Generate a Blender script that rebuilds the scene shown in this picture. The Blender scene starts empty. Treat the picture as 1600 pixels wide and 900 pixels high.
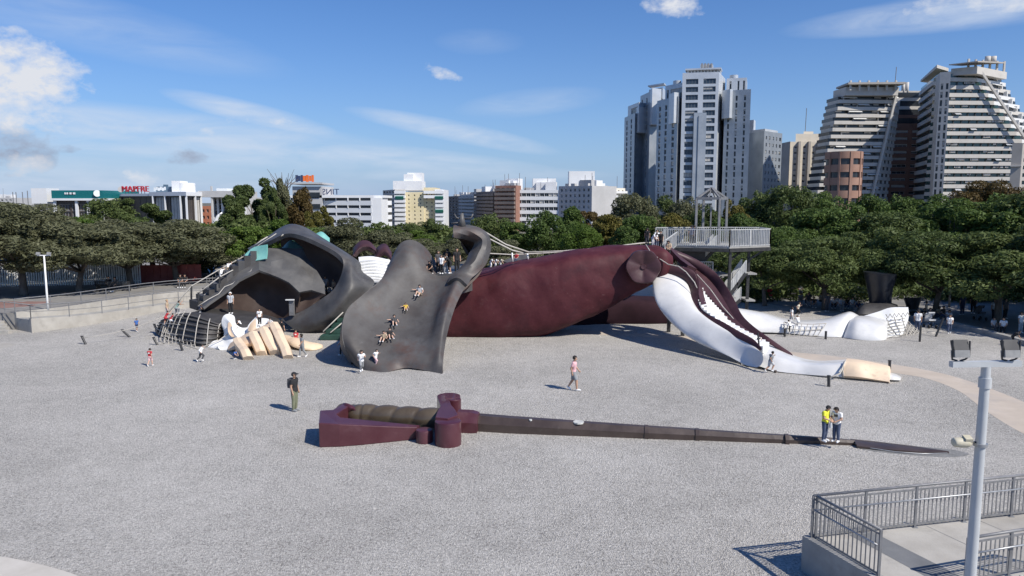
import bpy, math, random
import numpy as np
from mathutils import Vector, Matrix, noise as mnoise
R = math.radians
random.seed(7); rng = np.random.default_rng(7)
sc = bpy.context.scene
COL = sc.collection

# ---------------------------------------------------------------- camera
CAM_H, PITCH, FPX = 9.2, R(6.67), 1155.0
cd = bpy.data.cameras.new('camera'); cam = bpy.data.objects.new('camera', cd); COL.objects.link(cam)
cam.location = (0, 0, CAM_H); cam.rotation_euler = (R(90) - PITCH, 0, 0)
cd.sensor_width = 36; cd.lens = 36 * FPX / 1600; cd.clip_end = 6000; cd.clip_start = 0.1
sc.camera = cam
sc.render.resolution_x, sc.render.resolution_y = 1024, 576

# ---------------------------------------------------------------- light
SUN_EL, SUN_AZ = R(45), (0.80, -0.62)           # direction towards the sun in the ground plane
az = math.atan2(SUN_AZ[0], SUN_AZ[1])
sd = bpy.data.lights.new('sun', 'SUN'); sd.energy = 4.9; sd.angle = R(0.53); sd.color = (1.0, 0.94, 0.85)
sun = bpy.data.objects.new('sun', sd); COL.objects.link(sun)
L_ = math.hypot(*SUN_AZ)
sv = Vector((SUN_AZ[0] / L_ * math.cos(SUN_EL), SUN_AZ[1] / L_ * math.cos(SUN_EL), math.sin(SUN_EL)))
sun.rotation_euler = sv.to_track_quat('Z', 'Y').to_euler()
sc.view_settings.view_transform = 'Standard'; sc.view_settings.look = 'None'
sc.view_settings.exposure = 0.14; sc.view_settings.gamma = 1.0

cP, sP = math.cos(PITCH), math.sin(PITCH)
def ray(px, py):
    x = (px - 800) / FPX; y = -(py - 450) / FPX
    return Vector((x, y * sP + cP, y * cP - sP))
def W(px, py, Y):
    d = ray(px, py); return Vector((0, 0, CAM_H)) + d * (Y / d.y)
def G(px, py, z=0.0):
    d = ray(px, py); return Vector((0, 0, CAM_H)) + d * ((z - CAM_H) / d.z)

# ---------------------------------------------------------------- sky
world = bpy.data.worlds.new('World'); sc.world = world; world.use_nodes = True
nt = world.node_tree; nt.nodes.clear()
def N(nt, t, **kw):
    n = nt.nodes.new(t)
    for k, v in kw.items(): setattr(n, k, v)
    return n
def LK(nt, a, b): nt.links.new(a, b)
def math_node(nt, op, a, b=None, c=None, clamp=False):
    n = N(nt, 'ShaderNodeMath', operation=op, use_clamp=clamp)
    for i, v in enumerate((a, b, c)):
        if v is None: continue
        if isinstance(v, (int, float)): n.inputs[i].default_value = v
        else: LK(nt, v, n.inputs[i])
    return n.outputs[0]
wo = N(nt, 'ShaderNodeOutputWorld'); bg = N(nt, 'ShaderNodeBackground'); bg.inputs[1].default_value = 0.082
sky = N(nt, 'ShaderNodeTexSky', sky_type='NISHITA', sun_disc=False)
sky.sun_elevation = SUN_EL; sky.sun_rotation = az; sky.altitude = 30; sky.air_density = 1.0; sky.dust_density = 0.2; sky.ozone_density = 3.0
tc = N(nt, 'ShaderNodeTexCoord'); D = tc.outputs['Generated']
# the sky behind the clouds, deepened a little as in the photograph
hs = N(nt, 'ShaderNodeHueSaturation'); hs.inputs['Saturation'].default_value = 1.12; hs.inputs['Value'].default_value = 1.0
LK(nt, sky.outputs[0], hs.inputs['Color'])
def fbm(scale, detail=6, rough=.6, stretch=(1, 1, 1), dist=0.0):
    m = N(nt, 'ShaderNodeMapping'); m.inputs['Scale'].default_value = stretch; LK(nt, D, m.inputs['Vector'])
    n = N(nt, 'ShaderNodeTexNoise'); n.inputs['Scale'].default_value = scale; n.inputs['Detail'].default_value = detail
    n.inputs['Roughness'].default_value = rough; n.inputs['Distortion'].default_value = dist
    LK(nt, m.outputs[0], n.inputs['Vector']); return n.outputs['Fac']
def blob(px, py, rx, ry, rot=0.0):
    """soft elliptical patch of cloud round one direction of the sky: 1 at its centre, 0 at its rim"""
    d = ray(px, py).normalized(); ra = Vector((d.y, -d.x, 0)).normalized(); up = ra.cross(d)
    c, s = math.cos(rot), math.sin(rot); a = ra * c + up * s; b = up * c - ra * s
    outs = []
    for v, r in ((a, rx / FPX), (b, ry / FPX)):
        n = N(nt, 'ShaderNodeVectorMath', operation='DOT_PRODUCT'); LK(nt, D, n.inputs[0]); n.inputs[1].default_value = v
        q = math_node(nt, 'MULTIPLY', n.outputs['Value'], 1 / r); outs.append(math_node(nt, 'MULTIPLY', q, q))
    s_ = math_node(nt, 'ADD', outs[0], outs[1])
    fr = N(nt, 'ShaderNodeVectorMath', operation='DOT_PRODUCT'); LK(nt, D, fr.inputs[0]); fr.inputs[1].default_value = d
    ok = math_node(nt, 'GREATER_THAN', fr.outputs['Value'], 0.2)
    return math_node(nt, 'MULTIPLY', math_node(nt, 'SUBTRACT', 1.0, s_, clamp=True), ok)
nz = fbm(14, 8, .62, (1, 1, 1.7)); nz2 = fbm(34, 6, .6, (1, 1, 1.4))
nzm = math_node(nt, 'ADD', math_node(nt, 'MULTIPLY', nz, .65), math_node(nt, 'MULTIPLY', nz2, .35))
def cloud(spec, col, dens=2.6, thr=.42, n=None):
    """mix a cloud of that colour over the sky so far"""
    global cur
    m = None
    for (b, w) in spec:
        k = math_node(nt, 'MULTIPLY', blob(*b), w); m = k if m is None else math_node(nt, 'MAXIMUM', m, k)
    q = math_node(nt, 'ADD', math_node(nt, 'SUBTRACT', m, thr), math_node(nt, 'MULTIPLY', math_node(nt, 'SUBTRACT', n or nzm, .5 + thr * .16), 3.2))
    f = math_node(nt, 'MULTIPLY', q, dens, clamp=True)
    f = math_node(nt, 'MULTIPLY', f, math_node(nt, 'GREATER_THAN', m, 0.0))
    mx = N(nt, 'ShaderNodeMix', data_type='RGBA'); mx.inputs['B'].default_value = (*col, 1)
    LK(nt, f, mx.inputs['Factor']); LK(nt, cur, mx.inputs['A']); cur = mx.outputs['Result']
    return f
# pale blue air that thickens towards the horizon, all the way round
sp = N(nt, 'ShaderNodeSeparateXYZ'); LK(nt, D, sp.inputs[0])
hz = math_node(nt, 'POWER', 2.718, math_node(nt, 'MULTIPLY', math_node(nt, 'MAXIMUM', sp.outputs['Z'], 0.0), -10.0))
hm = N(nt, 'ShaderNodeMix', data_type='RGBA'); hm.inputs['B'].default_value = (3.7, 5.0, 7.6, 1)
LK(nt, math_node(nt, 'MULTIPLY', hz, .92), hm.inputs['Factor']); gm = N(nt, 'ShaderNodeMix', data_type='RGBA', blend_type='MULTIPLY'); gm.inputs['Factor'].default_value = 1; gm.inputs['B'].default_value = (.72, .98, 1.36, 1)
LK(nt, hs.outputs[0], gm.inputs['A']); LK(nt, gm.outputs['Result'], hm.inputs['A'])
cur = hm.outputs['Result']
def soft(spec, col, amt, n=None):
    global cur
    m = None
    for (b, w) in spec:
        k = math_node(nt, 'MULTIPLY', blob(*b), w); m = k if m is None else math_node(nt, 'MAXIMUM', m, k)
    f = math_node(nt, 'MULTIPLY', math_node(nt, 'MULTIPLY', m, amt), math_node(nt, 'MULTIPLY', math_node(nt, 'SUBTRACT', n, .22, clamp=True), 2.2, clamp=True), clamp=True)
    mx = N(nt, 'ShaderNodeMix', data_type='RGBA'); mx.inputs['B'].default_value = (*col, 1)
    LK(nt, f, mx.inputs['Factor']); LK(nt, cur, mx.inputs['A']); cur = mx.outputs['Result']
ci = fbm(9, 7, .6, (1.0, 1.0, 5.0), .4)
# thin high cirrus veils
soft([((260, 215, 420, 42, -.07), .9), ((560, 242, 330, 22, -.08), .9), ((710, 205, 170, 17, -.19), 1.0), ((400, 180, 130, 18, -.22), .9), ((60, 300, 500, 60, 0), .8),
      ((150, 40, 260, 40, -.15), .3), ((830, 160, 120, 22, .1), .35), ((135, 190, 60, 16, -.3), .9), ((1560, 10, 260, 26, .0), .9), ((750, 65, 70, 20, 0), .15),
      ((700, 272, 260, 14, 0), .5)], (6.8, 7.8, 9.4), 1.0, ci)
cloud([((20, 225, 62, 48, 0), .75), ((50, 250, 40, 26, 0), .6), ((285, 246, 42, 21, 0), .72), ((110, 233, 22, 8, 0), .5), ((228, 257, 22, 7, 0), .5)], (3.6, 4.1, 5.4), 1.5, .30)
cloud([((0, 115, 135, 80, -.3), 1.05), ((15, 165, 80, 50, 0), 1.05), ((60, 135, 76, 36, -.2), 1.0), ((40, 258, 40, 20, 0), .62), ((210, 277, 40, 16, 0), .62), ((375, 187, 40, 20, -.1), .68),
       ((425, 184, 50, 17, -.2), .62), ((331, 207, 22, 14, 0), .6), ((688, 110, 48, 20, -.3), .70), ((1050, 8, 55, 30, -.2), .76), ((1540, 5, 130, 22, 0), .66)], (8.2, 8.5, 9.2), 1.9, .32)
LK(nt, cur, bg.inputs[0]); LK(nt, bg.outputs[0], wo.inputs[0])

# ---------------------------------------------------------------- materials
def mat(name, col, col2=None, rough=.6, nscale=3.0, detail=6, bump=0.0, bscale=40.0, metallic=0.0, coat=0.0, spec=.5, contrast=(.35, .65), coords='Object',
        stain=None, stretch=(1, 1, 1), speck=None):
    m = bpy.data.materials.new(name); m.use_nodes = True; t = m.node_tree; b = t.nodes['Principled BSDF']
    b.inputs['Roughness'].default_value = rough; b.inputs['Metallic'].default_value = metallic
    b.inputs['Coat Weight'].default_value = coat; b.inputs['Specular IOR Level'].default_value = spec
    tcn = N(t, 'ShaderNodeTexCoord'); mp = N(t, 'ShaderNodeMapping'); mp.inputs['Scale'].default_value = stretch
    LK(t, tcn.outputs[coords], mp.inputs['Vector']); vec = mp.outputs[0]
    c_out = None
    if col2 is not None:
        n = N(t, 'ShaderNodeTexNoise'); n.inputs['Scale'].default_value = nscale; n.inputs['Detail'].default_value = detail; n.inputs['Roughness'].default_value = .62
        LK(t, vec, n.inputs['Vector'])
        mr = N(t, 'ShaderNodeMapRange'); mr.inputs['From Min'].default_value = contrast[0]; mr.inputs['From Max'].default_value = contrast[1]
        LK(t, n.outputs['Fac'], mr.inputs['Value'])
        mx = N(t, 'ShaderNodeMix', data_type='RGBA'); mx.inputs['A'].default_value = (*col, 1); mx.inputs['B'].default_value = (*col2, 1)
        LK(t, mr.outputs[0], mx.inputs['Factor']); c_out = mx.outputs['Result']
        rr = N(t, 'ShaderNodeMapRange'); rr.inputs['To Min'].default_value = max(.05, rough - .12); rr.inputs['To Max'].default_value = min(1, rough + .12)
        LK(t, n.outputs['Fac'], rr.inputs['Value']); LK(t, rr.outputs[0], b.inputs['Roughness'])
    for (scol, sscale, lo, hi, amt) in ([] if stain is None else stain if isinstance(stain, list) else [stain]):
        n = N(t, 'ShaderNodeTexNoise'); n.inputs['Scale'].default_value = sscale; n.inputs['Detail'].default_value = 8; n.inputs['Roughness'].default_value = .7
        LK(t, vec, n.inputs['Vector'])
        mr = N(t, 'ShaderNodeMapRange'); mr.inputs['From Min'].default_value = lo; mr.inputs['From Max'].default_value = hi; mr.inputs['To Max'].default_value = amt
        LK(t, n.outputs['Fac'], mr.inputs['Value'])
        mx = N(t, 'ShaderNodeMix', data_type='RGBA'); LK(t, mr.outputs[0], mx.inputs['Factor'])
        if c_out: LK(t, c_out, mx.inputs['A'])
        else: mx.inputs['A'].default_value = (*col, 1)
        mx.inputs['B'].default_value = (*scol, 1); c_out = mx.outputs['Result']
    if c_out: LK(t, c_out, b.inputs['Base Color'])
    else: b.inputs['Base Color'].default_value = (*col, 1)
    if bump:
        n = N(t, 'ShaderNodeTexNoise'); n.inputs['Scale'].default_value = bscale; n.inputs['Detail'].default_value = 5; LK(t, vec, n.inputs['Vector'])
        bp = N(t, 'ShaderNodeBump'); bp.inputs['Strength'].default_value = 1.0; bp.inputs['Distance'].default_value = bump
        LK(t, n.outputs['Fac'], bp.inputs['Height']); LK(t, bp.outputs[0], b.inputs['Normal'])
    return m
M = {}
M['gunmetal'] = mat('gunmetal_paint', (.050, .050, .051), (.098, .096, .095), .55, .55, 8, .012, 2.2, stain=[((.05, .033, .026), .5, .5, .68, .8), ((.17, .165, .16), 2.0, .66, .78, .4)])
M['gunlight'] = mat('weathered_grey_paint', (.074, .073, .073), (.115, .112, .108), .52, .8, 8, .01, 3.0, stain=((.05, .045, .042), .9, .52, .7, .6))
M['browngrey'] = mat('brown_grey_worn_paint', (.054, .048, .045), (.098, .096, .095), .55, .42, 8, .012, 2.5, stain=[((.078, .044, .034), .40, .50, .66, .85), ((.17, .165, .16), 2.4, .64, .76, .5), ((.035, .031, .03), .9, .56, .72, .6)])
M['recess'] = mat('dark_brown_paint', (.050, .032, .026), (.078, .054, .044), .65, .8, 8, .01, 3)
M['blackish'] = mat('dark_ribbed_paint', (.032, .030, .030), (.055, .052, .05), .6, 1.5, 6, .006, 6)
M['maroon'] = mat('maroon_gloss_paint', (.056, .009, .014), (.088, .021, .026), .62, .8, 8, .04, 1.4, spec=.3, stain=[((.11, .062, .064), 1.3, .58, .8, .4), ((.26, .20, .19), 3.2, .66, .74, .55), ((.03, .010, .014), .5, .5, .7, .6)])
M['maroon_band'] = mat('maroon_band_paint', (.050, .020, .024), (.074, .034, .038), .5, 1.2, 7, .006, 5, spec=.4)
M['white_gloss'] = mat('white_gloss_paint', (.66, .655, .635), (.75, .745, .72), .36, 1.0, 6, .004, 3, coat=.35, stain=[((.42, .44, .42), .9, .55, .75, .5), ((.30, .30, .28), 4.0, .66, .76, .5)])
M['white_paint'] = mat('white_playground_paint', (.74, .745, .73), (.82, .82, .80), .5, 1.2, 6, .006, 5, stain=[((.55, .53, .48), .9, .54, .75, .55), ((.35, .33, .30), 3.5, .64, .75, .5)])
M['flesh'] = mat('flesh_paint', (.80, .63, .44), (.70, .55, .40), .55, 1.3, 7, .008, 5, stain=[((.40, .30, .22), 1.2, .55, .72, .6), ((.30, .22, .17), 5.0, .62, .72, .5)])
M['flesh_dark'] = mat('worn_tan_paint', (.60, .44, .30), (.66, .52, .38), .55, 1.3, 7, .02, 4, stain=((.34, .25, .18), 1.0, .55, .75, .6))
M['teal'] = mat('teal_paint', (.16, .42, .38), (.24, .52, .47), .5, 1.2)
M['green_step'] = mat('green_step_paint', (.018, .055, .04), (.03, .08, .06), .55, 2.0)
M['rope'] = mat('braided_rope', (.52, .49, .44), (.38, .36, .32), .9, 8)
M['rope_dark'] = mat('grey_net_rope', (.40, .38, .33), (.26, .25, .22), .9, 8)
M['blade'] = mat('dark_bronze_paint', (.050, .036, .031), (.076, .056, .048), .36, 1.2, 8, .006, 4, stain=((.13, .12, .105), 2.0, .6, .8, .5))
M['patch'] = mat('bare_grey_patch', (.62, .62, .58), (.42, .42, .40), .6, 6)
M['steel'] = mat('galvanised_steel', (.30, .31, .32), (.40, .41, .42), .42, 6, metallic=.55)
M['rail'] = mat('grey_painted_railing', (.17, .172, .175), (.24, .24, .245), .5, 5, metallic=.2)
M['whitepole'] = mat('pale_grey_pole_paint', (.42, .44, .45), (.49, .51, .515), .4, 2, stain=((.36, .35, .33), 2.0, .6, .78, .5))
M['white_rail'] = mat('white_railing_paint', (.56, .565, .55), (.45, .455, .445), .5, 3)
M['darksteel'] = mat('dark_steel', (.035, .035, .037), (.06, .06, .06), .5, 4, metallic=.3)
M['concrete'] = mat('pale_concrete', (.33, .31, .275), (.43, .41, .37), .85, .8, 8, .006, 20, stain=((.20, .19, .17), 1.1, .55, .78, .6))
M['concrete_wall'] = mat('cast_concrete', (.27, .265, .25), (.36, .355, .335), .85, 1.2, 8, .006, 18, stain=((.16, .155, .145), .7, .53, .75, .6))
M['dark_concrete'] = mat('dark_grey_paving', (.13, .135, .14), (.18, .185, .19), .85, 1.0, 8, .004, 30)
M['bark'] = mat('bark', (.10, .082, .065), (.17, .145, .12), .95, 6, 6, .03, 12, stretch=(1, 1, .25))
M['shade_floor'] = mat('grey_paved_promenade', (.20, .195, .185), (.27, .26, .245), .9, .35, 8, .004, 20, stain=((.13, .12, .11), .25, .5, .7, .5), coords='Object')
M['red_floor'] = mat('dull_red_rubber_paving', (.20, .115, .10), (.26, .16, .14), .9, .5, 8, .004, 20)
M['lamp_glass'] = mat('lamp_glass', (.05, .055, .05), None, .15, spec=.8)
M['lamp_body'] = mat('floodlight_body', (.22, .22, .215), (.30, .30, .29), .5, 6)
M['beige_lamp'] = mat('beige_lamp_housing', (.48, .44, .32), (.55, .51, .40), .5, 6)

def path_mat():
    m = mat('sandy_beige_path', (.45, .385, .315), (.52, .45, .375), .92, .6, 8, .004, 30, stain=((.36, .33, .31), .4, .5, .7, .7)); return m
M['path'] = path_mat()

def gravel_mat():
    m = bpy.data.materials.new('grey_gravel'); m.use_nodes = True; t = m.node_tree; b = t.nodes['Principled BSDF']
    b.inputs['Roughness'].default_value = .95; b.inputs['Specular IOR Level'].default_value = .2
    g = N(t, 'ShaderNodeNewGeometry'); P = g.outputs['Position']
    def no(s, d=4, r=.6):
        n = N(t, 'ShaderNodeTexNoise'); n.inputs['Scale'].default_value = s; n.inputs['Detail'].default_value = d; n.inputs['Roughness'].default_value = r
        LK(t, P, n.inputs['Vector']); return n.outputs['Fac']
    def vo(s):
        n = N(t, 'ShaderNodeTexVoronoi'); n.inputs['Scale'].default_value = s; LK(t, P, n.inputs['Vector']); return n
    v1 = vo(30); v2 = vo(12)
    sx = N(t, 'ShaderNodeSeparateColor'); LK(t, v1.outputs['Color'], sx.inputs[0])
    sx2 = N(t, 'ShaderNodeSeparateColor'); LK(t, v2.outputs['Color'], sx2.inputs[0])
    big = no(.11, 7, .66); mid = no(1.6, 6, .65); fine = no(11, 6, .72)
    f = math_node(t, 'ADD', math_node(t, 'MULTIPLY', sx.outputs[0], .32), math_node(t, 'MULTIPLY', sx2.outputs[0], .10))
    f = math_node(t, 'ADD', f, math_node(t, 'MULTIPLY', fine, 1.12)); f = math_node(t, 'ADD', f, math_node(t, 'MULTIPLY', mid, .30))
    f = math_node(t, 'ADD', f, math_node(t, 'MULTIPLY', big, .62))
    r = N(t, 'ShaderNodeValToRGB'); e = r.color_ramp.elements
    e[0].position = .52; e[0].color = (.205, .196, .180, 1); e[1].position = 1.30; e[1].color = (.64, .615, .57, 1)
    q = math_node(t, 'MULTIPLY', math_node(t, 'SUBTRACT', f, .255), .72)
    e[0].position = .46; e[1].position = .92
    x = e.new(.68); x.color = (.425, .407, .376, 1)
    LK(t, q, r.inputs[0]); LK(t, r.outputs[0], b.inputs['Base Color'])
    h = math_node(t, 'ADD', math_node(t, 'MULTIPLY', v1.outputs['Distance'], .6), math_node(t, 'MULTIPLY', fine, 1.4))
    bp = N(t, 'ShaderNodeBump'); bp.inputs['Distance'].default_value = .07; bp.inputs['Strength'].default_value = .8
    LK(t, h, bp.inputs['Height']); LK(t, bp.outputs[0], b.inputs['Normal'])
    return m
M['gravel'] = gravel_mat()

def leaf_mat(name, c1, c2, c3):
    m = bpy.data.materials.new(name); m.use_nodes = True; t = m.node_tree; t.nodes.remove(t.nodes['Principled BSDF'])
    out = [n for n in t.nodes if n.type == 'OUTPUT_MATERIAL'][0]
    g = N(t, 'ShaderNodeNewGeometry'); oi = N(t, 'ShaderNodeObjectInfo')
    n = N(t, 'ShaderNodeTexNoise'); n.inputs['Scale'].default_value = .55; n.inputs['Detail'].default_value = 4; LK(t, g.outputs['Position'], n.inputs['Vector'])
    f = math_node(t, 'ADD', math_node(t, 'MULTIPLY', g.outputs['Random Per Island'], .55), math_node(t, 'MULTIPLY', n.outputs['Fac'], .75))
    f = math_node(t, 'ADD', f, math_node(t, 'MULTIPLY', math_node(t, 'SUBTRACT', oi.outputs['Random'], .5), .35))
    r = N(t, 'ShaderNodeValToRGB'); e = r.color_ramp.elements
    e[0].position = .2; e[0].color = (*c1, 1); e[1].position = 1.0; e[1].color = (*c3, 1); x = e.new(.6); x.color = (*c2, 1)
    LK(t, f, r.inputs[0])
    d = N(t, 'ShaderNodeBsdfPrincipled'); d.inputs['Roughness'].default_value = .6; d.inputs['Specular IOR Level'].default_value = .25
    tr = N(t, 'ShaderNodeBsdfTranslucent'); ms = N(t, 'ShaderNodeMixShader'); ms.inputs[0].default_value = .30
    LK(t, r.outputs[0], d.inputs['Base Color']); LK(t, r.outputs[0], tr.inputs['Color'])
    LK(t, d.outputs[0], ms.inputs[1]); LK(t, tr.outputs[0], ms.inputs[2]); LK(t, ms.outputs[0], out.inputs['Surface'])
    return m
LF = {
 'olive': leaf_mat('olive_leaves', (.072, .078, .040), (.128, .134, .070), (.195, .20, .115)),
 'dark': leaf_mat('dark_green_leaves', (.044, .066, .020), (.084, .118, .036), (.14, .178, .058)),
 'green': leaf_mat('mid_green_leaves', (.046, .080, .020), (.090, .142, .034), (.155, .215, .06)),
 'bright': leaf_mat('bright_pine_needles', (.045, .085, .012), (.085, .14, .022), (.14, .20, .045)),
 'yellow': leaf_mat('yellowing_leaves', (.085, .085, .018), (.14, .13, .03), (.20, .17, .05)),
 'rust': leaf_mat('browning_leaves', (.075, .05, .018), (.12, .085, .028), (.16, .12, .045)),
}

# ---------------------------------------------------------------- helpers
def tag(o, label=None, cat=None, group=None, kind=None):
    if label: o['label'] = label
    if cat: o['category'] = cat
    if group: o['group'] = group
    if kind: o['kind'] = kind
    return o
def empty(name, loc=(0, 0, 0), label=None, cat=None, group=None):
    o = bpy.data.objects.new(name, None); o.location = loc; o.empty_display_size = .3; COL.objects.link(o); return tag(o, label, cat, group)
def origin(o):
    v = Vector(o.location)
    while o.parent: o = o.parent; v += Vector(o.location)
    return v
def mk_mesh(name, v, f, mats, smooth=False, mi=None, uvless=True):
    me = bpy.data.meshes.new(name); me.from_pydata([tuple(p) for p in v], [], f)
    for m in (mats if isinstance(mats, (list, tuple)) else [mats]): me.materials.append(m)
    if smooth: me.polygons.foreach_set('use_smooth', [True] * len(me.polygons))
    if mi is not None: me.polygons.foreach_set('material_index', mi)
    me.update(); return me
def link(name, me, parent=None, loc=(0, 0, 0), rz=0.0):
    o = bpy.data.objects.new(name, me); COL.objects.link(o); o.location = loc; o.rotation_euler.z = rz
    if parent: o.parent = parent
    return o
class MB:
    """collects shapes given in world coordinates; build() links them as one mesh object under its parent"""
    def __init__(s): s.v = []; s.f = []; s.mi = []; s.cm = 0
    def add(s, vs, fs):
        b = len(s.v); s.v += [Vector(p) for p in vs]; s.f += [tuple(b + i for i in f) for f in fs]; s.mi += [s.cm] * len(fs); return s
    def box(s, c, d, rz=0.0, rx=0.0):
        x, y, z = d[0] / 2, d[1] / 2, d[2] / 2; m = Matrix.Rotation(rz, 3, 'Z') @ Matrix.Rotation(rx, 3, 'X')
        vs = [Vector(c) + m @ Vector((i * x, j * y, k * z)) for k in (-1, 1) for (i, j) in ((-1, -1), (1, -1), (1, 1), (-1, 1))]
        return s.add(vs, [(3, 2, 1, 0), (4, 5, 6, 7), (0, 1, 5, 4), (1, 2, 6, 5), (2, 3, 7, 6), (3, 0, 4, 7)])
    def beam(s, a, b, w, h, up=(0, 0, 1)):
        a, b = Vector(a), Vector(b); d = (b - a).normalized(); u = Vector(up)
        if abs(d.dot(u)) > .98: u = Vector((0, 1, 0))
        r = d.cross(u).normalized() * w / 2; u2 = r.normalized().cross(d) * h / 2
        vs = [p + i * r + j * u2 for p in (a, b) for (i, j) in ((-1, -1), (1, -1), (1, 1), (-1, 1))]
        return s.add(vs, [(0, 1, 2, 3), (7, 6, 5, 4), (1, 0, 4, 5), (2, 1, 5, 6), (3, 2, 6, 7), (0, 3, 7, 4)])
    def tube(s, pts, rad, n=8, caps=True):
        pts = [Vector(p) for p in pts]; rad = rad if isinstance(rad, (list, tuple)) else [rad] * len(pts)
        vs = []; fs = []; prev = None
        for i, p in enumerate(pts):
            d = (pts[min(i + 1, len(pts) - 1)] - pts[max(i - 1, 0)]).normalized()
            if prev is None:
                u = Vector((0, 0, 1)) if abs(d.z) < .9 else Vector((1, 0, 0)); r = d.cross(u).normalized()
            else: r = (prev - d * prev.dot(d)).normalized()
            prev = r; q = d.cross(r)
            for k in range(n):
                a = 2 * math.pi * k / n; vs.append(p + (r * math.cos(a) + q * math.sin(a)) * rad[i])
        for i in range(len(pts) - 1):
            for k in range(n):
                a = i * n + k; b = i * n + (k + 1) % n; fs.append((a, b, b + n, a + n))
        if caps: fs.append(tuple(range(n))[::-1]); fs.append(tuple(range((len(pts) - 1) * n, len(pts) * n)))
        return s.add(vs, fs)
    def prism(s, poly, z0, z1):
        n = len(poly); A = sum(poly[i][0] * poly[(i + 1) % n][1] - poly[(i + 1) % n][0] * poly[i][1] for i in range(n))
        if A < 0: poly = list(poly)[::-1]
        z0 = z0 if isinstance(z0, (list, tuple)) else [z0] * n; z1 = z1 if isinstance(z1, (list, tuple)) else [z1] * n
        if A < 0: z0, z1 = z0[::-1], z1[::-1]
        vs = [(p[0], p[1], z) for p, z in zip(poly, z0)] + [(p[0], p[1], z) for p, z in zip(poly, z1)]
        return s.add(vs, [tuple(range(n))[::-1], tuple(range(n, 2 * n))] + [(i, (i + 1) % n, n + (i + 1) % n, n + i) for i in range(n)])
    def grid(s, P, closed_v=False, cap=False):
        a, b = P.shape[:2]; vs = [Vector(p) for p in P.reshape(-1, 3)]; fs = []
        for i in range(a - 1):
            for j in range(b if closed_v else b - 1):
                j2 = (j + 1) % b; fs.append((i * b + j, i * b + j2, (i + 1) * b + j2, (i + 1) * b + j))
        if cap: fs.append(tuple(range(b))[::-1]); fs.append(tuple((a - 1) * b + j for j in range(b)))
        return s.add(vs, fs)
    def build(s, name, m, parent=None, smooth=False, label=None, kind=None, auto=None):
        o_ = origin(parent) if parent else Vector((0, 0, 0))
        me = mk_mesh(name, [p - o_ for p in s.v], s.f, m, smooth, s.mi if isinstance(m, (list, tuple)) else None)
        if auto: me.set_sharp_from_angle(angle=R(auto))
        o = link(name, me, parent); return tag(o, label, None, None, kind)
def cr(P, n, closed=False):
    """Catmull-Rom through the first axis of P, n samples per span"""
    P = np.asarray(P, float); k = len(P); out = []
    spans = k if closed else k - 1
    for i in range(spans):
        if closed: p0, p1, p2, p3 = P[(i - 1) % k], P[i], P[(i + 1) % k], P[(i + 2) % k]
        else:
            p1, p2 = P[i], P[i + 1]; p0 = P[i - 1] if i > 0 else 2 * p1 - p2; p3 = P[i + 2] if i + 2 < k else 2 * p2 - p1
        for t in np.arange(n) / n:
            out.append(.5 * (2 * p1 + (p2 - p0) * t + (2 * p0 - 5 * p1 + 4 * p2 - p3) * t * t + (3 * p1 - p0 - 3 * p2 + p3) * t ** 3))
    if not closed: out.append(P[-1])
    return np.array(out)
def lin(P, n): P = np.asarray(P, float); return np.array([P[i] * (1 - k / n) + P[i + 1] * k / n for i in range(len(P) - 1) for k in range(n)] + [P[-1]])
def sheet(name, ctrl, m, parent, nu=6, nv=6, thick=.2, label=None, wob=0.0, flip=False, raw=False, facet=False):
    """a curved shell of real thickness through a grid of control points (px, py, Y) or world points"""
    P = np.array([[tuple(c) if raw else tuple(W(*c)) for c in row] for row in ctrl], float)
    f_ = lin if facet else cr; P = f_(P, nu); P = np.swapaxes(f_(np.swapaxes(P, 0, 1), nv), 0, 1)
    if wob:
        for i in range(P.shape[0]):
            for j in range(P.shape[1]): P[i, j] += np.array(mnoise.noise_vector(Vector(P[i, j]) * .45)) * wob
    du = np.gradient(P, axis=0); dv = np.gradient(P, axis=1); n = np.cross(du, dv); n /= np.linalg.norm(n, axis=2, keepdims=True) + 1e-9
    if flip: n = -n
    Q = P - n * thick; a, b = P.shape[:2]
    vs = list(map(Vector, P.reshape(-1, 3))) + list(map(Vector, Q.reshape(-1, 3))); o = a * b; fs = []
    for i in range(a - 1):
        for j in range(b - 1):
            q = (i * b + j, i * b + j + 1, (i + 1) * b + j + 1, (i + 1) * b + j); fs.append(q); fs.append(tuple(o + k for k in q)[::-1])
    rim = [(i, 0) for i in range(a)] + [(a - 1, j) for j in range(1, b)] + [(i, b - 1) for i in range(a - 2, -1, -1)] + [(0, j) for j in range(b - 2, 0, -1)]
    rim = [i * b + j for i, j in rim]
    for k in range(len(rim)):
        x, y = rim[k], rim[(k + 1) % len(rim)]; fs.append((x, y, y + o, x + o))
    mb = MB(); mb.add(vs, fs); ob = mb.build(name, m, parent, True, label, auto=9 if facet else 38); ob.data.validate(); return ob
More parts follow.
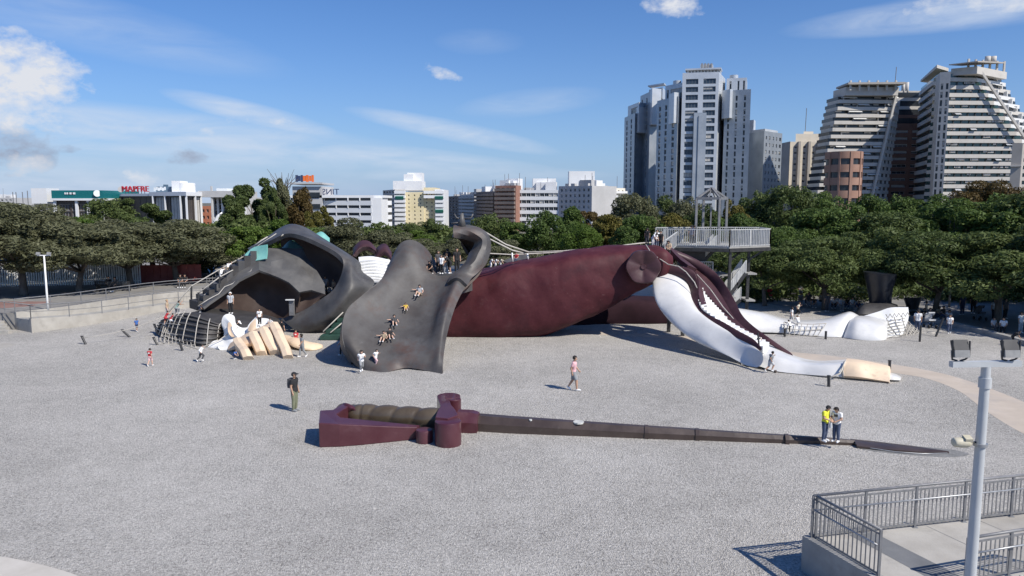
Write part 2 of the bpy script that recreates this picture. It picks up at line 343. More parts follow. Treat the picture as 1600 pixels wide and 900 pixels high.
def rings(name, R_, m, parent, ns=5, nk=4, label=None, wob=0.0, cap=True, auto=50, crease=0.0):
    P = np.array(R_, float); P = cr(P, ns); P = np.swapaxes(cr(np.swapaxes(P, 0, 1), nk, True), 0, 1)
    if wob:
        for i in range(P.shape[0]):
            for j in range(P.shape[1]): P[i, j] += np.array(mnoise.noise_vector(Vector(P[i, j]) * .5)) * wob
    if crease:
        cen = P.mean(axis=1, keepdims=True)
        for i in range(P.shape[0]):
            for j in range(P.shape[1]):
                q = P[i, j]; a = mnoise.noise(Vector((q[0] * .62 + q[2] * .25, q[1] * .2, q[2] * .28))); b_ = mnoise.noise(Vector((q[0] * .3 + 9, q[1] * .3, q[2] * .9 - q[0] * .25)))
                d = (P[i, j] - cen[i, 0]); d[0] = 0; d /= np.linalg.norm(d) + 1e-9; P[i, j] += d * (crease * (abs(a) ** .6 - .45) + crease * .6 * (abs(b_) ** .6 - .45))
    mb = MB(); mb.grid(P, True, cap); return mb.build(name, m, parent, True, label, auto=auto)
def rope(pts, r, parent, name='rope', m='rope', n=5, sag=None, label=None):
    return MB().tube(pts, r, n).build(name, M[m], parent, True, label)
# ================================================================ THE SETTING
def structure(name, mb, m, smooth=False): return mb.build(name, m, None, smooth, kind='structure')
def flat(poly, z):
    mb = MB(); n = len(poly); A = sum(poly[i][0] * poly[(i + 1) % n][1] - poly[(i + 1) % n][0] * poly[i][1] for i in range(n))
    if A < 0: poly = list(poly)[::-1]
    mb.add([(p[0], p[1], z) for p in poly], [tuple(range(n))]); return mb
structure('ground', flat([(-2500, -300), (2500, -300), (2500, 4500), (-2500, 4500)], -.06), mat('far_ground', (.10, .095, .075), (.14, .13, .10), .95, .02))
def gp(pts, z=0): return [tuple(G(x, y, z)[:2]) for x, y in pts]
def smooth2(pts, n=6): return [tuple(p) for p in cr(np.array(pts, float), n)]
structure('promenade', flat([(-150, -40), (170, -40), (170, 110), (-150, 110)], -.012), M['shade_floor'])
arena = smooth2(gp([(1000, 472), (1175, 474), (1230, 479), (1330, 489), (1420, 500), (1520, 518), (1640, 548)])) + [(47, 38), (50, 20), (50, -30), (-80, -30), (-80, 50), (-45, 62), (-30, 68), (0, 68)]
structure('gravel_ground', flat(arena, 0), M['gravel'])
po = smooth2(gp([(900, 517), (1050, 524), (1150, 535), (1230, 549), (1300, 556), (1400, 570), (1470, 583), (1530, 601), (1600, 628), (1700, 672), (1800, 730)]))
pi_ = smooth2(gp([(900, 521), (1050, 530), (1150, 543), (1230, 558), (1300, 567), (1400, 583), (1450, 592), (1500, 612), (1540, 642), (1600, 678), (1700, 722), (1800, 790)]))
structure('sandy_path', flat(po + pi_[::-1], .004), M['path'])
kb = smooth2(gp([(-60, 868), (0, 872), (60, 884), (110, 898), (150, 915)])); kb2 = smooth2(gp([(-60, 900), (0, 905), (50, 915), (90, 930), (110, 950)]))
structure('kerb_strip', MB().prism(kb + kb2[::-1], 0.0, .05), mat('pale_kerb_stone', (.46, .43, .38), (.55, .52, .47), .85, 1.0))
structure('concrete_patch', flat(gp([(-60, 533), (0, 535), (28, 538), (10, 543), (-60, 552)]), .004), M['concrete'])

# terrace on the left: retaining walls, ramp, steps, railings
wb = [(-62.0, 50.0), tuple(G(50, 520)[:2]), tuple(G(150, 506)[:2]), tuple(G(285, 482)[:2]), (-22.5, 67.5)]
def off(pts, d):
    out = []
    for i, p in enumerate(pts):
        a = Vector(pts[max(i - 1, 0)]); b = Vector(pts[min(i + 1, len(pts) - 1)]); t = (b - a).normalized(); out.append((p[0] - t.y * d, p[1] + t.x * d))
    return out
w0 = smooth2(wb[1:], 5); w1 = off(w0, .3); w2 = off(w0, 2.2); w3 = off(w0, 2.5)
ext = [(-62, 53)]
zt = [1.0 - .75 * i / (len(w0) - 1) for i in range(len(w0))]
def wallmb(a, b, z0, z1):
    mb = MB()
    for i in range(len(a) - 1):
        q = [a[i], a[i + 1], b[i + 1], b[i]]; mb.prism(q, z0, [z1[i], z1[i + 1], z1[i + 1], z1[i]])
    return mb
rw = empty('retaining_wall', (w0[0][0], w0[0][1], 0), 'low pale concrete retaining wall along the left edge of the gravel', 'wall')
wallmb(w0, w1, -.1, zt).build('wall_face', M['concrete'], rw)
rw2 = empty('retaining_wall', (w2[0][0], w2[0][1], 0), 'upper pale concrete wall between the ramp and the shaded terrace', 'wall')
wallmb(w2, w3, -.1, [1.28] * len(w2)).build('wall_face', M['concrete'], rw2)
structure('ramp', wallmb(w1, w2, -.1, [z - .12 for z in zt]), M['concrete_wall'])
lw = Vector(w0[0])
structure('terrace', MB().prism([(-150, 40)] + [(-60, 47.5), (lw.x - 5, lw.y + 1.0)] + [w3[0]] + w3[1:] + [(-22, 110), (-150, 110)], -.05, 1.2), M['shade_floor'])
structure('red_paving', MB().prism([(-70, 49), (-42, 52.2), (-37, 56.5), (-37, 59), (-70, 60)], 1.15, 1.206), M['red_floor'])
st = empty('stone_steps', (-37, 51, 0), 'pale concrete steps at the left end of the retaining wall', 'steps')
for k in range(4):
    MB().box((-42 + .0 * k, 51.2 + k * .42, .15 + k * .15 - .07), (13.5 - .9 * k, .42, .30 + .0 * k), .0).box((-42, 51.2 + k * .42, .07 + k * .075), (13.4 - .9 * k, .40, .14 + k * .15)).build('step', M['concrete'], st)
def railing(name, pts, zs, h, label, m='rail', gap=.0, post=2.2, mid=2, bal=None, rad=.028, group=None, toprad=None):
    root = empty(name, (pts[0][0], pts[0][1], zs[0]), label, 'railing', group)
    P = [Vector((p[0], p[1], z)) for p, z in zip(pts, zs)]
    ln = [0]
    for i in range(1, len(P)): ln.append(ln[-1] + (P[i] - P[i - 1]).length)
    def at(s):
        for i in range(1, len(P)):
            if s <= ln[i] + 1e-6: return P[i - 1].lerp(P[i], (s - ln[i - 1]) / max(ln[i] - ln[i - 1], 1e-6))
        return P[-1]
    n = max(1, round(ln[-1] / post))
    for k in range(n + 1):
        p = at(ln[-1] * k / n); MB().tube([p, p + Vector((0, 0, h))], rad * 1.15, 8).build('post', M[m], root)
    up = Vector((0, 0, 1))
    MB().tube([p + up * h for p in P], toprad or rad * 1.2, 8).build('top_rail', M[m], root, True)
    for k in range(mid): MB().tube([p + up * (h * (k + .5) / (mid + .0) - .0 if mid > 1 else h * .5) for p in P], rad * .8, 6).build('rail', M[m], root, True)
    if bal:
        nb = int(ln[-1] / bal)
        for k in range(1, nb):
            p = at(ln[-1] * k / nb); root_b = MB().tube([p + up * .10, p + up * (h - .02)], .009, 5).build('baluster', M[m], root)
    return root
railing('ramp_railing', w0, zt, 1.0, 'grey tubular railing on the lower retaining wall at the left', mid=1, post=2.6)
railing('terrace_railing', off(w0, 2.35), [1.28] * len(w0), .95, 'grey tubular railing along the upper wall by the shaded terrace', mid=2, post=2.4)
railing('steps_railing', [(-62, 49.6), (-38.5, 53.2), w0[0]], [1.2, 1.15, 1.0], 1.0, 'short grey railing above the steps at the far left', mid=1, post=2.5)

# ---------------------------------------------------------------- corner platform with railings, bottom right
pz = .85
A = G(1268, 842, pz); Bp = G(1388, 912, pz); Cp = G(1640, 800, pz)
u = (Vector(A) - Vector(Cp)).normalized(); v = (Vector(Bp) - Vector(A)).normalized()
root = empty('concrete_platform', (A.x, A.y, 0), 'raised concrete landing with a cast wall in the bottom right corner', 'platform')
far = Vector(A) - u * 14; q2 = Vector(A) + v * 9; q3 = far + v * 9
def xy(p): return (p[0], p[1])
nrm = Vector((v.y, -v.x, 0)); nrm = nrm if nrm.dot(u) > 0 else -nrm
# wall under the left edge (two cast lengths with a joint), slab, band of dark paving, kerb of the far side
wd = .26
a0 = Vector(A) + u * .16 - v * .12; a1 = a0 + v * 2.05; a2 = a1 + v * .012; a3 = a2 + v * 7
for s, e in ((a0, a1), (a2, a3)):
    MB().prism([xy(s), xy(e), xy(e - u * wd), xy(s - u * wd)], -.1, pz + .05).build('wall_panel', M['concrete_wall'], root)
MB().prism([xy(Vector(A) - u * .102 - v * .1), xy(far - v * .1), xy(q3), xy(q2 - u * .102)], -.1, pz).build('slab', M['concrete'], root)
MB().prism([xy(Vector(A) - u * .104 - v * .22), xy(far - v * .22), xy(far - v * .102), xy(Vector(A) - u * .104 - v * .102)], -.1, pz + .06).build('edge_kerb', M['concrete'], root)
b0 = G(1365, 832, pz); b1 = G(1500, 905, pz); b2 = G(1440, 920, pz); b3 = G(1318, 838, pz)
bw = Vector(b0) - Vector(b3)
pb = [xy(Vector(A) - u * 1.05), xy(Vector(A) - u * 1.75), xy(Vector(A) - u * 1.9 + v * 8), xy(Vector(A) - u * 1.05 + v * 8)]
MB().add([(p[0], p[1], pz + .004) for p in pb], [(0, 1, 2, 3)]).build('dark_paving_band', M['dark_concrete'], root)
for k in range(1, 6):
    j0 = Vector(A) - u * (1.75 + 1.6 * k) ; MB().add([(p[0], p[1], pz + .003) for p in (j0 + v * .0, j0 - u * .02 + v * .0, j0 - u * .02 + v * 8, j0 + v * 8)], [(0, 1, 2, 3)]).build('slab_joint', M['dark_concrete'], root)
def bar_rail(name, a, b, h, label, z, n_post, hand=True):
    a = Vector((a[0], a[1], z)); b = Vector((b[0], b[1], z)); root = empty(name, a, label, 'railing', 'barred railings of the corner landing'); up = Vector((0, 0, 1)); L = (b - a).length
    for k in range(n_post + 1):
        p = a.lerp(b, k / n_post); pst = MB().beam(p, p + up * h, .055, .055).build('post', M['rail'], root); MB().box(p + up * .006, (.13, .13, .012)).build('base_plate', M['steel'], pst)
    MB().tube([a + up * h, b + up * h], .034, 10).build('top_rail', M['rail'], root, True)
    MB().beam(a + up * (h - .11), b + up * (h - .11), .02, .045).build('upper_rail', M['rail'], root)
    MB().beam(a + up * .09, b + up * .09, .02, .05).build('bottom_rail', M['rail'], root)
    side = (b - a).normalized().cross(up) * .09
    if hand:
        sg = 1 if (side.y < 0) else -1
        MB().tube([a + up * (h * .70) + side * sg, b + up * (h * .70) + side * sg], .023, 8).build('handrail', M['steel'], root, True)
    nb = int(L / .125)
    for k in range(1, nb):
        p = a.lerp(b, k / nb); MB().beam(p + up * .115, p + up * (h - .13), .014, .03, up=(b - a)).build('bar', M['rail'], root)
    return root
Ar = Vector(A); Br = Vector(A) + v * 2.05
bar_rail('platform_railing', Ar, Vector(A) - u * 9, 1.12, 'long grey barred railing along the far edge of the corner landing', pz, 6)
bar_rail('platform_railing', Ar - u * .06 + v * .06, Br, 1.12, 'short grey barred railing on top of the cast concrete wall', pz, 1)
c0 = G(1508, 912, pz); c1 = G(1640, 888, pz)
bar_rail('platform_railing', c0, c1, 1.05, 'grey barred railing at the right edge behind the lamp post', pz, 2)
# stones in the planting strip at the corner
rb = MB(); prs = random.Random(5)
c0v = Vector(c0); c1v = Vector(c1)
for k in range(420):
    t = prs.random() * 1.3 + .02; s_ = prs.random() * 1.4 + .06; p = c0v.lerp(c1v, t) + v * s_; r = prs.uniform(.02, .06)
    vs = []; 
    for a_ in range(6):
        an = a_ * math.pi / 3; vs.append(Vector((p.x + math.cos(an) * r * prs.uniform(.7, 1.2), p.y + math.sin(an) * r * prs.uniform(.7, 1.2), pz + prs.uniform(0, .02))))
    top = Vector((p.x, p.y, pz + r * .8)); rb.add(vs + [top], [(i, (i + 1) % 6, 6) for i in range(6)])
tag(rb.build('pebbles', mat('pale_pebbles', (.34, .33, .31), (.5, .49, .46), .9, 30)), 'pale loose pebbles beside the railing in the bottom right corner', 'pebbles', kind='stuff')

# ---------------------------------------------------------------- floodlight mast in the foreground
Yp = 9.9; tp = W(1541, 572, Yp); root = empty('floodlight_mast', (tp.x, tp.y, 0), 'tall pale grey mast with two floodlights on a crossbar', 'lamp post')
MB().tube([(tp.x, tp.y, 0), (tp.x, tp.y, 4), (tp.x, tp.y, tp.z)], [.083, .074, .060], 20).build('pole', M['whitepole'], root, True, auto=40)
bl = W(1486, 569, Yp - .05); br = W(1594, 564, Yp + .02); 
MB().beam((bl.x, bl.y, tp.z + .035), (br.x, br.y, tp.z + .035), .085, .075).build('crossbar', M['whitepole'], root)
MB().tube([(tp.x, tp.y, tp.z - .30), (tp.x, tp.y, tp.z - .16)], .080, 20).build('collar', M['whitepole'], root, True, auto=40)
for i, px in enumerate((1499, 1577)):
    c = W(px, 548, Yp); c.z = tp.z + .075
    t = empty('floodlight', c); t.parent = root; t.location = c - root.location
    fl = MB().box(c + Vector((0, 0, .21)), (.20, .07, .15), 0, R(-22)); fb = fl.build('floodlight', M['darksteel'], root); bpy.data.objects.remove(t)
    MB().box(c + Vector((.0, -.03, .10)), (.205, .10, .10), 0, R(-12)).build('ballast_box', M['lamp_body'], fb)
    for s in (-1, 1):
        MB().tube([c + Vector((s * .115, -.03, .28)), c + Vector((s * .118, -.04, .08)), c + Vector((s * .09, 0, .02)), c + Vector((s * .02, 0, .0))], .012, 6).build('bracket', M['darksteel'], fb)
lm = W(1504, 690, Yp); bs = W(1530, 692, Yp)
hd = rings('lamp_head', [[tuple(lm + Vector((dx, math.cos(a) * r, math.sin(a) * r * .9 - .01))) for a in [k * math.pi / 4 for k in range(8)]] for dx, r in ((-.135, .02), (-.12, .065), (-.03, .08), (.06, .078), (.11, .05))], M['beige_lamp'], root)
MB().box(lm + Vector((.045, -.03, .045)), (.10, .10, .07), 0, R(20)).build('lamp_box', M['beige_lamp'], hd)
MB().tube([lm + Vector((.08, 0, 0)), bs + Vector((.02, 0, -.0))], .014, 6).build('arm', M['darksteel'], root)
MB().tube([(tp.x, tp.y, lm.z - .06), (tp.x, tp.y, lm.z - .02)], .093, 20).build('clamp', M['steel'], root, True, auto=40)

# ---------------------------------------------------------------- other lamp posts
def lamp(px, pyb, pyt, label, z0=0, Y=None, w=.9, white=True, m='whitepole'):
    b = G(px, pyb, z0) if Y is None else W(px, pyb, Y); b.z = z0; t = W(px, pyt, b.y); h = t.z
    root = empty('lamp_post', b, label, 'lamp post', 'slim lamp posts round the playground')
    MB().tube([b, (b.x, b.y, z0 + 1.2), (b.x, b.y, h)], [.09, .075, .055], 8).build('pole', M[m], root, True)
    MB().beam((b.x - w / 2, b.y, h), (b.x + w / 2, b.y, h), .07, .07).build('crossbar', M[m], root)
    for s in (-1, 1): MB().box((b.x + s * w * .4, b.y - .05, h + .13), (.26, .14, .2), 0, R(-20)).build('floodlight', M['lamp_body'], root)
lamp(75, 484, 399, 'white lamp post standing on the shaded terrace at the left', 1.2, w=1.0, m='white_paint')
lamp(1340, 466, 408, 'pale lamp post rising left of the giant black shoe', w=1.0)
lamp(1211, 450, 405, 'grey lamp post under the dark trees right of the viewing tower', w=.7)
lamp(1483, 480, 440, 'dark thin lamp post in the deep shade at the right', m='rail', w=.6)

# ================================================================ FENCES, WALLS BEHIND THE LEFT TREES
a = W(-60, 455, 69.0); b = W(220, 452, 72.0); root = empty('picket_fence', (a.x, a.y, 1.2), 'long white upright picket fence behind the left trees', 'fence')
n = 75
for k in range(n + 1):
    p = Vector(a).lerp(Vector(b), k / n); MB().box((p.x, p.y, 2.2), (.11, .08, 2.0)).build('picket', M['white_paint'], root)
for z in (1.5, 2.9): MB().beam((a.x, a.y + .06, z), (b.x, b.y + .06, z), .05, .08).build('rail', M['white_paint'], root)
a = W(219, 450, 73.0); b = W(316, 448, 74.0); root = empty('red_board_fence', (a.x, a.y, 1.2), 'dull red panel fence behind the trees left of the giant', 'fence')
n = 9
redm = mat('dull_red_panel', (.24, .05, .045), (.30, .085, .07), .7, 1.5)
for k in range(n):
    p = Vector(a).lerp(Vector(b), (k + .5) / n); w = (Vector(b) - Vector(a)).length / n
    MB().box((p.x, p.y, 2.05), (w - .06, .06, 1.7), math.atan2(b.y - a.y, b.x - a.x)).build('panel', redm, root)
    q = Vector(a).lerp(Vector(b), k / n); MB().box((q.x, q.y - .04, 2.1), (.09, .1, 1.85)).build('post', redm, root)
for z in (1.35, 2.0, 2.9): MB().beam((a.x, a.y - .07, z), (b.x, b.y - .07, z), .05, .09).build('rail', redm, root)
# pale kiosk wall seen under the crowns
for (x0, x1, y0, y1, Y, lab, m_) in ((90, 128, 408, 452, 78, 'white rendered kiosk glimpsed between the left trunks', 'white_paint'), (148, 200, 402, 452, 80, 'pale cream kiosk glimpsed behind the white picket fence', 'concrete')):
    p, q = W(x0, y1, Y), W(x1, y0, Y); root = empty('kiosk', (p.x, p.y, 0), lab, 'kiosk')
    MB().box(((p.x + q.x) / 2, Y + 1.5, q.z / 2), (q.x - p.x, 3, q.z)).build('wall', M[m_], root)
    MB().box(((p.x + q.x) / 2, Y + 1.4, q.z + .1), (q.x - p.x + .5, 3.6, .18)).build('roof', M['concrete'], root)
    MB().box(((p.x + q.x) / 2 - .5, Y - .02, q.z / 2 + .2), (1.0, .08, 1.0)).build('window', M['lamp_glass'], root)

# arched bridge pylon and sign gantry beyond the trees
pts = [W(334, 366, 150), W(336, 350, 150), W(341, 338, 150), W(347, 332, 150)]
root = empty('white_arch', (pts[0].x, 150, 0), 'curved white steel arch rising above the left trees', 'arch')
MB().tube([(pts[0].x, 150, 0)] + pts, [.9, .75, .6, .35, .15], 8).build('arch_rib', M['white_paint'], root, True)
p = W(345, 365, 120); t = W(345, 334, 120); root = empty('sign_gantry', (p.x, 120, 0), 'grey road sign frame on a mast between the left trees', 'sign')
MB().tube([(p.x, 120, 0), t], .22, 8).build('mast', M['rail'], root, True)
for z in (0, 1.0): MB().beam((p.x - 1.2, 120, t.z - 1.6 - z), (p.x + 1.5, 120, t.z - 1.6 - z), .12, .14).build('crossbar', M['rail'], root)

# ================================================================ BUILDINGS
GL = mat('dark_window_glass', (.02, .024, .03), (.04, .045, .05), .2, .3, spec=.5)
GLB = mat('blue_window_glass', (.03, .045, .07), (.04, .06, .085), .18, .3, spec=.5)
GLG = mat('green_window_glass', (.018, .045, .042), (.03, .065, .06), .12, .3, spec=.8)
FR = mat('pale_window_frame', (.42, .43, .44)); GYF = mat('grey_window_frame', (.20, .21, .22)); FRD = mat('dark_window_frame', (.05, .05, .055))
WM = {}; BRZ_L = []
BLIND = mat('window_blind', (.44, .42, .38), (.56, .54, .50), .8, .5)
def win_mesh(w, h, gl, fr, mul, blind=0.0):
    """a window seen from -Y: glass at y=0, frame bars in front of it, a blind lowered part of the way"""
    k = (round(w, 2), round(h, 2), gl.name, fr.name, mul, blind)
    if k in WM: return WM[k]
    mb = MB(); mb.cm = 0; mb.box((0, .04, 0), (w, .04, h)); mb.cm = 1; t = max(.06, min(.14, w * .02))
    for x in (-w / 2 + t / 2, w / 2 - t / 2): mb.box((x, 0, 0), (t, .06, h))
    for z in (-h / 2 + t / 2, h / 2 - t / 2): mb.box((0, 0, z), (w - 2 * t, .06, t))
    for i in range(1, mul): mb.box((-w / 2 + w * i / mul, 0, 0), (t * .8, .05, h - 2 * t))
    if blind: mb.cm = 2; ww = w if mul < 3 else w / mul * (1 + int(blind * 10) % 3); mb.box((-w / 2 + ww / 2, .012, h / 2 - h * blind / 2), (ww - .04, .02, h * blind - .02))
    WM[k] = mk_mesh('window', mb.v, mb.f, [gl, fr, BLIND], False, mb.mi); return WM[k]
wr_ = random.Random(21)
def facade(b, p0, p1, z0, z1, us, zs, wm, gl=None, fr=None, mul=2, depth=.3, name='wall', skip=None, zt1=None):
    """one wall between two ground points (seen from outside p0 is on the left) with real openings; us, zs: lists of (from, to)"""
    gl = gl or GL; fr = fr or FR; p0, p1 = Vector((p0[0], p0[1], 0)), Vector((p1[0], p1[1], 0)); L = (p1 - p0).length; d = (p1 - p0) / L; nn = Vector((d.y, -d.x, 0))
    ang = math.atan2(d.y, d.x); mb = MB()
    us = [(a * L, c * L) for a, c in us]
    cu = [0.0]; ou = []
    for a, c in us: cu += [a, c]
    cu.append(L); cz = [z0]
    for a, c in zs: cz += [a, c]
    cz.append(z1)
    P = lambda u_, z_, dd=0: p0 + d * u_ - nn * dd + Vector((0, 0, z_))
    for i in range(len(cu) - 1):
        for j in range(len(cz) - 1):
            if cu[i + 1] - cu[i] < 1e-4 or cz[j + 1] - cz[j] < 1e-4: continue
            a, c, e, f = cu[i], cu[i + 1], cz[j], cz[j + 1]
            if i % 2 == 1 and j % 2 == 1 and not (skip and skip(i // 2, j // 2)):
                q = [P(a, e), P(c, e), P(c, f), P(a, f)]; r = [P(a, e, depth), P(c, e, depth), P(c, f, depth), P(a, f, depth)]
                mb.add(q + r, [(0, 1, 5, 4), (1, 2, 6, 5), (2, 3, 7, 6), (3, 0, 4, 7)])
                me = win_mesh(c - a, f - e, gl, fr, mul, wr_.choice((0, 0, 0, .3, .5, .8)) if gl not in (BRZ_L or ()) else 0)
                o = link('window', me, b, (P((a + c) / 2, (e + f) / 2, depth - .03) - origin(b)), ang)
            else: mb.add([P(a, e), P(c, e), P(c, f), P(a, f)], [(0, 1, 2, 3)])
    return mb.build(name, wm, b)
def reg(n, frac=.5, m0=.03, m1=.03):
    w = (1 - m0 - m1) / n; return [(m0 + w * (i + .5 - frac / 2), m0 + w * (i + .5 + frac / 2)) for i in range(n)]
def regz(z0, z1, n, frac=.5):
    h = (z1 - z0) / n; return [(z0 + h * (i + .5 - frac / 2), z0 + h * (i + .5 + frac / 2)) for i in range(n)]
def C(px, Y, py=290): p = W(px, py, Y); return (p.x, p.y)
def Z(py, Y): return W(800, py, Y).z
def wing(b, foot, z0, z1, wm, specs, roof=None, parapet=.8, gl=None, fr=None, mul=2):
    """foot: plan corners counter-clockwise from the front left one; specs[i] = (us, zs) or None for the wall from corner i to i+1"""
    n = len(foot)
    for i in range(n):
        s = specs[i] if i < len(specs) else None
        us, zs = s[:2] if s else ([], [])
        facade(b, foot[i], foot[(i + 1) % n], z0, z1, us, zs, wm, gl, fr, s[2] if s and len(s) > 2 else mul)
    MB().add([(p[0], p[1], z1 - parapet) for p in foot], [tuple(range(n))]).build('roof', roof or M['concrete'], b)
def boxfoot(px0, px1, Y0, Y1, dep):
    a, c = Vector(C(px0, Y0)), Vector(C(px1, Y1)); d = (c - a).normalized(); nn = Vector((-d.y, d.x)); return [tuple(a), tuple(c), tuple(c + nn * dep), tuple(a + nn * dep)]

# --- the tall silver towers
TW = mat('silver_cladding_panels', (.30, .33, .36), (.38, .41, .44), .38, .25, 3, metallic=.35)
TW2 = mat('pale_cladding_panels', (.50, .53, .555), (.58, .605, .63), .40, .3, 3, metallic=.25)
Y0 = 250
tb = empty('apartment_tower', (*C(1070, Y0), 0), 'tall silver clad tower group with stepped roofs above the trees', 'tower')
zb = 0
rows = lambda py, n=17, fr=.42: regz(8, Z(py, Y0) - 1.5, n, fr)
# front wing with the two wide window columns
zA = Z(114, Y0); fA = [C(1062, 250), C(1118, 248), C(1128, 262), C(1064, 266)]
gA = regz(6.5, zA - 1.6, 17, .66)
wing(tb, fA, 0, zA, TW2, [([(.10, .44), (.58, .92)], gA, 4)], gl=GLB, fr=GYF, mul=4)
zs_rib = Z(177, Y0)
MB().box(((C(1090, 249)[0]), 248.6, zs_rib / 2), (4.1, 1.0, zs_rib)).box(((C(1090, 249)[0]), 248.0, zs_rib / 2 - 1), (1.2, .5, zs_rib)).build('central_rib', TW, tb)
# right wings
zB = Z(142, Y0); wing(tb, [C(1128, 250), C(1168, 246), C(1168, 262), C(1128, 264)], 0, zB, TW, [([(.12, .20), (.42, .50), (.74, .82)], rows(142, 16, .74), 1), None], gl=GL, mul=1)
MB().prism([C(1124, 249), C(1136, 246), C(1140, 247), C(1140, 252), C(1124, 254)], Z(186, Y0), zB - .01).build('bay', TW2, tb)
zB2 = Z(118, Y0); wing(tb, [C(1130, 256), C(1161, 254), C(1162, 266), C(1130, 266)], zB - 3, zB2, TW2, [([(.15, .25), (.55, .64), (.82, .91)], [(zB + 1, zB + 4)], 1)], mul=1)
MB().tube([(*C(1141, 257), zB2 - 6), (*C(1141, 257), zB2 + 1.2)], 1.4, 16).build('round_stair', TW2, tb, True, auto=40)
zA2 = zA + 4
MB().prism([C(1068, 255), C(1117, 253), C(1120, 262), C(1070, 264)], zA - 2, Z(108, 252)).build('penthouse', TW2, tb)
for k in range(11):
    c = C(1070 + 5 * k, 254.2 - .15 * k); MB().box((c[0], c[1] - .2, zA + .6), (.45, .5, 2.6)).build('roof_pier', TW2, tb)
MB().prism([C(1066, 253), C(1121, 250.5), C(1123, 256), C(1067, 257)], Z(109, 252) , Z(106.5, 252)).build('roof_canopy', TW2, tb)
MB().prism([C(1089, 256), C(1108, 255), C(1109, 260), C(1090, 261)], zA, Z(99, 254)).build('lift_housing', TW2, tb)
for k in range(4):
    c = C(1091.5 + 4.8 * k, 254.8); MB().box((c[0], c[1], Z(104, 254)), (.5, .4, 2.4)).build('vent_fin', M['rail'], tb)
# left wing of the main tower
zC = Z(150, Y0); wing(tb, [C(1024, 262), C(1056, 250), C(1064, 256), C(1040, 274)], 0, zC, TW, [([(.10, .20), (.40, .50), (.74, .86)], rows(152, 16, .74), 1)], mul=1)
zC2 = Z(124, Y0); wing(tb, [C(1036, 264), C(1064, 256), C(1066, 268), C(1040, 276)], zC - 3, zC2, TW2, [([(.08, .2), (.3, .94)], [(zC + .6, zC + 3.8)], 3)])
MB().prism([C(1042, 255), C(1050, 249.6), C(1058, 251), C(1054, 258)], Z(192, Y0), zC + 1.2).build('bay', TW2, tb)
MB().tube([(*C(1054, 262), zC2 - 4), (*C(1054, 262), zC2 + 1.4)], 1.4, 14).build('round_stair', TW2, tb, True, auto=40)
# far left tower
Y1 = 285; zD = Z(177, Y1); r2 = lambda t_, n=16, fr=.74: regz(8, t_ - 1.5, n, fr)
wing(tb, [C(974, 300), C(990, 284), C(1012, 292), C(1000, 308)], 0, zD, TW, [([(.2, .32), (.62, .74)], r2(zD), 1), ([(.08, .14), (.8, .88)], r2(zD), 1)], mul=1)
zE = Z(146, Y1); wing(tb, [C(998, 292), C(1013, 280), C(1028, 284), C(1022, 302)], 0, zE, TW, [([(.15, .27), (.62, .74)], r2(zE), 1), None], mul=1)
MB().prism([C(992, 286), C(996, 282), C(1009, 285), C(1004, 290)], Z(208, Y1), Z(168, Y1)).build('bay', TW2, tb)
MB().prism([C(1013, 280), C(1016, 276), C(1030, 279), C(1027, 285)], Z(198, Y1), Z(143, Y1)).build('bay', TW2, tb)
zF = Z(160, Y1); wing(tb, [C(979, 297), C(996, 284), C(1014, 290), C(1002, 306)], zD - 3, zF, TW2, [([(.3, .9)], [(zD + .5, zD + 2.6)], 3)])
MB().prism([C(1011, 290), C(1032, 284), C(1036, 292), C(1016, 300)], zE - 2, Z(137, Y1)).build('penthouse', TW2, tb)
MB().prism([C(1009, 288), C(1034, 282), C(1037, 286), C(1014, 292)], Z(133.5, Y1), Z(131.5, Y1)).build('roof_canopy', TW2, tb)
# --- lower silver block
b = empty('apartment_block', (*C(1190, 262), 0), 'lower silver grey block beside the tall silver tower', 'building')
zG = Z(207, 262); zz = regz(6, zG - 1, 11, .5)
wing(b, [C(1160, 268), C(1191, 256), C(1219, 266), C(1190, 280)], 0, zG, TW, [None, ([(.10, .16), (.28, .34), (.48, .54), (.66, .72), (.84, .94)], zz, 1)], mul=1)
MB().prism([C(1172, 268), C(1192, 262), C(1212, 270), C(1190, 276)], zG - 1, zG + 1.3).build('penthouse', TW2, b)
MB().prism([C(1166, 270), C(1174, 268), C(1177, 272), C(1168, 274)], zG - 1, zG + 5).build('lift_housing', TW2, b)
# --- cream tower
b = empty('cream_tower', (*C(1250, 300), 0), 'cream coloured tower with small square windows and dark fins', 'tower')
CR = mat('cream_render', (.62, .56, .45), (.68, .62, .52), .7, .3); CRD = mat('dull_stone_render', (.36, .33, .29), (.42, .39, .35), .8, .3)
zH = Z(222, 300); zz = regz(5, zH - 1, 12, .34)
wing(b, [C(1217, 310), C(1232, 298), C(1291, 298), C(1285, 320)], 0, zH, CR, [None, (reg(4, .30), zz, 2)])
MB().prism([C(1214.5, 311), C(1231.8, 297.8), C(1231.8, 296.5), C(1214, 309)], 0, zH).build('side_wall', CRD, b)
for f in (1246, 1261.5, 1276.5): MB().box((C(f, 297.3)[0], 297.3, zH / 2), (.9, 1.2, zH)).build('fin', CRD, b)
MB().prism([C(1240, 300), C(1280, 300), C(1278, 312), C(1242, 312)], zH - .5, Z(209, 300)).build('penthouse', CR, b)
MB().prism([C(1252, 301), C(1267, 301), C(1267, 310), C(1252, 310)], zH - .5, Z(205, 300)).build('lift_housing', CR, b)
MB().tube([(*C(1254, 305), zH), (*C(1255, 305), Z(169, 305))], .14, 5).build('antenna', M['rail'], b)

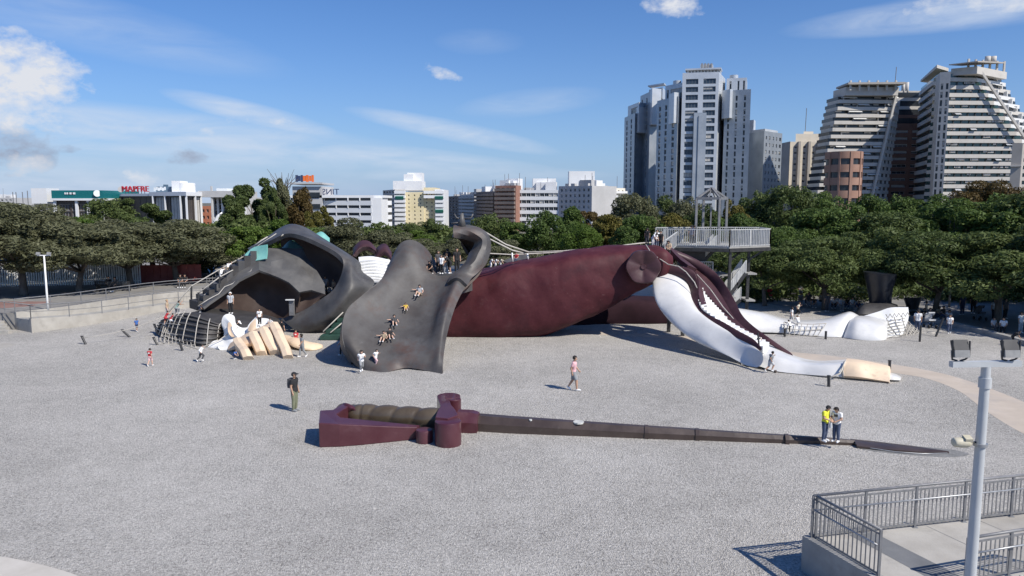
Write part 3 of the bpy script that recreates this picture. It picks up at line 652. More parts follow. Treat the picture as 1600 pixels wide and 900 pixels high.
# --- stepped towers with white bands
BAND = mat('pale_concrete_band', (.50, .475, .43), (.60, .57, .52), .8, .3, stain=((.25, .24, .22), .3, .52, .7, .5)); BWH = mat('white_painted_band', (.62, .62, .60), (.70, .70, .68), .7, .3)
RB = mat('red_brown_brick', (.20, .105, .075), (.26, .145, .105), .85, .4); RBL = mat('light_brick', (.30, .17, .12), (.36, .22, .165), .85, .4)
AW = mat('pale_awning', (.62, .62, .58), (.7, .69, .66), .8)
def band_tower(b, floors, wall_m, glass_m, lf, rf, ang_dep=8, balcony=1.2, seed=1, clutter=True):
    """floors of one stepped block: a proud parapet band, then glass set back behind it; lf, rf give the left and right corner of each floor"""
    rr = random.Random(seed)
    for k in range(floors):
        z0, z1, a, c = lf(k)
        a, c = Vector((a[0], a[1], 0)), Vector((c[0], c[1], 0)); d = (c - a); L = d.length; d /= L; nn = Vector((d.y, -d.x, 0)); h = z1 - z0
        up = Vector((0, 0, 1))
        mid = (a + c) / 2; ang = math.atan2(d.y, d.x)
        MB().box(mid + nn * .0 + up * (z0 + h * .25) - nn * (ang_dep / 2), (L, ang_dep, h * .50), ang).build('floor_band', wall_m, b)
        g0 = mid + up * (z0 + h * .75) - nn * (balcony + ang_dep / 2)
        MB().box(g0, (L - .3, ang_dep - .4, h * .50), ang).build('glass_strip', glass_m, b)
        for i in range(int(L / 5)):
            p = a + d * rr.uniform(1, L - 3) - nn * (balcony - .14); MB().box(p + up * (z0 + h * (.98 - .12)), (rr.uniform(.9, 2.6), .06, h * rr.choice((.2, .3))), ang).build('blind', BLIND, b)
        if clutter:
            n = max(1, int(L / 7))
            for i in range(n):
                u_ = (i + rr.uniform(.1, .9)) / n
                p = a + d * (L * u_) - nn * (balcony - .15)
                MB().box(p + up * (z0 + h * .75), (.35, .5, h * .50), ang).build('pier', wall_m, b)
                if rr.random() < .45:
                    MB().box(p + d * 1.6 + nn * (balcony - .3) + up * (z0 + h * .86), (rr.uniform(2, 4.5), 1.3, .12), ang, R(28)).build('awning', AW, b)
# left stepped tower: leaning left edge, sloping right fin
b = empty('stepped_tower', (*C(1335, 240), 0), 'grey stepped tower with balcony bands and a white sloping fin', 'tower')
Yt = 240; Zt, Zb = Z(150, Yt), 3.0; nf = 18
def lf(k):
    t0, t1 = k / nf, (k + 1) / nf; z0 = Zb + (Zt - Zb) * t0; z1 = Zb + (Zt - Zb) * t1
    def lx(py): return 1306 + (py - 150) * (1279 - 1306) / 150
    py = 450 + FPX * math.tan(math.atan2(CAM_H - (z0 + z1) / 2, Yt) - PITCH)
    return z0, z1, C(1306 - (py - 150) * .19, Yt), C(1391 - (py - 150) * .205, Yt + 1)
band_tower(b, nf, BAND, GL, lf, None, seed=3)
# side facade right of the fin
for k in range(nf):
    z0, z1, a, c = lf(k); py = 450 + FPX * math.tan(math.atan2(CAM_H - (z0 + z1) / 2, Yt) - PITCH)
    r = C(1399 - (py - 150) * .07, Yt + 12); h = z1 - z0; a3 = Vector((*c, 0)); c3 = Vector((*r, 0)); d = (c3 - a3).normalized(); nn = Vector((d.y, -d.x, 0)); L = (c3 - a3).length; ang = math.atan2(d.y, d.x); mid = (a3 + c3) / 2
    MB().box(mid - nn * 3 + Vector((0, 0, z0 + h * .25)), (L, 6, h * .5), ang).build('floor_band', BWH, b)
    MB().box(mid - nn * 3.3 + Vector((0, 0, z0 + h * .75)), (L * .96, 6, h * .5), ang).build('glass_strip', GL, b)
    for q in (.1, .36, .62, .88): MB().box(a3.lerp(c3, q) - nn * .1 + Vector((0, 0, z0 + h * .75)), (.7, .5, h * .5), ang).build('pier', BWH, b)
fa = lf(0)[3]; fb_ = lf(nf - 1)[3]
MB().prism([(fa[0] - .6, fa[1] - 1.2), (fa[0] + .9, fa[1] - 1.2), (fa[0] + .9, fa[1] + .8), (fa[0] - .6, fa[1] + .8)], 0, .1)
mbf = MB(); zz0, zz1 = 0, Zt + 3.5
mbf.beam((fa[0], fa[1] - .8, 0), (fb_[0] + .4, fb_[1] - .8, Zt + 2.6), .6, .8, up=(0, 1, 0)); mbf.build('sloping_fin', BAND, b)
cL, cR = C(1308, Yt), C(1391, Yt + 1)
MB().box(((cL[0] + cR[0]) / 2, Yt + 3, Zt + 1.3), (cR[0] - cL[0] - 1, 9, 2.6)).build('upper_storey', BAND, b)
for k in range(6): MB().box((cL[0] + 1.5 + k * (cR[0] - cL[0]) / 6.2, Yt - 2.5, Zt + 2.9), (.5, .6, 3.0)).build('roof_pier', BAND, b)
MB().box(((cL[0] + cR[0]) / 2 + .5, Yt + 1, Z(133, Yt)), (cR[0] - cL[0] - .2, 10, .6), R(-3)).build('roof_canopy', CRD, b)
for px in (1341, 1359): MB().tube([(*C(px, Yt + 2), Zt + 2), (*C(px, Yt + 2), Z(130, Yt))], 1.1, 10).build('vent_drum', BAND, b, True, auto=40)
MB().tube([(*C(1389, Yt + 4), Zt + 3), (*C(1390, Yt + 4), Z(101, Yt))], .12, 5).build('antenna', M['rail'], b)
# brick drum in front
b = empty('brick_drum', (*C(1316, 215), 0), 'round light brick building with window strips at the foot of the stepped tower', 'building')
Yb = 218; cx, cy = C(1316, Yb); rad = 5.1; zt_ = Z(236, 213); nfl = 6; hh = (zt_ - 1.2) / nfl
def arcp(a0, a1, r, n=8): return [(cx + r * math.sin(a0 + (a1 - a0) * i / n), cy - r * math.cos(a0 + (a1 - a0) * i / n)) for i in range(n + 1)]
MB().tube([(cx, cy, 0), (cx, cy, zt_)], rad - .35, 28).build('inner_drum', GL, b, True, auto=40)
for k in range(nfl + 1):
    z0 = k * hh - hh * .25 if k else 0; z1 = k * hh + hh * .32 if k < nfl else zt_
    if k == nfl: z0 = zt_ - 2.0
    MB().tube([(cx, cy, z0), (cx, cy, z1)], rad, 28).build('brick_band', RBL, b, True, auto=40)
for a0 in (-.62, .02, .66, 1.2, -1.2):
    p = (cx + (rad - .12) * math.sin(a0), cy - (rad - .12) * math.cos(a0)); MB().box((p[0], p[1], zt_ / 2 - .01), (.8 if abs(a0) < .1 else .5, .5, zt_ - .1), a0).build('brick_pier', RBL, b)
# brick middle block
b = empty('brick_block', (*C(1418, 262), 0), 'red brown brick block between the two stepped towers', 'building')
zb_ = Z(198, 262); zz = regz(4, zb_ - .5, 13, .40)
wing(b, [C(1386, 262), C(1452, 262), C(1452, 280), C(1386, 280)], 0, zb_, RB, [([(.10, .42), (.52, .92)], zz, 3)], mul=3)
for k in range(4):
    z0 = zb_ + k * 3.1; xi = 1386 + 1.5 * k
    p, q = C(xi, 262 + k * 1.3), C(1452 - k * .5, 262 + k * 1.3)
    MB().box(((p[0] + q[0]) / 2, p[1] + 5, z0 + .55), (q[0] - p[0], 10, 1.1)).build('floor_band', BAND if k > 1 else RB, b)
    MB().box(((p[0] + q[0]) / 2, p[1] + 6.4, z0 + 2.1), (q[0] - p[0] - .3, 10, 2.0)).build('glass_strip', GL, b)
p, q = C(1392, 268), C(1452, 268); MB().box(((p[0] + q[0]) / 2, 272, zb_ + 12.7), (q[0] - p[0], 9, .6)).build('roof_canopy', BAND, b)
for px in (1402, 1408): MB().tube([(*C(px, 268), zb_ + 12), (*C(px, 268), zb_ + 16)], .6, 10).build('vent_drum', BAND, b, True)
# big sloping tower
b = empty('stepped_tower', (*C(1520, 225), 0), 'largest stepped tower with green glass strips and a sloping right edge', 'tower')
Yt2 = 225; Zt2 = Z(115, Yt2); nf2 = 20
def lf2(k):
    z0 = 2 + (Zt2 - 2) * k / nf2; z1 = 2 + (Zt2 - 2) * (k + 1) / nf2
    py = 450 + FPX * math.tan(math.atan2(CAM_H - (z0 + z1) / 2, Yt2) - PITCH)
    xr = 1512 + (py - 118) * (1600 - 1512) / (228 - 118)
    return z0, z1, C(1474 - (py - 118) * .03, Yt2), C(min(xr, 1640), Yt2 + .5)
band_tower(b, nf2, BAND, GLG, lf2, None, balcony=.5, seed=9, clutter=False)
rr_ = random.Random(4)
for k in range(nf2):   # glazing bars and tilted panes
    z0, z1, a, c = lf2(k); h = z1 - z0; L = c[0] - a[0]; n = max(3, int(L / 2.2)); d = (Vector(c) - Vector(a)) / n
    for i in range(1, n): MB().box((a[0] + d.x * i, a[1] + d.y * i + .42, z0 + h * .72), (.16, .2, h * .54)).build('glazing_bar', FRD, b)
    if k % 2 == 0 and k < nf2 - 4:
        i = rr_.randint(1, n - 1); MB().box((a[0] + d.x * (i + .5), a[1] + d.y * i - .2, z0 + h * .78), (1.7, .9, .06), 0, R(30)).build('open_pane', FR, b)
# stepped terraces to the right of the sloping edge
for k in range(2, nf2):
    z0, z1, a, c = lf2(k); h = z1 - z0; py = 450 + FPX * math.tan(math.atan2(CAM_H - (z0 + z1) / 2, Yt2) - PITCH)
    c = (c[0], c[1]); r = C(min(1572 + (py - 140) * .66, 1700), Yt2 + 10); a3, c3 = Vector((*c, 0)), Vector((*r, 0)); d = (c3 - a3).normalized(); nn = Vector((d.y, -d.x, 0)); L = (c3 - a3).length; ang = math.atan2(d.y, d.x); mid = (a3 + c3) / 2
    MB().box(mid - nn * 4 + Vector((0, 0, z0 + h * .24)), (L, 8, h * .48), ang).build('floor_band', BWH if k % 3 else BAND, b)
    MB().box(mid - nn * 5.2 + Vector((0, 0, z0 + h * .74)), (L * .98, 8, h * .52), ang).build('glass_strip', GL, b)
    for q in (.25 + .1 * (k % 2), .7): MB().box(a3.lerp(c3, q) - nn * .6 + Vector((0, 0, z0 + h * .8)), (.5, 1.2, h * .75), ang).build('pier', BWH, b)
    if k % 3 == 0: MB().box(a3.lerp(c3, .5) + nn * .2 + Vector((0, 0, z0 + h * .9)), (5, 1.4, .12), ang, R(25)).build('awning', AW, b)
s0 = lf2(nf2 - 1)[3]; s1 = C(1603, Yt2 - .6); zS = Z(232, Yt2)
MB().beam((s0[0] - .6, s0[1] - 1.4, Zt2 + 1.5), (s1[0] + .4, s1[1] - .6, zS), .6, .6, up=(0, 1, 0)).build('sloping_fin', BAND, b)
# stair shaft with slot windows, left side facade
fs = [C(1450, 234), C(1458, 225), C(1474, 223.5), C(1474, 236)]
zs2 = Z(113, Yt2); wing(b, fs, 0, zs2, BAND, [([], []), ([(.12, .34), (.62, .84)], regz(6, zs2 - 3, 16, .72), 1)], gl=GL, fr=FRD, mul=1)
f0, f1 = Vector((*C(1427, 262), 0)), Vector((*C(1451, 234), 0))
for k in range(20):
    z0 = 2 + k * 2.72; z1 = z0 + 2.72; lim = z0 > Z(290, 240)
    if z0 > Z(140, 250): break
    d = (f1 - f0).normalized(); nn = Vector((d.y, -d.x, 0)); mid = (f0 + f1) / 2; L = (f1 - f0).length; ang = math.atan2(d.y, d.x)
    MB().box(mid - nn * 3 + Vector((0, 0, z0 + .65)), (L, 6, 1.3), ang).build('floor_band', BAND, b)
    MB().box(mid - nn * 3.5 + Vector((0, 0, z0 + 1.9)), (L, 6, 1.4), ang).build('glass_strip', GLG, b)
MB().prism([C(1428, 262), C(1452, 234), C(1470, 240), C(1450, 266)], [Z(128, 262), Z(106, 234), Z(106, 234), Z(128, 262)], [Z(125, 262), Z(101, 234), Z(101, 234), Z(125, 262)]).build('roof_slab', BAND, b)
MB().prism([C(1474, 226), C(1514, 222), C(1560, 232), C(1500, 240)], Zt2 - .5, Zt2 + 1.6).build('upper_storey', BAND, b)
for k in range(6): MB().box((*C(1500 + 11 * k, 228 + .8 * k), Zt2 + 3), (.5, .5, 3.6)).build('roof_pier', BAND, b)
MB().prism([C(1470, 224), C(1514, 220), C(1556, 231), C(1490, 244)], [Z(102, 224), Z(96, 219), Z(100, 232), Z(103, 244)], [Z(100.5, 224), Z(94, 219), Z(98, 232), Z(101, 244)]).build('roof_canopy', CRD, b)
for px in (1529, 1538): MB().tube([(*C(px, 230), Zt2 + 4), (*C(px, 230), Z(88, 230))], .8, 10).build('vent_drum', BAND, b, True)
b = empty('concrete_shaft', (*C(1586, 190), 0), 'square brown concrete shaft in front of the largest stepped tower', 'tower')
MB().prism([C(1577, 190), C(1593, 189), C(1596, 195), C(1580, 196)], 0, Z(224, 190)).build('wall', CRD, b)
for z in (10, 18): MB().prism([C(1576.5, 189.6), C(1593.5, 188.6), C(1596, 195), C(1580, 196)], z, z + .3).build('joint_band', BAND, b)

# ---------------------------------------------------------------- left and middle row of buildings
WH = mat('white_office_render', (.70, .71, .72), (.76, .77, .77), .6, .2); GY = mat('light_grey_render', (.40, .40, .40), (.47, .47, .47), .8, .2)
YL = mat('pale_yellow_render', (.66, .57, .34), (.72, .63, .42), .8, .2); OR = mat('orange_brick', (.42, .15, .085), (.48, .20, .12), .85, .4)
DKB = mat('dark_brown_render', (.16, .13, .115), (.22, .185, .165), .85, .2); TS = mat('teal_sign_board', (.004, .12, .13), (.008, .15, .16), .5)
BRZ = mat('bronze_mirror_glass', (.055, .045, .04), (.085, .07, .06), .34, .25, spec=.35)
def text(s, loc, size, m, parent, name='sign_text', rz=0, ext=.12, flipx=False, space=1.0):
    cu = bpy.data.curves.new(name, 'FONT'); cu.body = s; cu.size = size; cu.extrude = ext; cu.align_x = 'CENTER'; cu.space_character = space
    tmp = bpy.data.objects.new(name, cu); me = bpy.data.meshes.new_from_object(tmp); bpy.data.objects.remove(tmp); me.materials.clear(); me.materials.append(m)
    o = bpy.data.objects.new(name, me); COL.objects.link(o); o.rotation_euler = (R(90), 0, rz); o.scale = (-1 if flipx else 1, 1, 1)
    o.parent = parent; o.location = Vector(loc) - origin(parent); return o
SW = mat('white_sign_face', (.75, .78, .78)); SR = mat('red_sign_face', (.42, .015, .03)); SD = mat('dark_blue_sign_face', (.03, .05, .12)); SO = mat('orange_sign_face', (.75, .16, .03))
# teal topped building
Y = 215; b = empty('teal_roofed_building', (*C(120, Y), 0), 'low office block under a long teal sign board at the far left', 'building')
z1 = Z(313, Y); wing(b, boxfoot(82, 160, Y, Y, 22), 0, z1, BRZ, [(reg(3, .9), regz(2, z1 - 1, 3, .85), 5)], gl=BRZ)
for px in (84, 118, 136, 158): MB().box((*C(px, Y - .4), z1 / 2), (.7, .6, z1)).build('column', WH, b)
p, q = C(80, Y - .8), C(160, Y - .8); MB().box(((p[0] + q[0]) / 2, Y + 10, z1 + .25), (q[0] - p[0] + .6, 22.5, .6)).build('cornice', WH, b)
sg = MB().box(((p[0] + q[0]) / 2, Y + 9.5, (z1 + .55 + Z(297.5, Y)) / 2), (q[0] - p[0], 21, Z(297.5, Y) - z1 - .55)).build('sign_board', TS, b)
zz_ = (z1 + .9 + Z(297.5, Y)) / 2
for (px, w) in ((101.5, .6), (105, 1.0), (109.5, 1.3), (114, 1.0)): MB().box((*C(px, Y - 1.1), zz_ + .1), (w, .1, .55)).build('lettering', SW, sg)
MB().tube([(*C(151, Y - 1.3), zz_ + .1), (*C(151, Y - 1.0), zz_ + .1)], .95, 14).build('round_logo', SW, sg)
MB().box((*C(70, Y + 4), Z(306, Y)), (4.5, 6, 4.4)).build('annex', WH, b)
for px in (19, 24, 34, 42): MB().tube([(*C(px, 260), 8), (*C(px, 260), Z(296 + (px % 5), 260))], .14, 5).build('antenna', M['rail'], b)
# glass office with the red rooftop sign
Y = 205; b = empty('glass_office', (*C(275, Y), 0), 'bronze glass office with white columns and a red rooftop sign', 'building')
z1 = Z(306, Y); ft = [C(186, Y + 14), C(238, Y + 5), C(290, Y - 2), C(313, Y + 8), C(300, Y + 28)]
wing(b, ft, 0, z1, BRZ, [(reg(1, .96), [(1.5, z1 - .3)], 5), (reg(2, .93), [(1.5, z1 - .3)], 5), (reg(2, .9), [(1.5, z1 - .3)], 3), None, None], gl=BRZ, fr=FRD)
for px, Yc in ((238, Y + 4.4), (257, Y + 1.8), (281, Y - 1.8), (290, Y - 2.6), (304, Y + 3.4), (313, Y + 7.6)): MB().box((*C(px, Yc), z1 / 2), (.42, .42, z1)).build('column', WH, b)
MB().prism([C(232, Y + 5), C(290, Y - 3.2), C(315, Y + 7.8), C(302, Y + 28)], z1, z1 + 1.1).build('cornice', WH, b)
MB().prism([C(186, Y + 13), C(238, Y + 4.4), C(246, Y + 20), C(190, Y + 26)], z1 - .01, z1 + .7).build('cornice', WH, b)
MB().tube([(*C(290, Y + 8), z1), (*C(290, Y + 8), Z(286, Y + 8))], 2.6, 22).build('white_drum', WH, b, True, auto=40)
MB().box((*C(281, Y + 8), Z(292, Y)), (2.4, 5, 3.6)).build('lift_housing', WH, b)
MB().box((*C(264, Y + 9), Z(297, Y)), (5.6, 4, 2.2)).box((*C(259, Y + 9), Z(293, Y)), (1.0, 1.0, 2)).build('roof_plant', mat('blue_grey_plant', (.10, .16, .22)), b)
text('MAPFRE', (*C(211, Y + 12), Z(299.5, Y + 12)), 2.35, SR, b, 'red_rooftop_sign', R(-4), .25, space=1.0)
MB().tube([(*C(188.5, Y + 12), Z(296, Y + 12)), (*C(188.5, Y + 12.6), Z(296, Y + 12))], .85, 12).build('round_logo', GY, b)
for k in range(7): MB().box((*C(195.5 + 5 * k, Y + 13), z1 + 1.4), (.14, .14, 2.4)).build('sign_support', M['rail'], b)
for k, w in enumerate((.7, .5, .8, .6, .7, .5)): MB().box((*C(241.5 + 3.2 * k, Y + 4.5), z1 + 1.9 + .2 * (k % 2)), (w * .75, .12, .9)).build('white_lettering', SW, b)
# small orange block
Y = 240; b = empty('orange_block', (*C(320, Y), 0), 'small orange brick block between the glass office and grey office', 'building')
z1 = Z(322, Y); wing(b, boxfoot(312, 333, Y, Y, 12), 0, z1, OR, [(reg(3, .5), regz(1, z1 - .5, 3, .5), 1)])
# grey office with vertical fins
Y = 215; b = empty('grey_office', (*C(355, Y), 0), 'grey office block with tall white vertical fins and dark glass', 'building')
z1 = Z(300, Y); wing(b, boxfoot(331, 385, Y + 3, Y, 18), 0, z1 - 1.5, GY, [(reg(7, .8), regz(2, z1 - 2, 5, .8), 2)])
for k in range(8): MB().box((*C(332.5 + 7 * k, Y + 2.4 - .4 * k), (z1 - 1.5) / 2), (.55, .8, z1 - 1.5)).build('fin', WH, b)
MB().box((*C(357, Y + 8), z1 - .6), (10.5, 19, 1.8)).build('cornice', GY, b)
MB().box((*C(352, Y + 6), z1 + .6), (3, 6, 1.0)).build('roof_plant', SW, b)
p = C(330, Y - 1); mb = MB(); mb.tube([(*p, 0), (*p, Z(291, Y))], .35, 5); mb.build('lattice_mast', GY, b)
# white office with dark strips, mirrored sign
Y = 205; b = empty('white_office', (*C(540, Y), 0), 'long white office with dark window strips and rooftop letters', 'building')
z1 = Z(309, Y); fz = z1 / 5
for k in range(5):
    zc = k * fz
    p, q = Vector((*C(452, Y + 6), 0)), Vector((*C(580, Y), 0)); mid = (p + q) / 2; ang = math.atan2(q.y - p.y, q.x - p.x); L = (q - p).length; dd = Vector((-math.sin(ang), math.cos(ang), 0)) * 7
    MB().box(mid + dd + Vector((0, 0, zc + fz * .3)), (L, 14, fz * .62), ang).build('white_band', WH, b)
    MB().box(mid + dd * 1.04 + Vector((0, 0, zc + fz * .8)), (L - .2, 14, fz * .4), ang).build('glass_strip', GL, b)
    for i in range(1, 7): MB().box(p.lerp(q, i / 7) + dd * .012 + Vector((0, 0, zc + fz * .8)), (.18, .4, fz * .39), ang).build('glazing_bar', WH, b)
p, q = C(578, Y - .4), C(596, Y + 1); MB().box(((p[0] + q[0]) / 2, Y + 7.6, z1 / 2), (q[0] - p[0], 15, z1)).build('end_wall', WH, b)
p, q = C(450, Y + 2), C(597, Y); MB().box(((p[0] + q[0]) / 2, Y + 9.5, z1 + .35), (q[0] - p[0], 15, .7)).build('cornice', WH, b)
p, q = C(455, Y + 1), C(501, Y + 1); zt3 = Z(291, Y); MB().box(((p[0] + q[0]) / 2, Y + 9, zt3 / 2), (q[0] - p[0], 14, zt3)).build('stair_tower', GY, b)
for k in range(3): MB().box(((p[0] + q[0]) / 2, Y + 1.8, zt3 - 2.3 - k * 3.2), (q[0] - p[0] - 1, .3, 1.3)).build('glass_strip', GL, b)
MB().box(((p[0] + q[0]) / 2, Y + 8, zt3 + .8), (q[0] - p[0] + .8, 14, .5)).build('roof_slab', GY, b)
for k, (px, w, m_) in enumerate(((464, .8, SD), (468, .8, SD), (472, .7, SD), (476, .9, SO), (480.5, .9, SO), (485, .8, SO), (489, .7, SO))): MB().box((*C(px, Y + 3), zt3 + 2.2), (w * .8, .3, 1.5 if k % 2 else 1.9)).build('sign_letter', m_, b)
text('TINSA', (*C(512, Y + 3), z1 + .9), 2.3, SD, b, 'rooftop_sign', 0, .12, flipx=True)
# yellow and white apartments
Y = 230; b = empty('yellow_apartments', (*C(650, Y), 0), 'pale yellow and white apartment block with stepped roof', 'building')
z1 = Z(296, Y)
wing(b, [C(598, Y + 20), C(617, Y), C(633, Y), C(633, Y + 24)], 0, z1, BAND, [(reg(4, .6), regz(2, z1, 8, .5), 1), (reg(1, .8), regz(2, z1, 8, .5), 3)])
wing(b, boxfoot(633, 662, Y + .5, Y + .5, 18), 0, z1 - .8, YL, [(reg(3, .22), regz(2, z1 - 1.2, 8, .4), 1)])
wing(b, boxfoot(662, 679, Y + .8, Y + .8, 18), 0, z1 + .6, YL, [(reg(2, .25), regz(2, z1 - 1, 8, .4), 1)])
wing(b, boxfoot(679, 693, Y + .3, Y + .3, 18), 0, z1, WH, [(reg(1, .8), regz(2, z1, 8, .5), 3)])
for k in range(8):
    z0 = 2 + (z1 - 2) / 8 * k
    for x0, x1 in ((616, 633), (662, 693)):
        p, q = C(x0, Y - .6), C(x1, Y - .6)
        if x0 == 616 or k > 5: MB().box(((p[0] + q[0]) / 2, Y - .4, z0 + .5), (q[0] - p[0], 1.3, .9)).build('balcony', WH, b)
    p, q = C(680, Y - .6), C(693, Y - .6); 
    if k <= 5: MB().box(((p[0] + q[0]) / 2, Y - .4, z0 + .5), (q[0] - p[0], 1.3, .9)).build('balcony', WH, b)
MB().box((*C(640, Y + 8), z1 + 1.2), (9, 10, 3)).build('penthouse', WH, b); MB().box((*C(650, Y + 8), z1 + 2.4), (4.6, 6, 5.8)).build('lift_housing', WH, b)
MB().box((*C(640, Y + 6), z1 + 2.5), (3, 4.4, 4.6)).build('water_tank', WH, b)
GA = mat('green_awning', (.02, .16, .12))
for px, k in ((624, 5), (686, 5), (686, 2)): MB().box((*C(px, Y - 1.0), 2 + (z1 - 2) / 8 * k + 1.6), (2.5, .8, .9), 0, R(20)).build('awning', GA, b)
# receding dark apartments, red brown block
def apartments(name, label, x0, x1, Ya, Yb, y0, y1, m, n, nf, bal=None, seed=0, frac=.55, mul=2, dep=14):
    p0, p1 = C(x0, Ya), C(x1, Yb); z1 = max(Z(y0, Ya), Z(y1, Yb))
    b = empty(name, (p0[0], p0[1], 0), label, 'building'); d = (Vector(p1) - Vector(p0)).normalized(); nn = Vector((-d.y, d.x))
    ft = [p0, p1, tuple(Vector(p1) + nn * dep), tuple(Vector(p0) + nn * dep)]
    wing(b, ft, 0, z1, m, [(reg(n, frac), regz(1.5, z1 - .4, nf, .5), mul)], mul=mul)
    ang = math.atan2(d.y, d.x); L = (Vector(p1) - Vector(p0)).length
    if bal:
        for k in range(nf):
            z0 = 1.5 + (z1 - 1.9) / nf * k
            c = (Vector(p0) + Vector(p1)) / 2 - nn * .55; MB().box((c.x, c.y, z0 + .45), (L * .96, 1.1, .8), ang).build('balcony', bal, b)
    r_ = random.Random(seed)
    for k in range(3):
        c = Vector(p0).lerp(Vector(p1), r_.uniform(.15, .85)) + nn * r_.uniform(3, 8); MB().box((c.x, c.y, z1 + .6), (r_.uniform(2, 5), 3.5, r_.uniform(1.8, 4)), ang).build('roof_room', WH if r_.random() < .7 else m, b)
    for k in range(3):
        c = Vector(p0).lerp(Vector(p1), r_.uniform(.1, .9)) + nn * r_.uniform(2, 6); MB().tube([(c.x, c.y, z1), (c.x, c.y, z1 + r_.uniform(2, 4.5))], .07, 4).build('antenna', M['rail'], b)
        c = Vector(p0).lerp(Vector(p1), r_.uniform(.1, .9)) + nn * r_.uniform(1.5, 4); MB().box((c.x, c.y, z1 + .2), (1.4, 1.2, 1.2), ang).build('roof_unit', GY, b)
    return b
apartments('dark_apartments', 'dark shaded apartment row at the left of the middle street', 693, 722, 330, 290, 312, 306, DKB, 6, 8, None, 1)
apartments('grey_apartments', 'mid grey apartment block with white roof rooms in the middle street', 720, 746, 288, 265, 307, 303, GY, 4, 8, GY, 2)
apartments('brown_apartments', 'brown apartment block with balconies beside the red brick one', 744, 776, 262, 240, 300, 299, DKB, 4, 9, DKB, 3)
apartments('red_brick_apartments', 'red brick apartment block with balconies in the middle row', 774, 806, 236, 233, 290, 291, mat('dull_red_brick', (.25, .13, .095), (.31, .17, .13), .85, .4), 4, 9, DKB, 4, dep=4)
b = apartments('white_office_block', 'white office block with long dark window strips', 806, 874, 236, 234, 297, 297, WH, 9, 5, None, 5, .97, 2)
MB().box((*C(850, 244), Z(290, 240)), (7.5, 6, 4.6)).build('plant_room', WH, b)
apartments('pale_grey_apartments', 'light grey apartment block with a tall lift housing', 873, 925, 234, 226, 291, 292, GY, 7, 7, None, 6, .42, 2)
b = apartments('cream_apartments', 'cream apartment block with balconies left of the silver tower', 922, 978, 250, 262, 293, 296, mat('cream_render_b', (.62, .58, .50), (.68, .65, .57), .8), 8, 8, WH, 7, .4)
MB().box((*C(908, 236), Z(284, 236)), (8, 5, 6.4)).build('lift_housing', WH, b)

# a low distant row that closes the skyline behind the trees at both sides
for i, (x0, x1, Y, y) in enumerate(((-160, -60, 330, 306), (-50, 20, 340, 309), (1640, 1750, 330, 270))):
    apartments('distant_block', ['pale distant block beyond the left edge', 'pale distant block behind the far left trees', 'pale distant block beyond the right edge'][i], x0, x1, Y, Y, y, y, GY, 10, 6, None, i)
# ================================================================ THE RECLINING GIANT (one playground sculpture with many parts)
S = empty('reclining_giant', (0, 48, 0), 'huge reclining giant playground sculpture with grey coat, maroon trousers and white stocking', 'sculpture')
# --- sleeve and collar cavern, left
collar = sheet('collar_arch', [
 [(389, 391, 56), (387.5, 389, 56.4), (386, 387, 57)], [(420, 378, 55), (419, 373, 56), (418, 369, 57.6)], [(446, 366, 54.5), (446, 357, 56), (447, 351, 58)],
 [(471, 368, 54), (471, 359, 55.6), (472, 353, 57.6)], [(499, 379, 53.5), (501, 373, 54.6), (504, 371, 57)], [(527, 395, 53), (535, 393, 54), (543, 395, 56)],
 [(537, 410, 52.6), (551, 408, 53), (563, 409, 55)], [(534, 429, 52.4), (550, 430, 51.8), (567, 424, 54)], [(523, 448, 52.2), (546, 452, 51.0), (584, 441, 53)],
 [(508, 463, 52), (528, 478, 50.6), (572, 462, 52)], [(480, 482, 51.8), (504, 500, 50.6), (548, 492, 51.2)], [(440, 499, 52), (468, 517, 51.3), (508, 520, 51.6)]],
 M['gunmetal'], S, 5, 7, .3, wob=.10)
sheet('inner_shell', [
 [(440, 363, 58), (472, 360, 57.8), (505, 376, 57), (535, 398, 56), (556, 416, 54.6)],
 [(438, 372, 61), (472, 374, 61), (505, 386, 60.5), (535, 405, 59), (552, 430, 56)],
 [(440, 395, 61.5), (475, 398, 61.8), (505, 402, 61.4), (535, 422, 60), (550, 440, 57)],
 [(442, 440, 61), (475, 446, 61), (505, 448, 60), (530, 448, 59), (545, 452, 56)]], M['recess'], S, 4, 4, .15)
MB().prism([tuple(W(x, 440, y)[:2]) for x, y in ((470, 56), (528, 54), (548, 58), (535, 61), (470, 61))], 1.4, 1.95).build('cavern_floor', M['recess'], S)
sheet('sleeve_panel', [
 [(296, 478, 51.8), (330, 447, 53), (366, 416, 54), (402, 393, 55), (418, 388.5, 55.2), (446, 388.5, 55.4), (474, 388.5, 55.4), (480, 403, 55), (492, 421, 54.2), (507, 445, 53)],
 [(306, 479, 50.8), (338, 452, 51.9), (372, 426, 52.6), (404, 405, 53.4), (424, 408, 53.2), (442, 404, 53.9), (462, 410, 53.9), (476, 425, 53.4), (488, 439, 53.1), (507, 452, 52.5)],
 [(318, 481, 49.6), (346, 459, 50.6), (373, 438, 51.4), (405, 421.5, 52), (422, 428, 52.3), (438, 435, 52.3), (451, 442, 52.1), (468, 457, 51.8), (487, 454, 52.2), (508, 460, 52.2)]],
 M['gunlight'], S, 3, 3, .16, wob=.09, facet=True)
sheet('panel_side', [[(466, 457, 52), (487, 455, 52.3), (508, 461, 52.2)], [(465, 470, 52.6), (482, 468, 52.7), (498, 468, 52.3)], [(462, 489, 52), (474, 485, 52), (487, 477, 52)]], M['recess'], S, 4, 4, .12, wob=.05)
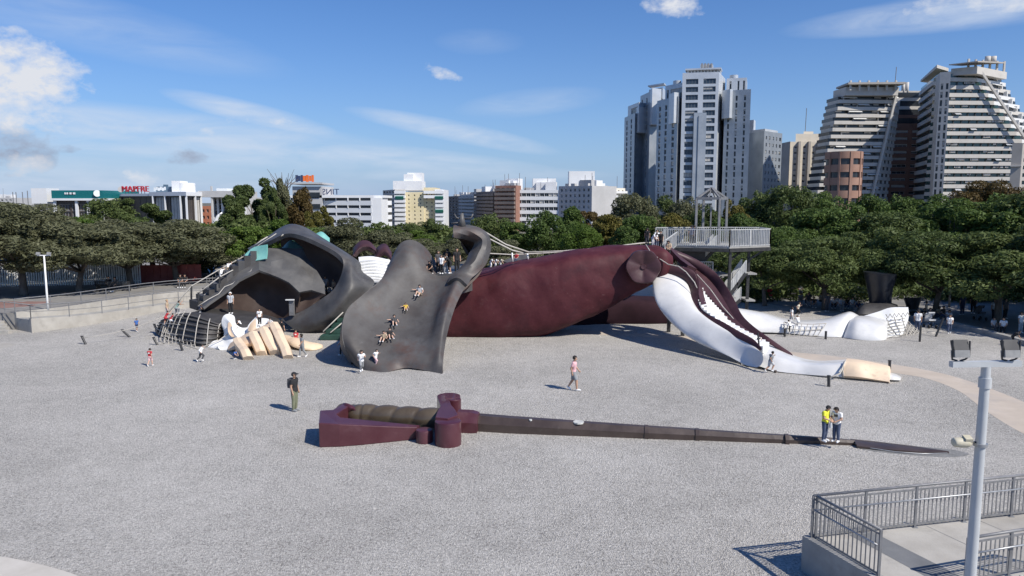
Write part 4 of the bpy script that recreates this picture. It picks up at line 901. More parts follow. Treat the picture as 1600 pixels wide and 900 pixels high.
sheet('recess_wall', [
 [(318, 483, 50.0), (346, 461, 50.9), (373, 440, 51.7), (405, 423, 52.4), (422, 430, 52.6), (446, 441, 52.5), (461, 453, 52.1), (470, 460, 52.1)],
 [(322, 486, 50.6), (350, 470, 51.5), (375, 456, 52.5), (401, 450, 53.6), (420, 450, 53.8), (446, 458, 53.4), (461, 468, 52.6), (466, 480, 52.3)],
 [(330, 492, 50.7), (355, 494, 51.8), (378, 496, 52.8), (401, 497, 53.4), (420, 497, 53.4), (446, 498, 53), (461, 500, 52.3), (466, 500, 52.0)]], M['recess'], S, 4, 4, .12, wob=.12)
# steps up the back of the sleeve
prof = [((296, 478, 51.8), (318, 481, 49.6)), ((402, 391, 55), (401, 420, 52.2))]
def sl(i, n):
    t = i / n
    L3 = [(296, 478, 51.8), (330, 447, 53), (366, 416, 54), (402, 391, 55)]; R3 = [(318, 481, 49.6), (346, 459, 50.6), (373, 438, 51.4), (401, 422, 52)]
    def pick(A_): 
        q = t * 3; k = min(2, int(q)); f = q - k; a, b = W(*A_[k]), W(*A_[k + 1]); return a.lerp(b, f)
    return pick(L3), pick(R3)
ns = 10
for i in range(ns):
    a0, b0 = sl(i, ns); a1, b1 = sl(i + 1, ns); m0 = a0.lerp(b0, .58); m1 = a1.lerp(b1, .58)
    topz = max(a1.z, m1.z) + .10
    MB().prism([(a0.x, a0.y), (m0.x, m0.y), (m1.x, m1.y), (a1.x, a1.y)], min(a0.z, m0.z) - .15, topz - .05).build('step', M['blackish'] if i % 2 == 0 else M['gunmetal'], S)
# dark platform and ribbed fan in front
rings('cuff_platform', [[tuple(W(x, y, Y)) for x, y, Y in ring] for ring in (
 [(262, 500, 50), (300, 500, 48.3), (345, 510, 47.8), (402, 512, 48.2), (440, 505, 50), (400, 494, 53.5), (330, 487, 53)],
 [(270, 496, 50), (302, 494, 48.7), (345, 503, 48.2), (400, 504, 48.6), (436, 499, 50), (398, 489, 53), (330, 483, 52)],
 [(300, 488, 50), (322, 488, 49.3), (345, 492, 49), (380, 494, 49.3), (410, 492, 50), (385, 486, 51.5), (340, 482, 51)],
 )], M['blackish'], S, 4, 4)
fan_top = [(258, 503, 49.6), (271, 495, 49.2), (286, 489, 48.7), (304, 491, 48.3), (324, 498, 48.0), (346, 507, 47.8), (372, 511, 47.9)]
fan_bot = [(243, 520), (252, 527), (268, 533), (292, 538), (318, 542), (340, 537), (352, 527)]
fb = [tuple(G(x, y)) for x, y in fan_bot]; ft_ = [tuple(W(*p)) for p in fan_top]
mid1 = [tuple(np.array(a) * .62 + np.array(b) * .38 + np.array((0, 0, .28))) for a, b in zip(ft_, fb)]
mid2 = [tuple(np.array(a) * .28 + np.array(b) * .72 + np.array((0, 0, .22))) for a, b in zip(ft_, fb)]
fan = sheet('ribbed_cuff', [ft_, mid1, mid2, fb], M['blackish'], S, 6, 4, .15, raw=True)
FP = cr(np.array([ft_, mid1, mid2, fb]), 8); FP = np.swapaxes(cr(np.swapaxes(FP, 0, 1), 8), 0, 1)
for i in (3, 7, 11, 15, 19, 22):
    MB().tube([Vector(p) + Vector((0, -.06, .05)) for p in FP[i][::2]], .07, 5).build('rib', M['gunmetal'], S, True)
def netrope(cols, r=.032):
    for j in cols: rope([Vector(p) + Vector((0, -.10, .12)) for p in FP[::2, j]], r, S)
netrope([2, 6, 9, 12, 15, 18, 22, 28, 34, 40])
for i in (6, 13, 20): rope([Vector(p) + Vector((0, -.11, .13)) for p in FP[i, 0:20]], .026, S)
# net spilling onto the gravel from the fan
for k in range(7):
    a = W(262 + 6 * k, 506 - 2.0 * k, 49.3); c = G(262 + 9 * k, 531 + 1.6 * k, .05); m_ = (a + c) / 2 + Vector((-.3, -.2, -.25)); rope([a, m_, c], .03, S)
rope([G(262, 531, .1), G(285, 537, .12), G(300, 530, .3), G(320, 512, .6)], .03, S); rope([G(280, 536, .1), G(310, 545, .05), G(340, 533, .35), W(372, 511, 47.6)], .03, S)
# handrail ropes and posts up the sleeve
posts = []
for (x0, y0, x1, y1, Y) in ((299, 468, 299, 447, 52.4), (310, 476, 310, 457, 50.3), (343, 450, 343, 432, 51.2)):
    MB().tube([W(x0, y0, Y), W(x1, y1, Y)], .07, 8).build('post', M['darksteel'], S)
def wr(pts, r=.03, m='rope'): return rope([W(*p) for p in pts], r, S, m=m)
wr([(264, 487, 51), (299, 447, 52.4), (343, 421, 53.2), (386, 398, 55), (405, 383, 55.6), (432, 365, 56)], .045)
wr([(310, 458, 50.3), (343, 433, 51.2), (375, 416, 53), (400, 401, 54.2)], .045)
wr([(300, 470, 52), (318, 462, 51.5), (335, 448, 52.3), (350, 441, 52.2), (364, 428, 53), (382, 417, 53.6), (398, 406, 54.2)], .035)
wr([(310, 478, 49.7), (325, 468, 50.2), (342, 459, 50.8), (351, 448, 51.2), (364, 443, 51.4), (376, 432, 52), (392, 424, 52.2), (396, 415, 53), (415, 405, 53.6)], .035)
wr([(415, 385, 55.4), (431, 374, 55), (443, 366.5, 54.6)], .05); wr([(395, 386, 56), (408, 376, 56), (418, 370, 56.5)], .05)
hn = MB()
for k in range(26):
    t = k / 25; p = W(272 + 125 * t, 484 - 92 * t, 51.3 + 3.6 * t); q = W(272 + 125 * t, 476 - 92 * t, 51.3 + 3.6 * t); hn.tube([p, q], .012, 4)
tag(hn.build('handrail_net', M['rope_dark'], S), kind='stuff')
# wires pegged out to the left
for (x0, y0, x1, y1) in ((134, 538, 128, 526), (203, 527, 191, 516), (246, 520, 241, 506), (285, 548, 281, 535)):
    pass
# teal pieces
sheet('teal_screen', [[(384, 396, 53.6), (397, 386, 53.6), (417, 382, 53.4)], [(382, 401, 53.4), (398, 396, 53.5), (417, 394, 53.3)], [(388, 408, 53.2), (400, 407, 53.2), (416, 404, 53.1)]], M['teal'], S, 4, 4, .12)
sheet('teal_hat', [[(441, 387, 57.5), (455, 375, 58.5), (474, 387, 57.5)], [(442, 388.5, 57), (457, 380, 57.5), (474, 389, 57)], [(443, 390, 56.5), (458, 389, 56.5), (474, 391, 56.5)]], M['teal'], S, 5, 5, .12)
sheet('teal_hat', [[(492, 366, 60), (503, 362, 60.5), (515, 372, 60)], [(492, 369, 59.5), (503, 366, 59.6), (515, 375, 59.5)], [(493, 374, 59), (503, 376, 59), (515, 378, 59)]], M['teal'], S, 5, 5, .12)
# lapels and ruffled shirt front
sheet('maroon_lapel', [[(551, 398, 57.5), (553, 386, 57.8), (564, 376, 58), (577, 377, 58), (588, 388, 57.6)], [(552, 400, 56.6), (558, 391, 56.8), (566, 385, 57), (576, 385, 57), (587, 392, 56.6)],
 [(557, 402, 57.4), (562, 396, 57.4), (568, 392, 57.4), (576, 392, 57.4), (585, 398, 57.2)]], M['maroon_band'], S, 5, 5, .12)
sheet('maroon_lapel', [[(585, 396, 57.2), (592, 384, 57.6), (603, 381, 57.6), (612, 394, 57)], [(586, 402, 56.4), (594, 392, 56.4), (603, 390, 56.4), (612, 402, 56)], [(590, 408, 56.4), (597, 400, 56.4), (604, 400, 56.2), (612, 410, 55.8)]], M['maroon_band'], S, 5, 5, .12)
for k in range(8):
    t = k / 7; x0 = 562 + 8 * t; y0 = 401 + 34 * t; Y = 56 - 2.2 * t
    sheet('shirt_ruffle', [[(x0, y0, Y), (x0 + 22, y0 - 1 + 2 * t, Y - .1), (x0 + 44 - 10 * t, y0 + 4, Y)], [(x0 + 1, y0 + 5.5, Y - .7), (x0 + 22, y0 + 5, Y - .8), (x0 + 43 - 10 * t, y0 + 9, Y - .6)]], M['white_paint'], S, 3, 3, .10, wob=.22)
sheet('shirt_front', [[(560, 402, 57.2), (585, 400, 57.2), (610, 406, 57)], [(572, 446, 54), (585, 448, 54), (604, 442, 54)]], M['white_paint'], S, 4, 4, .10)
# green steps under the coat
for k in range(4):
    x0 = 500 + 9 * k; y = 527 - 6.2 * k; Y = 48.6 + .75 * k; p = W(x0, y, Y); q = W(538, y, Y)
    MB().box(((p.x + q.x) / 2 + .5, Y + .5, .17 + .28 * k), (q.x - p.x + 1.0, 1.1, .26)).build('green_step', M['green_step'], S)
rope([W(505, 518, 49), W(536, 488, 50.3)], .045, S); rope([W(516, 520, 49), W(540, 500, 50)], .045, S)
MB().box(W(456, 480, 51.6), (.34, .2, 1.15)).build('light_post', M['rail'], S); MB().box(W(453, 468.5, 51.4), (.6, .12, .07)).build('post_cap', M['white_paint'], S)

# --- the big coat tail slide
top = [
 [(607, 413, 47.2), (622, 384, 47.5), (637, 375, 47.7), (653, 378, 47.9), (668, 390, 48.2), (682, 410, 48.6), (703, 427, 48.6), (720, 424, 47.6), (738, 429, 46.8)],
 [(604, 420, 46.3), (619, 402, 46.7), (634, 397, 46.7), (650, 401, 46.8), (665, 413, 46.9), (682, 427, 47.2), (700, 431, 46.8), (716, 430, 46.2), (734, 437, 45.9)],
 [(597, 435, 45.0), (614, 430, 45.4), (632, 430, 45.7), (650, 434, 45.8), (666, 439, 45.9), (684, 445, 45.8), (700, 445, 45.5), (714, 438, 45.0), (727, 448, 45.0)],
 [(575, 455, 43.6), (592, 456, 43.9), (612, 462, 44.3), (636, 468, 44.5), (658, 473, 44.5), (680, 477, 44.2), (692, 471, 43.7), (703, 465, 43.5), (714, 473, 43.6)],
 [(545, 480, 42.2), (564, 486, 42.4), (590, 496, 42.7), (620, 503, 42.9), (646, 507, 42.9), (672, 507, 42.6), (684, 502, 42.1), (695, 497, 42.0), (704, 502, 42.3)],
 [(535, 507, 41.2), (552, 516, 41.1), (578, 526, 41.3), (608, 532, 41.4), (636, 535, 41.4), (664, 534, 41.2), (679, 530, 41), (690, 527, 41.0), (697.5, 528, 41.3)],
 [(537, 536, 40.5), (552, 546, 40.2), (574, 554, 40.2), (602, 558, 40.3), (632, 559, 40.2), (660, 559, 40.1), (675, 557, 40.1), (686, 555, 40.0), (693.5, 554, 40.3)],
 [(549, 565, 40.6), (562, 575, 40.0), (580, 580, 39.6), (602, 581.5, 39.3), (632, 575, 40.0), (655, 577, 39.7), (670, 580, 39.5), (681, 582.5, 39.2), (690.5, 584.5, 38.9)]]
slide = sheet('coat_tail_slide', top, M['browngrey'], S, 7, 7, .22, label='wide brown grey coat tail slide flowing down to the gravel')
# curled left edge of the coat: outer face going down to the ground
sheet('coat_side', [
 [(607, 413, 47.2), (597, 435, 45.0), (575, 455, 43.6), (545, 480, 42.2), (535, 507, 41.2), (537, 536, 40.5), (549, 565, 40.6)],
 [(606, 430, 48.4), (588, 452, 46.8), (562, 476, 45.4), (537, 502, 43.8), (531, 522, 42.9), (534, 548, 41.9), (549, 569, 41.2)],
 [(608, 470, 50), (585, 490, 49.4), (560, 505, 48.6), (543, 520, 47.6), (536, 536, 45.9), (540, 552, 43.8), (552, 569, 41.9)]], M['gunmetal'], S, 5, 5, .15, wob=.04)
MB().prism([tuple(W(x, 430, y)[:2]) for x, y in ((668, 47.0), (716, 46.8), (738, 49), (735, 53), (660, 53))], 3.3, 4.62).build('plateau', M['gunlight'], S)
# ribbon edge that rises into the curl
sheet('coat_ribbon', [
 [(702, 446, 45.45), (714, 439, 44.97), (727, 449, 44.97)], [(709, 433, 46.3), (721, 431, 45.9), (735, 438, 45.85)], [(720, 424, 46.7), (732, 421, 46.2), (745, 427, 46.4)], [(731, 412, 47.1), (742, 411, 46.5), (754, 415, 47)],
 [(736, 400, 47.7), (748, 400, 46.9), (760, 402, 47.4)], [(744, 387, 48), (754, 387, 47.3), (763, 387, 47.8)], [(745, 377, 48), (754, 373, 47.4), (760, 371, 47.9)],
 [(735, 372, 47.8), (741, 365, 47.3), (748, 360.5, 47.9)], [(721, 369.5, 47.4), (724, 362, 47.2), (728, 356, 47.9)], [(706, 370.5, 47), (708, 363, 47.1), (709, 356, 47.8)]], M['browngrey'], S, 5, 4, .22)
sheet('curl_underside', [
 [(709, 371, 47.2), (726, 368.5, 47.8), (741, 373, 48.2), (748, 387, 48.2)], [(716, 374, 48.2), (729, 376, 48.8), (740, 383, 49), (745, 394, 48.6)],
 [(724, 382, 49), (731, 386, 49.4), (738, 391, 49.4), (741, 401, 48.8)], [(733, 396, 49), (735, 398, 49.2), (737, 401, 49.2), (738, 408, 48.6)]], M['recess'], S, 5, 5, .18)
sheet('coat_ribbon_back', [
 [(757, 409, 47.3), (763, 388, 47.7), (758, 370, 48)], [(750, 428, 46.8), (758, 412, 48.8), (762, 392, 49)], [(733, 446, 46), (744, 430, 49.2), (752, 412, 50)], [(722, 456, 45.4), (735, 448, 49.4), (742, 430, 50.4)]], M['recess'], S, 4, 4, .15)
# metal splinter figure on the curl
q = W(722, 355, 47.6)
MB().tube([q, q + Vector((0, 0, .9))], [.30, .10], 6).tube([q + Vector((-.1, 0, .3)), q + Vector((-.7, 0, .25))], .05, 5).tube([q + Vector((.1, 0, .55)), q + Vector((.6, 0, .6)), q + Vector((.7, 0, .85))], .05, 5).tube([q + Vector((-.1, 0, .55)), q + Vector((-.35, 0, .6)), q + Vector((-.5, 0, .85))], .05, 5).build('metal_fastener', M['gunlight'], S, True)

# --- maroon thigh: closed rings along the leg
def ringst(px, yt, yb, Yc, ry, k=12, sq=.6, dx=0.0):
    zt = W(px, yt, Yc - ry * .15).z; zb = W(px, yb, Yc - ry * .75).z; X = W(px, (yt + yb) / 2, Yc).x; out = []
    zc, rz = (zt + zb) / 2, (zt - zb) / 2
    for i in range(k):
        a = 2 * math.pi * i / k; c, s = math.cos(a), math.sin(a); out.append((X + dx * s, Yc + ry * math.copysign(abs(c) ** sq, c), zc + rz * math.copysign(abs(s) ** sq, s)))
    return out
rings('trouser_thigh', [ringst(690, 440, 536, 52.2, 2.6), ringst(735, 426, 537, 52.2, 2.9), ringst(770, 418, 537, 52.2, 3.0), ringst(805, 409, 536, 52.2, 3.1), ringst(845, 401, 531, 52.2, 3.1), ringst(880, 395, 517, 52, 3.0),
   ringst(915, 390, 501, 51.9, 2.8), ringst(950, 386, 484, 51.7, 2.5), ringst(985, 383.5, 464, 51.5, 2.2), ringst(1012, 384, 450, 51.2, 2.0), ringst(1032, 387, 440, 51, 1.8), ringst(1044, 398, 428, 51, 1.3)], M['maroon'], S, 14, 6, wob=.15, crease=.065)
# cloth folds on the thigh
for (pts, r) in (([(870, 402, 49.6), (866, 420, 49.2), (872, 442, 49.1), (866, 458, 49.3)], .10), ([(926, 391, 50), (933, 405, 49.2), (940, 418, 49.2), (939, 432, 49.3)], .13), ([(765, 425, 49.8), (768, 445, 49.1), (775, 462, 49), (770, 480, 49.2)], .10),
                 ([(840, 460, 49.0), (880, 446, 49.1), (920, 430, 49.1)], .08), ([(800, 436, 49.1), (836, 428, 49.1), (862, 430, 49.1)], .09)):
    pass
# lower leg seen under the knee; the thigh's shade is put into its colour
rings('other_thigh', [ringst(858, 510, 521, 55.5, .9), ringst(880, 497, 520, 56, 1.4), ringst(905, 480, 518, 56.5, 1.8), ringst(935, 466, 516, 57, 1.9), ringst(975, 464, 514, 57, 1.9), ringst(1020, 466, 513, 57, 1.9), ringst(1060, 472, 512, 57, 1.6)], mat('shade_darkened_plum', (.022, .010, .014), (.034, .016, .022), .9, .9, spec=.15), S, 5, 3, wob=.12)
# knee button
kb_c = W(1005, 417, 48.75); nb = 40; bvs = []; rad_ = 1.14
bn = (Vector((-.12, -1, .12))).normalized(); br_ = Vector((0, 0, 1)).cross(bn).normalized() * -1; bu = bn.cross(br_).normalized() * -1
if bu.z < 0: bu = -bu
P = []
for (rr, h) in ((0.0, .12), (.14, .14), (.16, .05), (.45, .10), (.8, .22), (.95, .20), (1.0, .05), (.98, -.45)):
    ring = []
    for k in range(nb):
        a = 2 * math.pi * k / nb; lobe = 1 + (.03 * math.cos(6 * a) if rr > .5 else 0); hh_ = h + (.13 * rr * abs(math.cos(3 * a)) if .2 < rr < .97 else 0)
        ring.append(tuple(kb_c + (br_ * math.cos(a) + bu * math.sin(a)) * rad_ * max(rr, .005) * lobe + bn * hh_))
    P.append(ring)
MB().grid(np.array(P), True).build('knee_button', M['maroon_band'], S, True, auto=40)
# knee cap and stocking calf
def lr_ring(Lp, Rp, Yc, dep, k=10, tilt=.45):
    a, b = W(*Lp, Yc), W(*Rp, Yc); c = (a + b) / 2; r = (b - a) / 2; nrm_ = Vector((0, 1, tilt)).normalized(); nrm_ = (nrm_ - r.normalized() * nrm_.dot(r.normalized())).normalized()
    return [tuple(c + r * math.cos(2 * math.pi * i / k) + nrm_ * dep * math.sin(2 * math.pi * i / k)) for i in range(k)]
rings('stocking_calf', [lr_ring((1028, 433), (1037, 430), 49.9, .4, 12, 1.0), lr_ring((1022, 442), (1058, 433), 49.4, 1.1, 12, 1.0), lr_ring((1021, 454), (1074, 444), 48.7, 1.4, 12, 1.0), lr_ring((1025, 471), (1080, 460), 47.7, 1.45, 12, 1.0), lr_ring((1038, 490), (1086, 476), 46.6, 1.4, 12, 1.0),
   lr_ring((1057, 509), (1097, 492), 45.3, 1.3, 12, 1.0), lr_ring((1080, 525), (1116, 507), 44.1, 1.2, 12, 1.0), lr_ring((1108, 539.5), (1138, 519), 42.8, 1.05, 12, 1.0), lr_ring((1138, 555.5), (1162, 531), 41.6, .9, 12, 1.0), lr_ring((1160, 568), (1178, 541), 40.7, .8, 12, 1.0), lr_ring((1177, 573), (1186, 548), 40.0, .6, 12, 1.0)], M['white_gloss'], S, 5, 4)
# maroon bands bordering the stepped slide
near = [((1034, 426), (1037, 409), 49.9), ((1040, 430), (1046, 412), 49.7), ((1053, 432), (1057, 415), 49.4), ((1067, 438), (1072, 418), 49), ((1075, 449), (1085, 425), 48.6), ((1076, 460), (1089.5, 441), 48.0), ((1077.5, 472), (1089.5, 461), 47.0), ((1084, 486), (1095, 479), 46),
        ((1099, 501), (1108, 492), 44.8), ((1120, 515), (1130, 503), 43.5), ((1146, 526), (1154, 517), 42.2), ((1170, 537.5), (1176, 529), 41.1), ((1184, 547), (1187, 541), 40.4)]
rings('near_trouser_band', [lr_ring(a, b, Y, .32, 8) for a, b, Y in near], M['maroon_band'], S, 5, 3)
farb = [((1046, 398), (1054, 390), 51.5), ((1070, 410), (1078, 400), 51.5), ((1090, 425), (1098, 411), 51), ((1108, 439), (1117, 425), 50.2), ((1122, 456), (1132, 443), 48.8), ((1134, 475), (1146, 466), 47.2), ((1148, 497), (1158, 490), 45.4), ((1165, 514), (1174, 507), 44), ((1192, 531), (1200, 526.5), 42.5), ((1232, 554.5), (1237, 552.5), 41.2)]
rings('far_trouser_band', [lr_ring(a, b, Y, .35, 8) for a, b, Y in farb], M['maroon_band'], S, 6, 3)
sheet('trouser_flap', [[(1040, 389, 51.2), (1050, 400, 50.7), (1060, 410, 50.2), (1072, 419, 49.5)], [(1048, 392, 51.6), (1062, 406, 51.1), (1074, 415, 50.6), (1086, 425, 49.9)]], M['maroon_band'], S, 5, 4, .25)
sheet('knee_front', [[(1026, 390, 50.6), (1040, 408, 50.1), (1055, 415, 49.8), (1070, 419, 49.4)], [(1022, 404, 50), (1030, 418, 49.6), (1046, 424, 49.5), (1066, 428, 49.2)], [(1020, 418, 50), (1026, 428, 49.9), (1040, 432, 49.8), (1060, 436, 49.3)]], M['maroon_band'], S, 5, 4, .25)
sheet('far_band_inside', [[(1070, 408, 51.4), (1090, 422, 50.9), (1108, 437, 50.1), (1122, 454, 48.7), (1134, 473, 47.1), (1148, 496, 45.3), (1165, 513, 43.9), (1192, 530, 42.4)],
 [(1080, 424, 49.8), (1090, 440, 49.2), (1098, 452, 48.6), (1112, 468, 47.6), (1127, 484, 46.4), (1142, 502, 45), (1162, 516, 43.5), (1190, 532, 42.2)]], M['maroon_band'], S, 4, 4, .12)
sheet('near_band_inside', [[(1072, 419, 49), (1084, 426, 48.6), (1089, 441, 48), (1089.5, 461, 47), (1095, 479, 46)], [(1082, 428, 49.8), (1090, 438, 49.2), (1095, 450, 48.5), (1098, 464, 47.4), (1104, 482, 46.2)]], M['maroon_band'], S, 4, 3, .12)
# white steps between the bands
sa = [(1090.5, 448, 47.9), (1090, 466, 46.8), (1096, 482, 45.8), (1110, 494, 44.7), (1133, 505.5, 43.5), (1153, 518, 42.3), (1174, 529, 41.3), (1192, 541, 40.7)]
sb = [(1096, 450, 48.5), (1105, 461, 47.9), (1116, 473, 47), (1127, 484.5, 46.1), (1142, 502, 44.7), (1163, 516, 43.4), (1184, 525, 42.5), (1202, 536, 42.0)]
Pa = cr(np.array([tuple(W(*p)) for p in sa]), 3); Pb = cr(np.array([tuple(W(*p)) for p in sb]), 3); nst = len(Pa)
for i in range(nst - 1):
    a0, a1, b0, b1 = Pa[i], Pa[i + 1], Pb[i], Pb[i + 1]; zt = max(a0[2], b0[2]) - .12
    MB().prism([(a0[0], a0[1]), (b0[0], b0[1]), (b1[0], b1[1]), (a1[0], a1[1])], zt - .75, zt).build('step', M['white_paint'], S)
sheet('stair_back', [[tuple(Vector(p) - Vector((0, 0, .5))) for p in Pa[::3]], [tuple(Vector(p) - Vector((0, 0, .5))) for p in Pb[::3]]], M['white_gloss'], S, 3, 3, .12, raw=True)
# foot end: white instep, beige block, white tip
rings('instep', [[tuple(W(x, y, Y)) for x, y, Y in r] for r in (
 [(1160, 571, 41.2), (1163, 560, 41.4), (1172, 543, 42), (1190, 536, 42.6), (1200, 541, 43.2), (1196, 556, 43)],
 [(1186, 573, 40.3), (1188, 563, 40.5), (1196, 549, 41), (1212, 543, 42), (1226, 548, 42.8), (1222, 560, 42.6)],
 [(1212, 581, 39.5), (1213, 570, 39.6), (1220, 560, 40), (1234, 555, 40.8), (1250, 559, 41.7), (1248, 565, 41.6)],
 [(1250, 586, 38.9), (1250, 574, 39), (1254, 567, 39.4), (1264, 563, 40.2), (1280, 564, 40.9), (1280, 568, 40.8)],
 [(1290, 590, 38.2), (1290, 574, 38.3), (1293, 568, 38.7), (1300, 564, 39.5), (1306, 563, 40.4), (1306, 570, 40.4)],
 [(1319, 592, 37.9), (1319, 574, 38), (1320, 566, 38.4), (1322, 562.5, 39.3), (1325, 562, 40.2), (1325, 572, 40.2)])], M['white_gloss'], S, 4, 3)
MB().prism([tuple(G(x, y)[:2]) for x, y in ((1186, 572), (1212, 583), (1224, 572))], 0, [.08, .08, .42]).build('ramp_wedge', M['recess'], S)
rings('toe_block', [[tuple(W(x, y, Y)) for x, y, Y in r] for r in (
 [(1319, 592, 37.8), (1319, 573, 37.9), (1321, 565, 38.3), (1324, 561, 39.3), (1328, 562, 40.3), (1328, 574, 40.3)],
 [(1340, 593.5, 37.5), (1340, 574, 37.6), (1342, 566, 38.2), (1346, 562, 39.1), (1350, 564, 40.1), (1350, 575, 40.1)],
 [(1360, 595, 37.3), (1360, 580, 37.5), (1363, 570, 38), (1366, 566, 38.8), (1370, 568, 39.8), (1370, 578, 39.8)],
 [(1384, 597, 37.0), (1384, 585, 37.2), (1386, 576, 37.7), (1388, 572, 38.4), (1389, 573, 39.4), (1389, 582, 39.4)],
 [(1389, 597.5, 36.9), (1389.5, 590, 37.0), (1390, 580, 37.6), (1390.5, 577, 38.2), (1391, 578, 39), (1391, 585, 39.2)])], M['flesh'], S, 3, 3, wob=.10, auto=30)
rings('shoe_tip', [[tuple(W(x, y, Y)) for x, y, Y in r] for r in (
 [(1386, 594, 37.3), (1386, 586, 37.5), (1388, 582, 38.2), (1390, 584, 38.9)], [(1398, 594.5, 37.2), (1398, 588, 37.3), (1399, 584.5, 38), (1400, 586, 38.7)], [(1407, 594.5, 37.2), (1407, 591, 37.3), (1408, 589, 37.8), (1408, 590, 38.1)])], M['white_gloss'], S, 4, 4)
rope([W(1318, 590, 37.7), W(1316, 575, 37.8), W(1321, 564, 38.2)], .05, S, m='rope'); rope([W(1317, 574, 37.8), W(1312, 584, 37.6), W(1297, 590, 37.4)], .045, S)
for a, c in (((1046, 520), (1046, 470)), ((1068, 526), (1067, 518))):
    g = G(a[0], a[1]); MB().box((g.x, g.y + .3, 1.1 if c[1] < 500 else .3), (.22, .22, 2.3 if c[1] < 500 else .6)).build('support_post', M['darksteel'], S)
# ropes over the thigh
wr([(755, 361, 48), (790, 382, 49), (826, 394, 50.5)], .055); wr([(762, 372, 48), (800, 391, 49), (820, 396, 50.5)], .055)
wr([(763, 396, 50.8), (800, 398, 53), (860, 395, 53.5), (930, 389, 53.5), (1000, 380, 53), (1018, 379, 52.8)], .05); wr([(826, 394, 51.5), (880, 392, 53), (950, 386, 53), (1012, 379, 52.6)], .04)
wr([(763, 397, 50), (757, 410, 49.8), (750, 426, 49.5)], .045); wr([(800, 395, 51.8), (801, 410, 51.8)], .06, 'white_paint'); wr([(824, 396, 51.8), (825, 406, 51.8)], .06, 'white_paint')
for k in range(20):
    t = k / 19; x = 840 + 170 * t; y = 393.5 - 13 * t; wr([(x, y, 53.3), (x, y + 10, 53.3)], .012, 'rope_dark')
wr([(1009, 382, 50), (1017, 395, 49.5), (1030, 404, 49.3), (1044, 413, 48.9), (1060, 416, 48.5), (1072, 425, 48.2), (1085, 441, 47.6), (1089, 450, 47.4)], .035)
wr([(1055, 398, 50.8), (1066, 412, 50.4), (1090, 430, 49.2), (1110, 452, 48), (1130, 480, 46.4), (1152, 505, 44.8), (1178, 527, 43.0), (1186, 530, 42.6)], .035)
wr([(1184, 520, 41.2), (1186, 540, 40.8), (1185, 560, 40.2)], .05, 'darksteel')
sheet('spinal_saddle', [[(784, 408, 54), (806, 400, 54), (826, 395, 54)], [(792, 410, 53.6), (812, 408, 53.4), (828, 406, 53.4)]], M['gunlight'], S, 4, 4, .1)

# --- the hand on the gravel: white cuff, four fingers, thumb
def blob_rings(name, rs, m, parent, **k): return rings(name, [[tuple(W(*p)) for p in r] for r in rs], m, parent, **k)
H_ = empty('giant_hand', (*G(410, 555)[:2], 0)); H_.parent = S; H_.location = Vector((*G(410, 555)[:2], 0)) - Vector(S.location)
def hand_part(name, rs, m, **k): return blob_rings(name, rs, m, H_, **k)
hand_part('palm', [[(356, 549, 45), (357, 541, 45.6), (362, 534, 46.4), (366, 534, 47.2), (366, 549, 47)], [(372, 545, 44.6), (372, 532, 45.2), (380, 524, 46.2), (386, 523, 47.4), (384, 545, 47)],
 [(394, 540, 44.6), (396, 524, 45.2), (402, 514, 46.2), (408, 513, 47.4), (404, 540, 47)], [(420, 538, 44.6), (420, 520, 45.2), (420, 508, 46.2), (424, 506, 47.4), (424, 536, 47)], [(436, 540, 44.8), (436, 524, 45.3), (434, 508, 46.2), (434, 507, 47.2), (438, 536, 47)]], M['flesh_dark'], ns=4, nk=3)
def finger(pts, wpx, dep, knuck=None):
    """a blocky bent finger: pts are (px, py, Y) down its middle"""
    rs = []
    for (x, y, Y, w) in pts:
        a = W(x - w, y + 1.2, Y); b = W(x + w, y - 1.2, Y); c = (a + b) / 2; r = (b - a) / 2; n_ = Vector((0, .55, -.8)) * dep
        ring = []
        for (i, j) in ((-1, .15), (-.86, -.30), (0, -.42), (.86, -.30), (1, .15), (1, 1), (0, 1.1), (-1, 1)): ring.append(tuple(c + r * i * .93 + n_ * j))
        rs.append(ring)
    return rings('finger', rs, M['flesh'], H_, 2, 1, auto=24)
gy = lambda x, y, dz=0: G(x, y, dz).y
finger([(371, 531, 44.6, 7.5), (374, 537, 44.2, 9), (383, 549, gy(383, 560, 0) - .1, 8.8), (388, 560.5, gy(388, 562, .02), 9.2)], 8, .55)
finger([(396, 522, 45.2, 8), (398, 527, 44.9, 9.5), (405, 542, 44.1, 9.8), (408, 551, 43.7, 9), (409, 554.5, 43.7, 7)], 9, .7)
finger([(412, 515, 45.5, 8), (415, 521, 45.1, 9.8), (423, 538, 44.3, 10.2), (429, 549, 43.8, 9.2), (430, 553, 43.8, 7)], 9, .7)
finger([(428, 507, 45.7, 8), (432, 515, 45.2, 9.6), (441, 535, 43.9, 9), (446, 545, 43.5, 9), (450, 559, gy(450, 560, .02), 8.6)], 9, .6)
hand_part('thumb', [[(444, 534, 46.6), (444, 526, 47), (447, 523, 47.8), (446, 534, 48)], [(458, 542, 45.4), (460, 531, 46), (463, 527, 46.8), (462, 538, 47)], [(476, 547, 45.0), (478, 536, 45.5), (482, 533.5, 46.4), (482, 541, 46.8)],
 [(492, 547, 45.2), (492, 538, 45.6), (496, 536, 46.3), (497, 542, 46.5)], [(503, 544, 45.8), (503.5, 540, 46), (504, 538.5, 46.4), (505, 542, 46.4)]], M['flesh'], ns=5, nk=3)
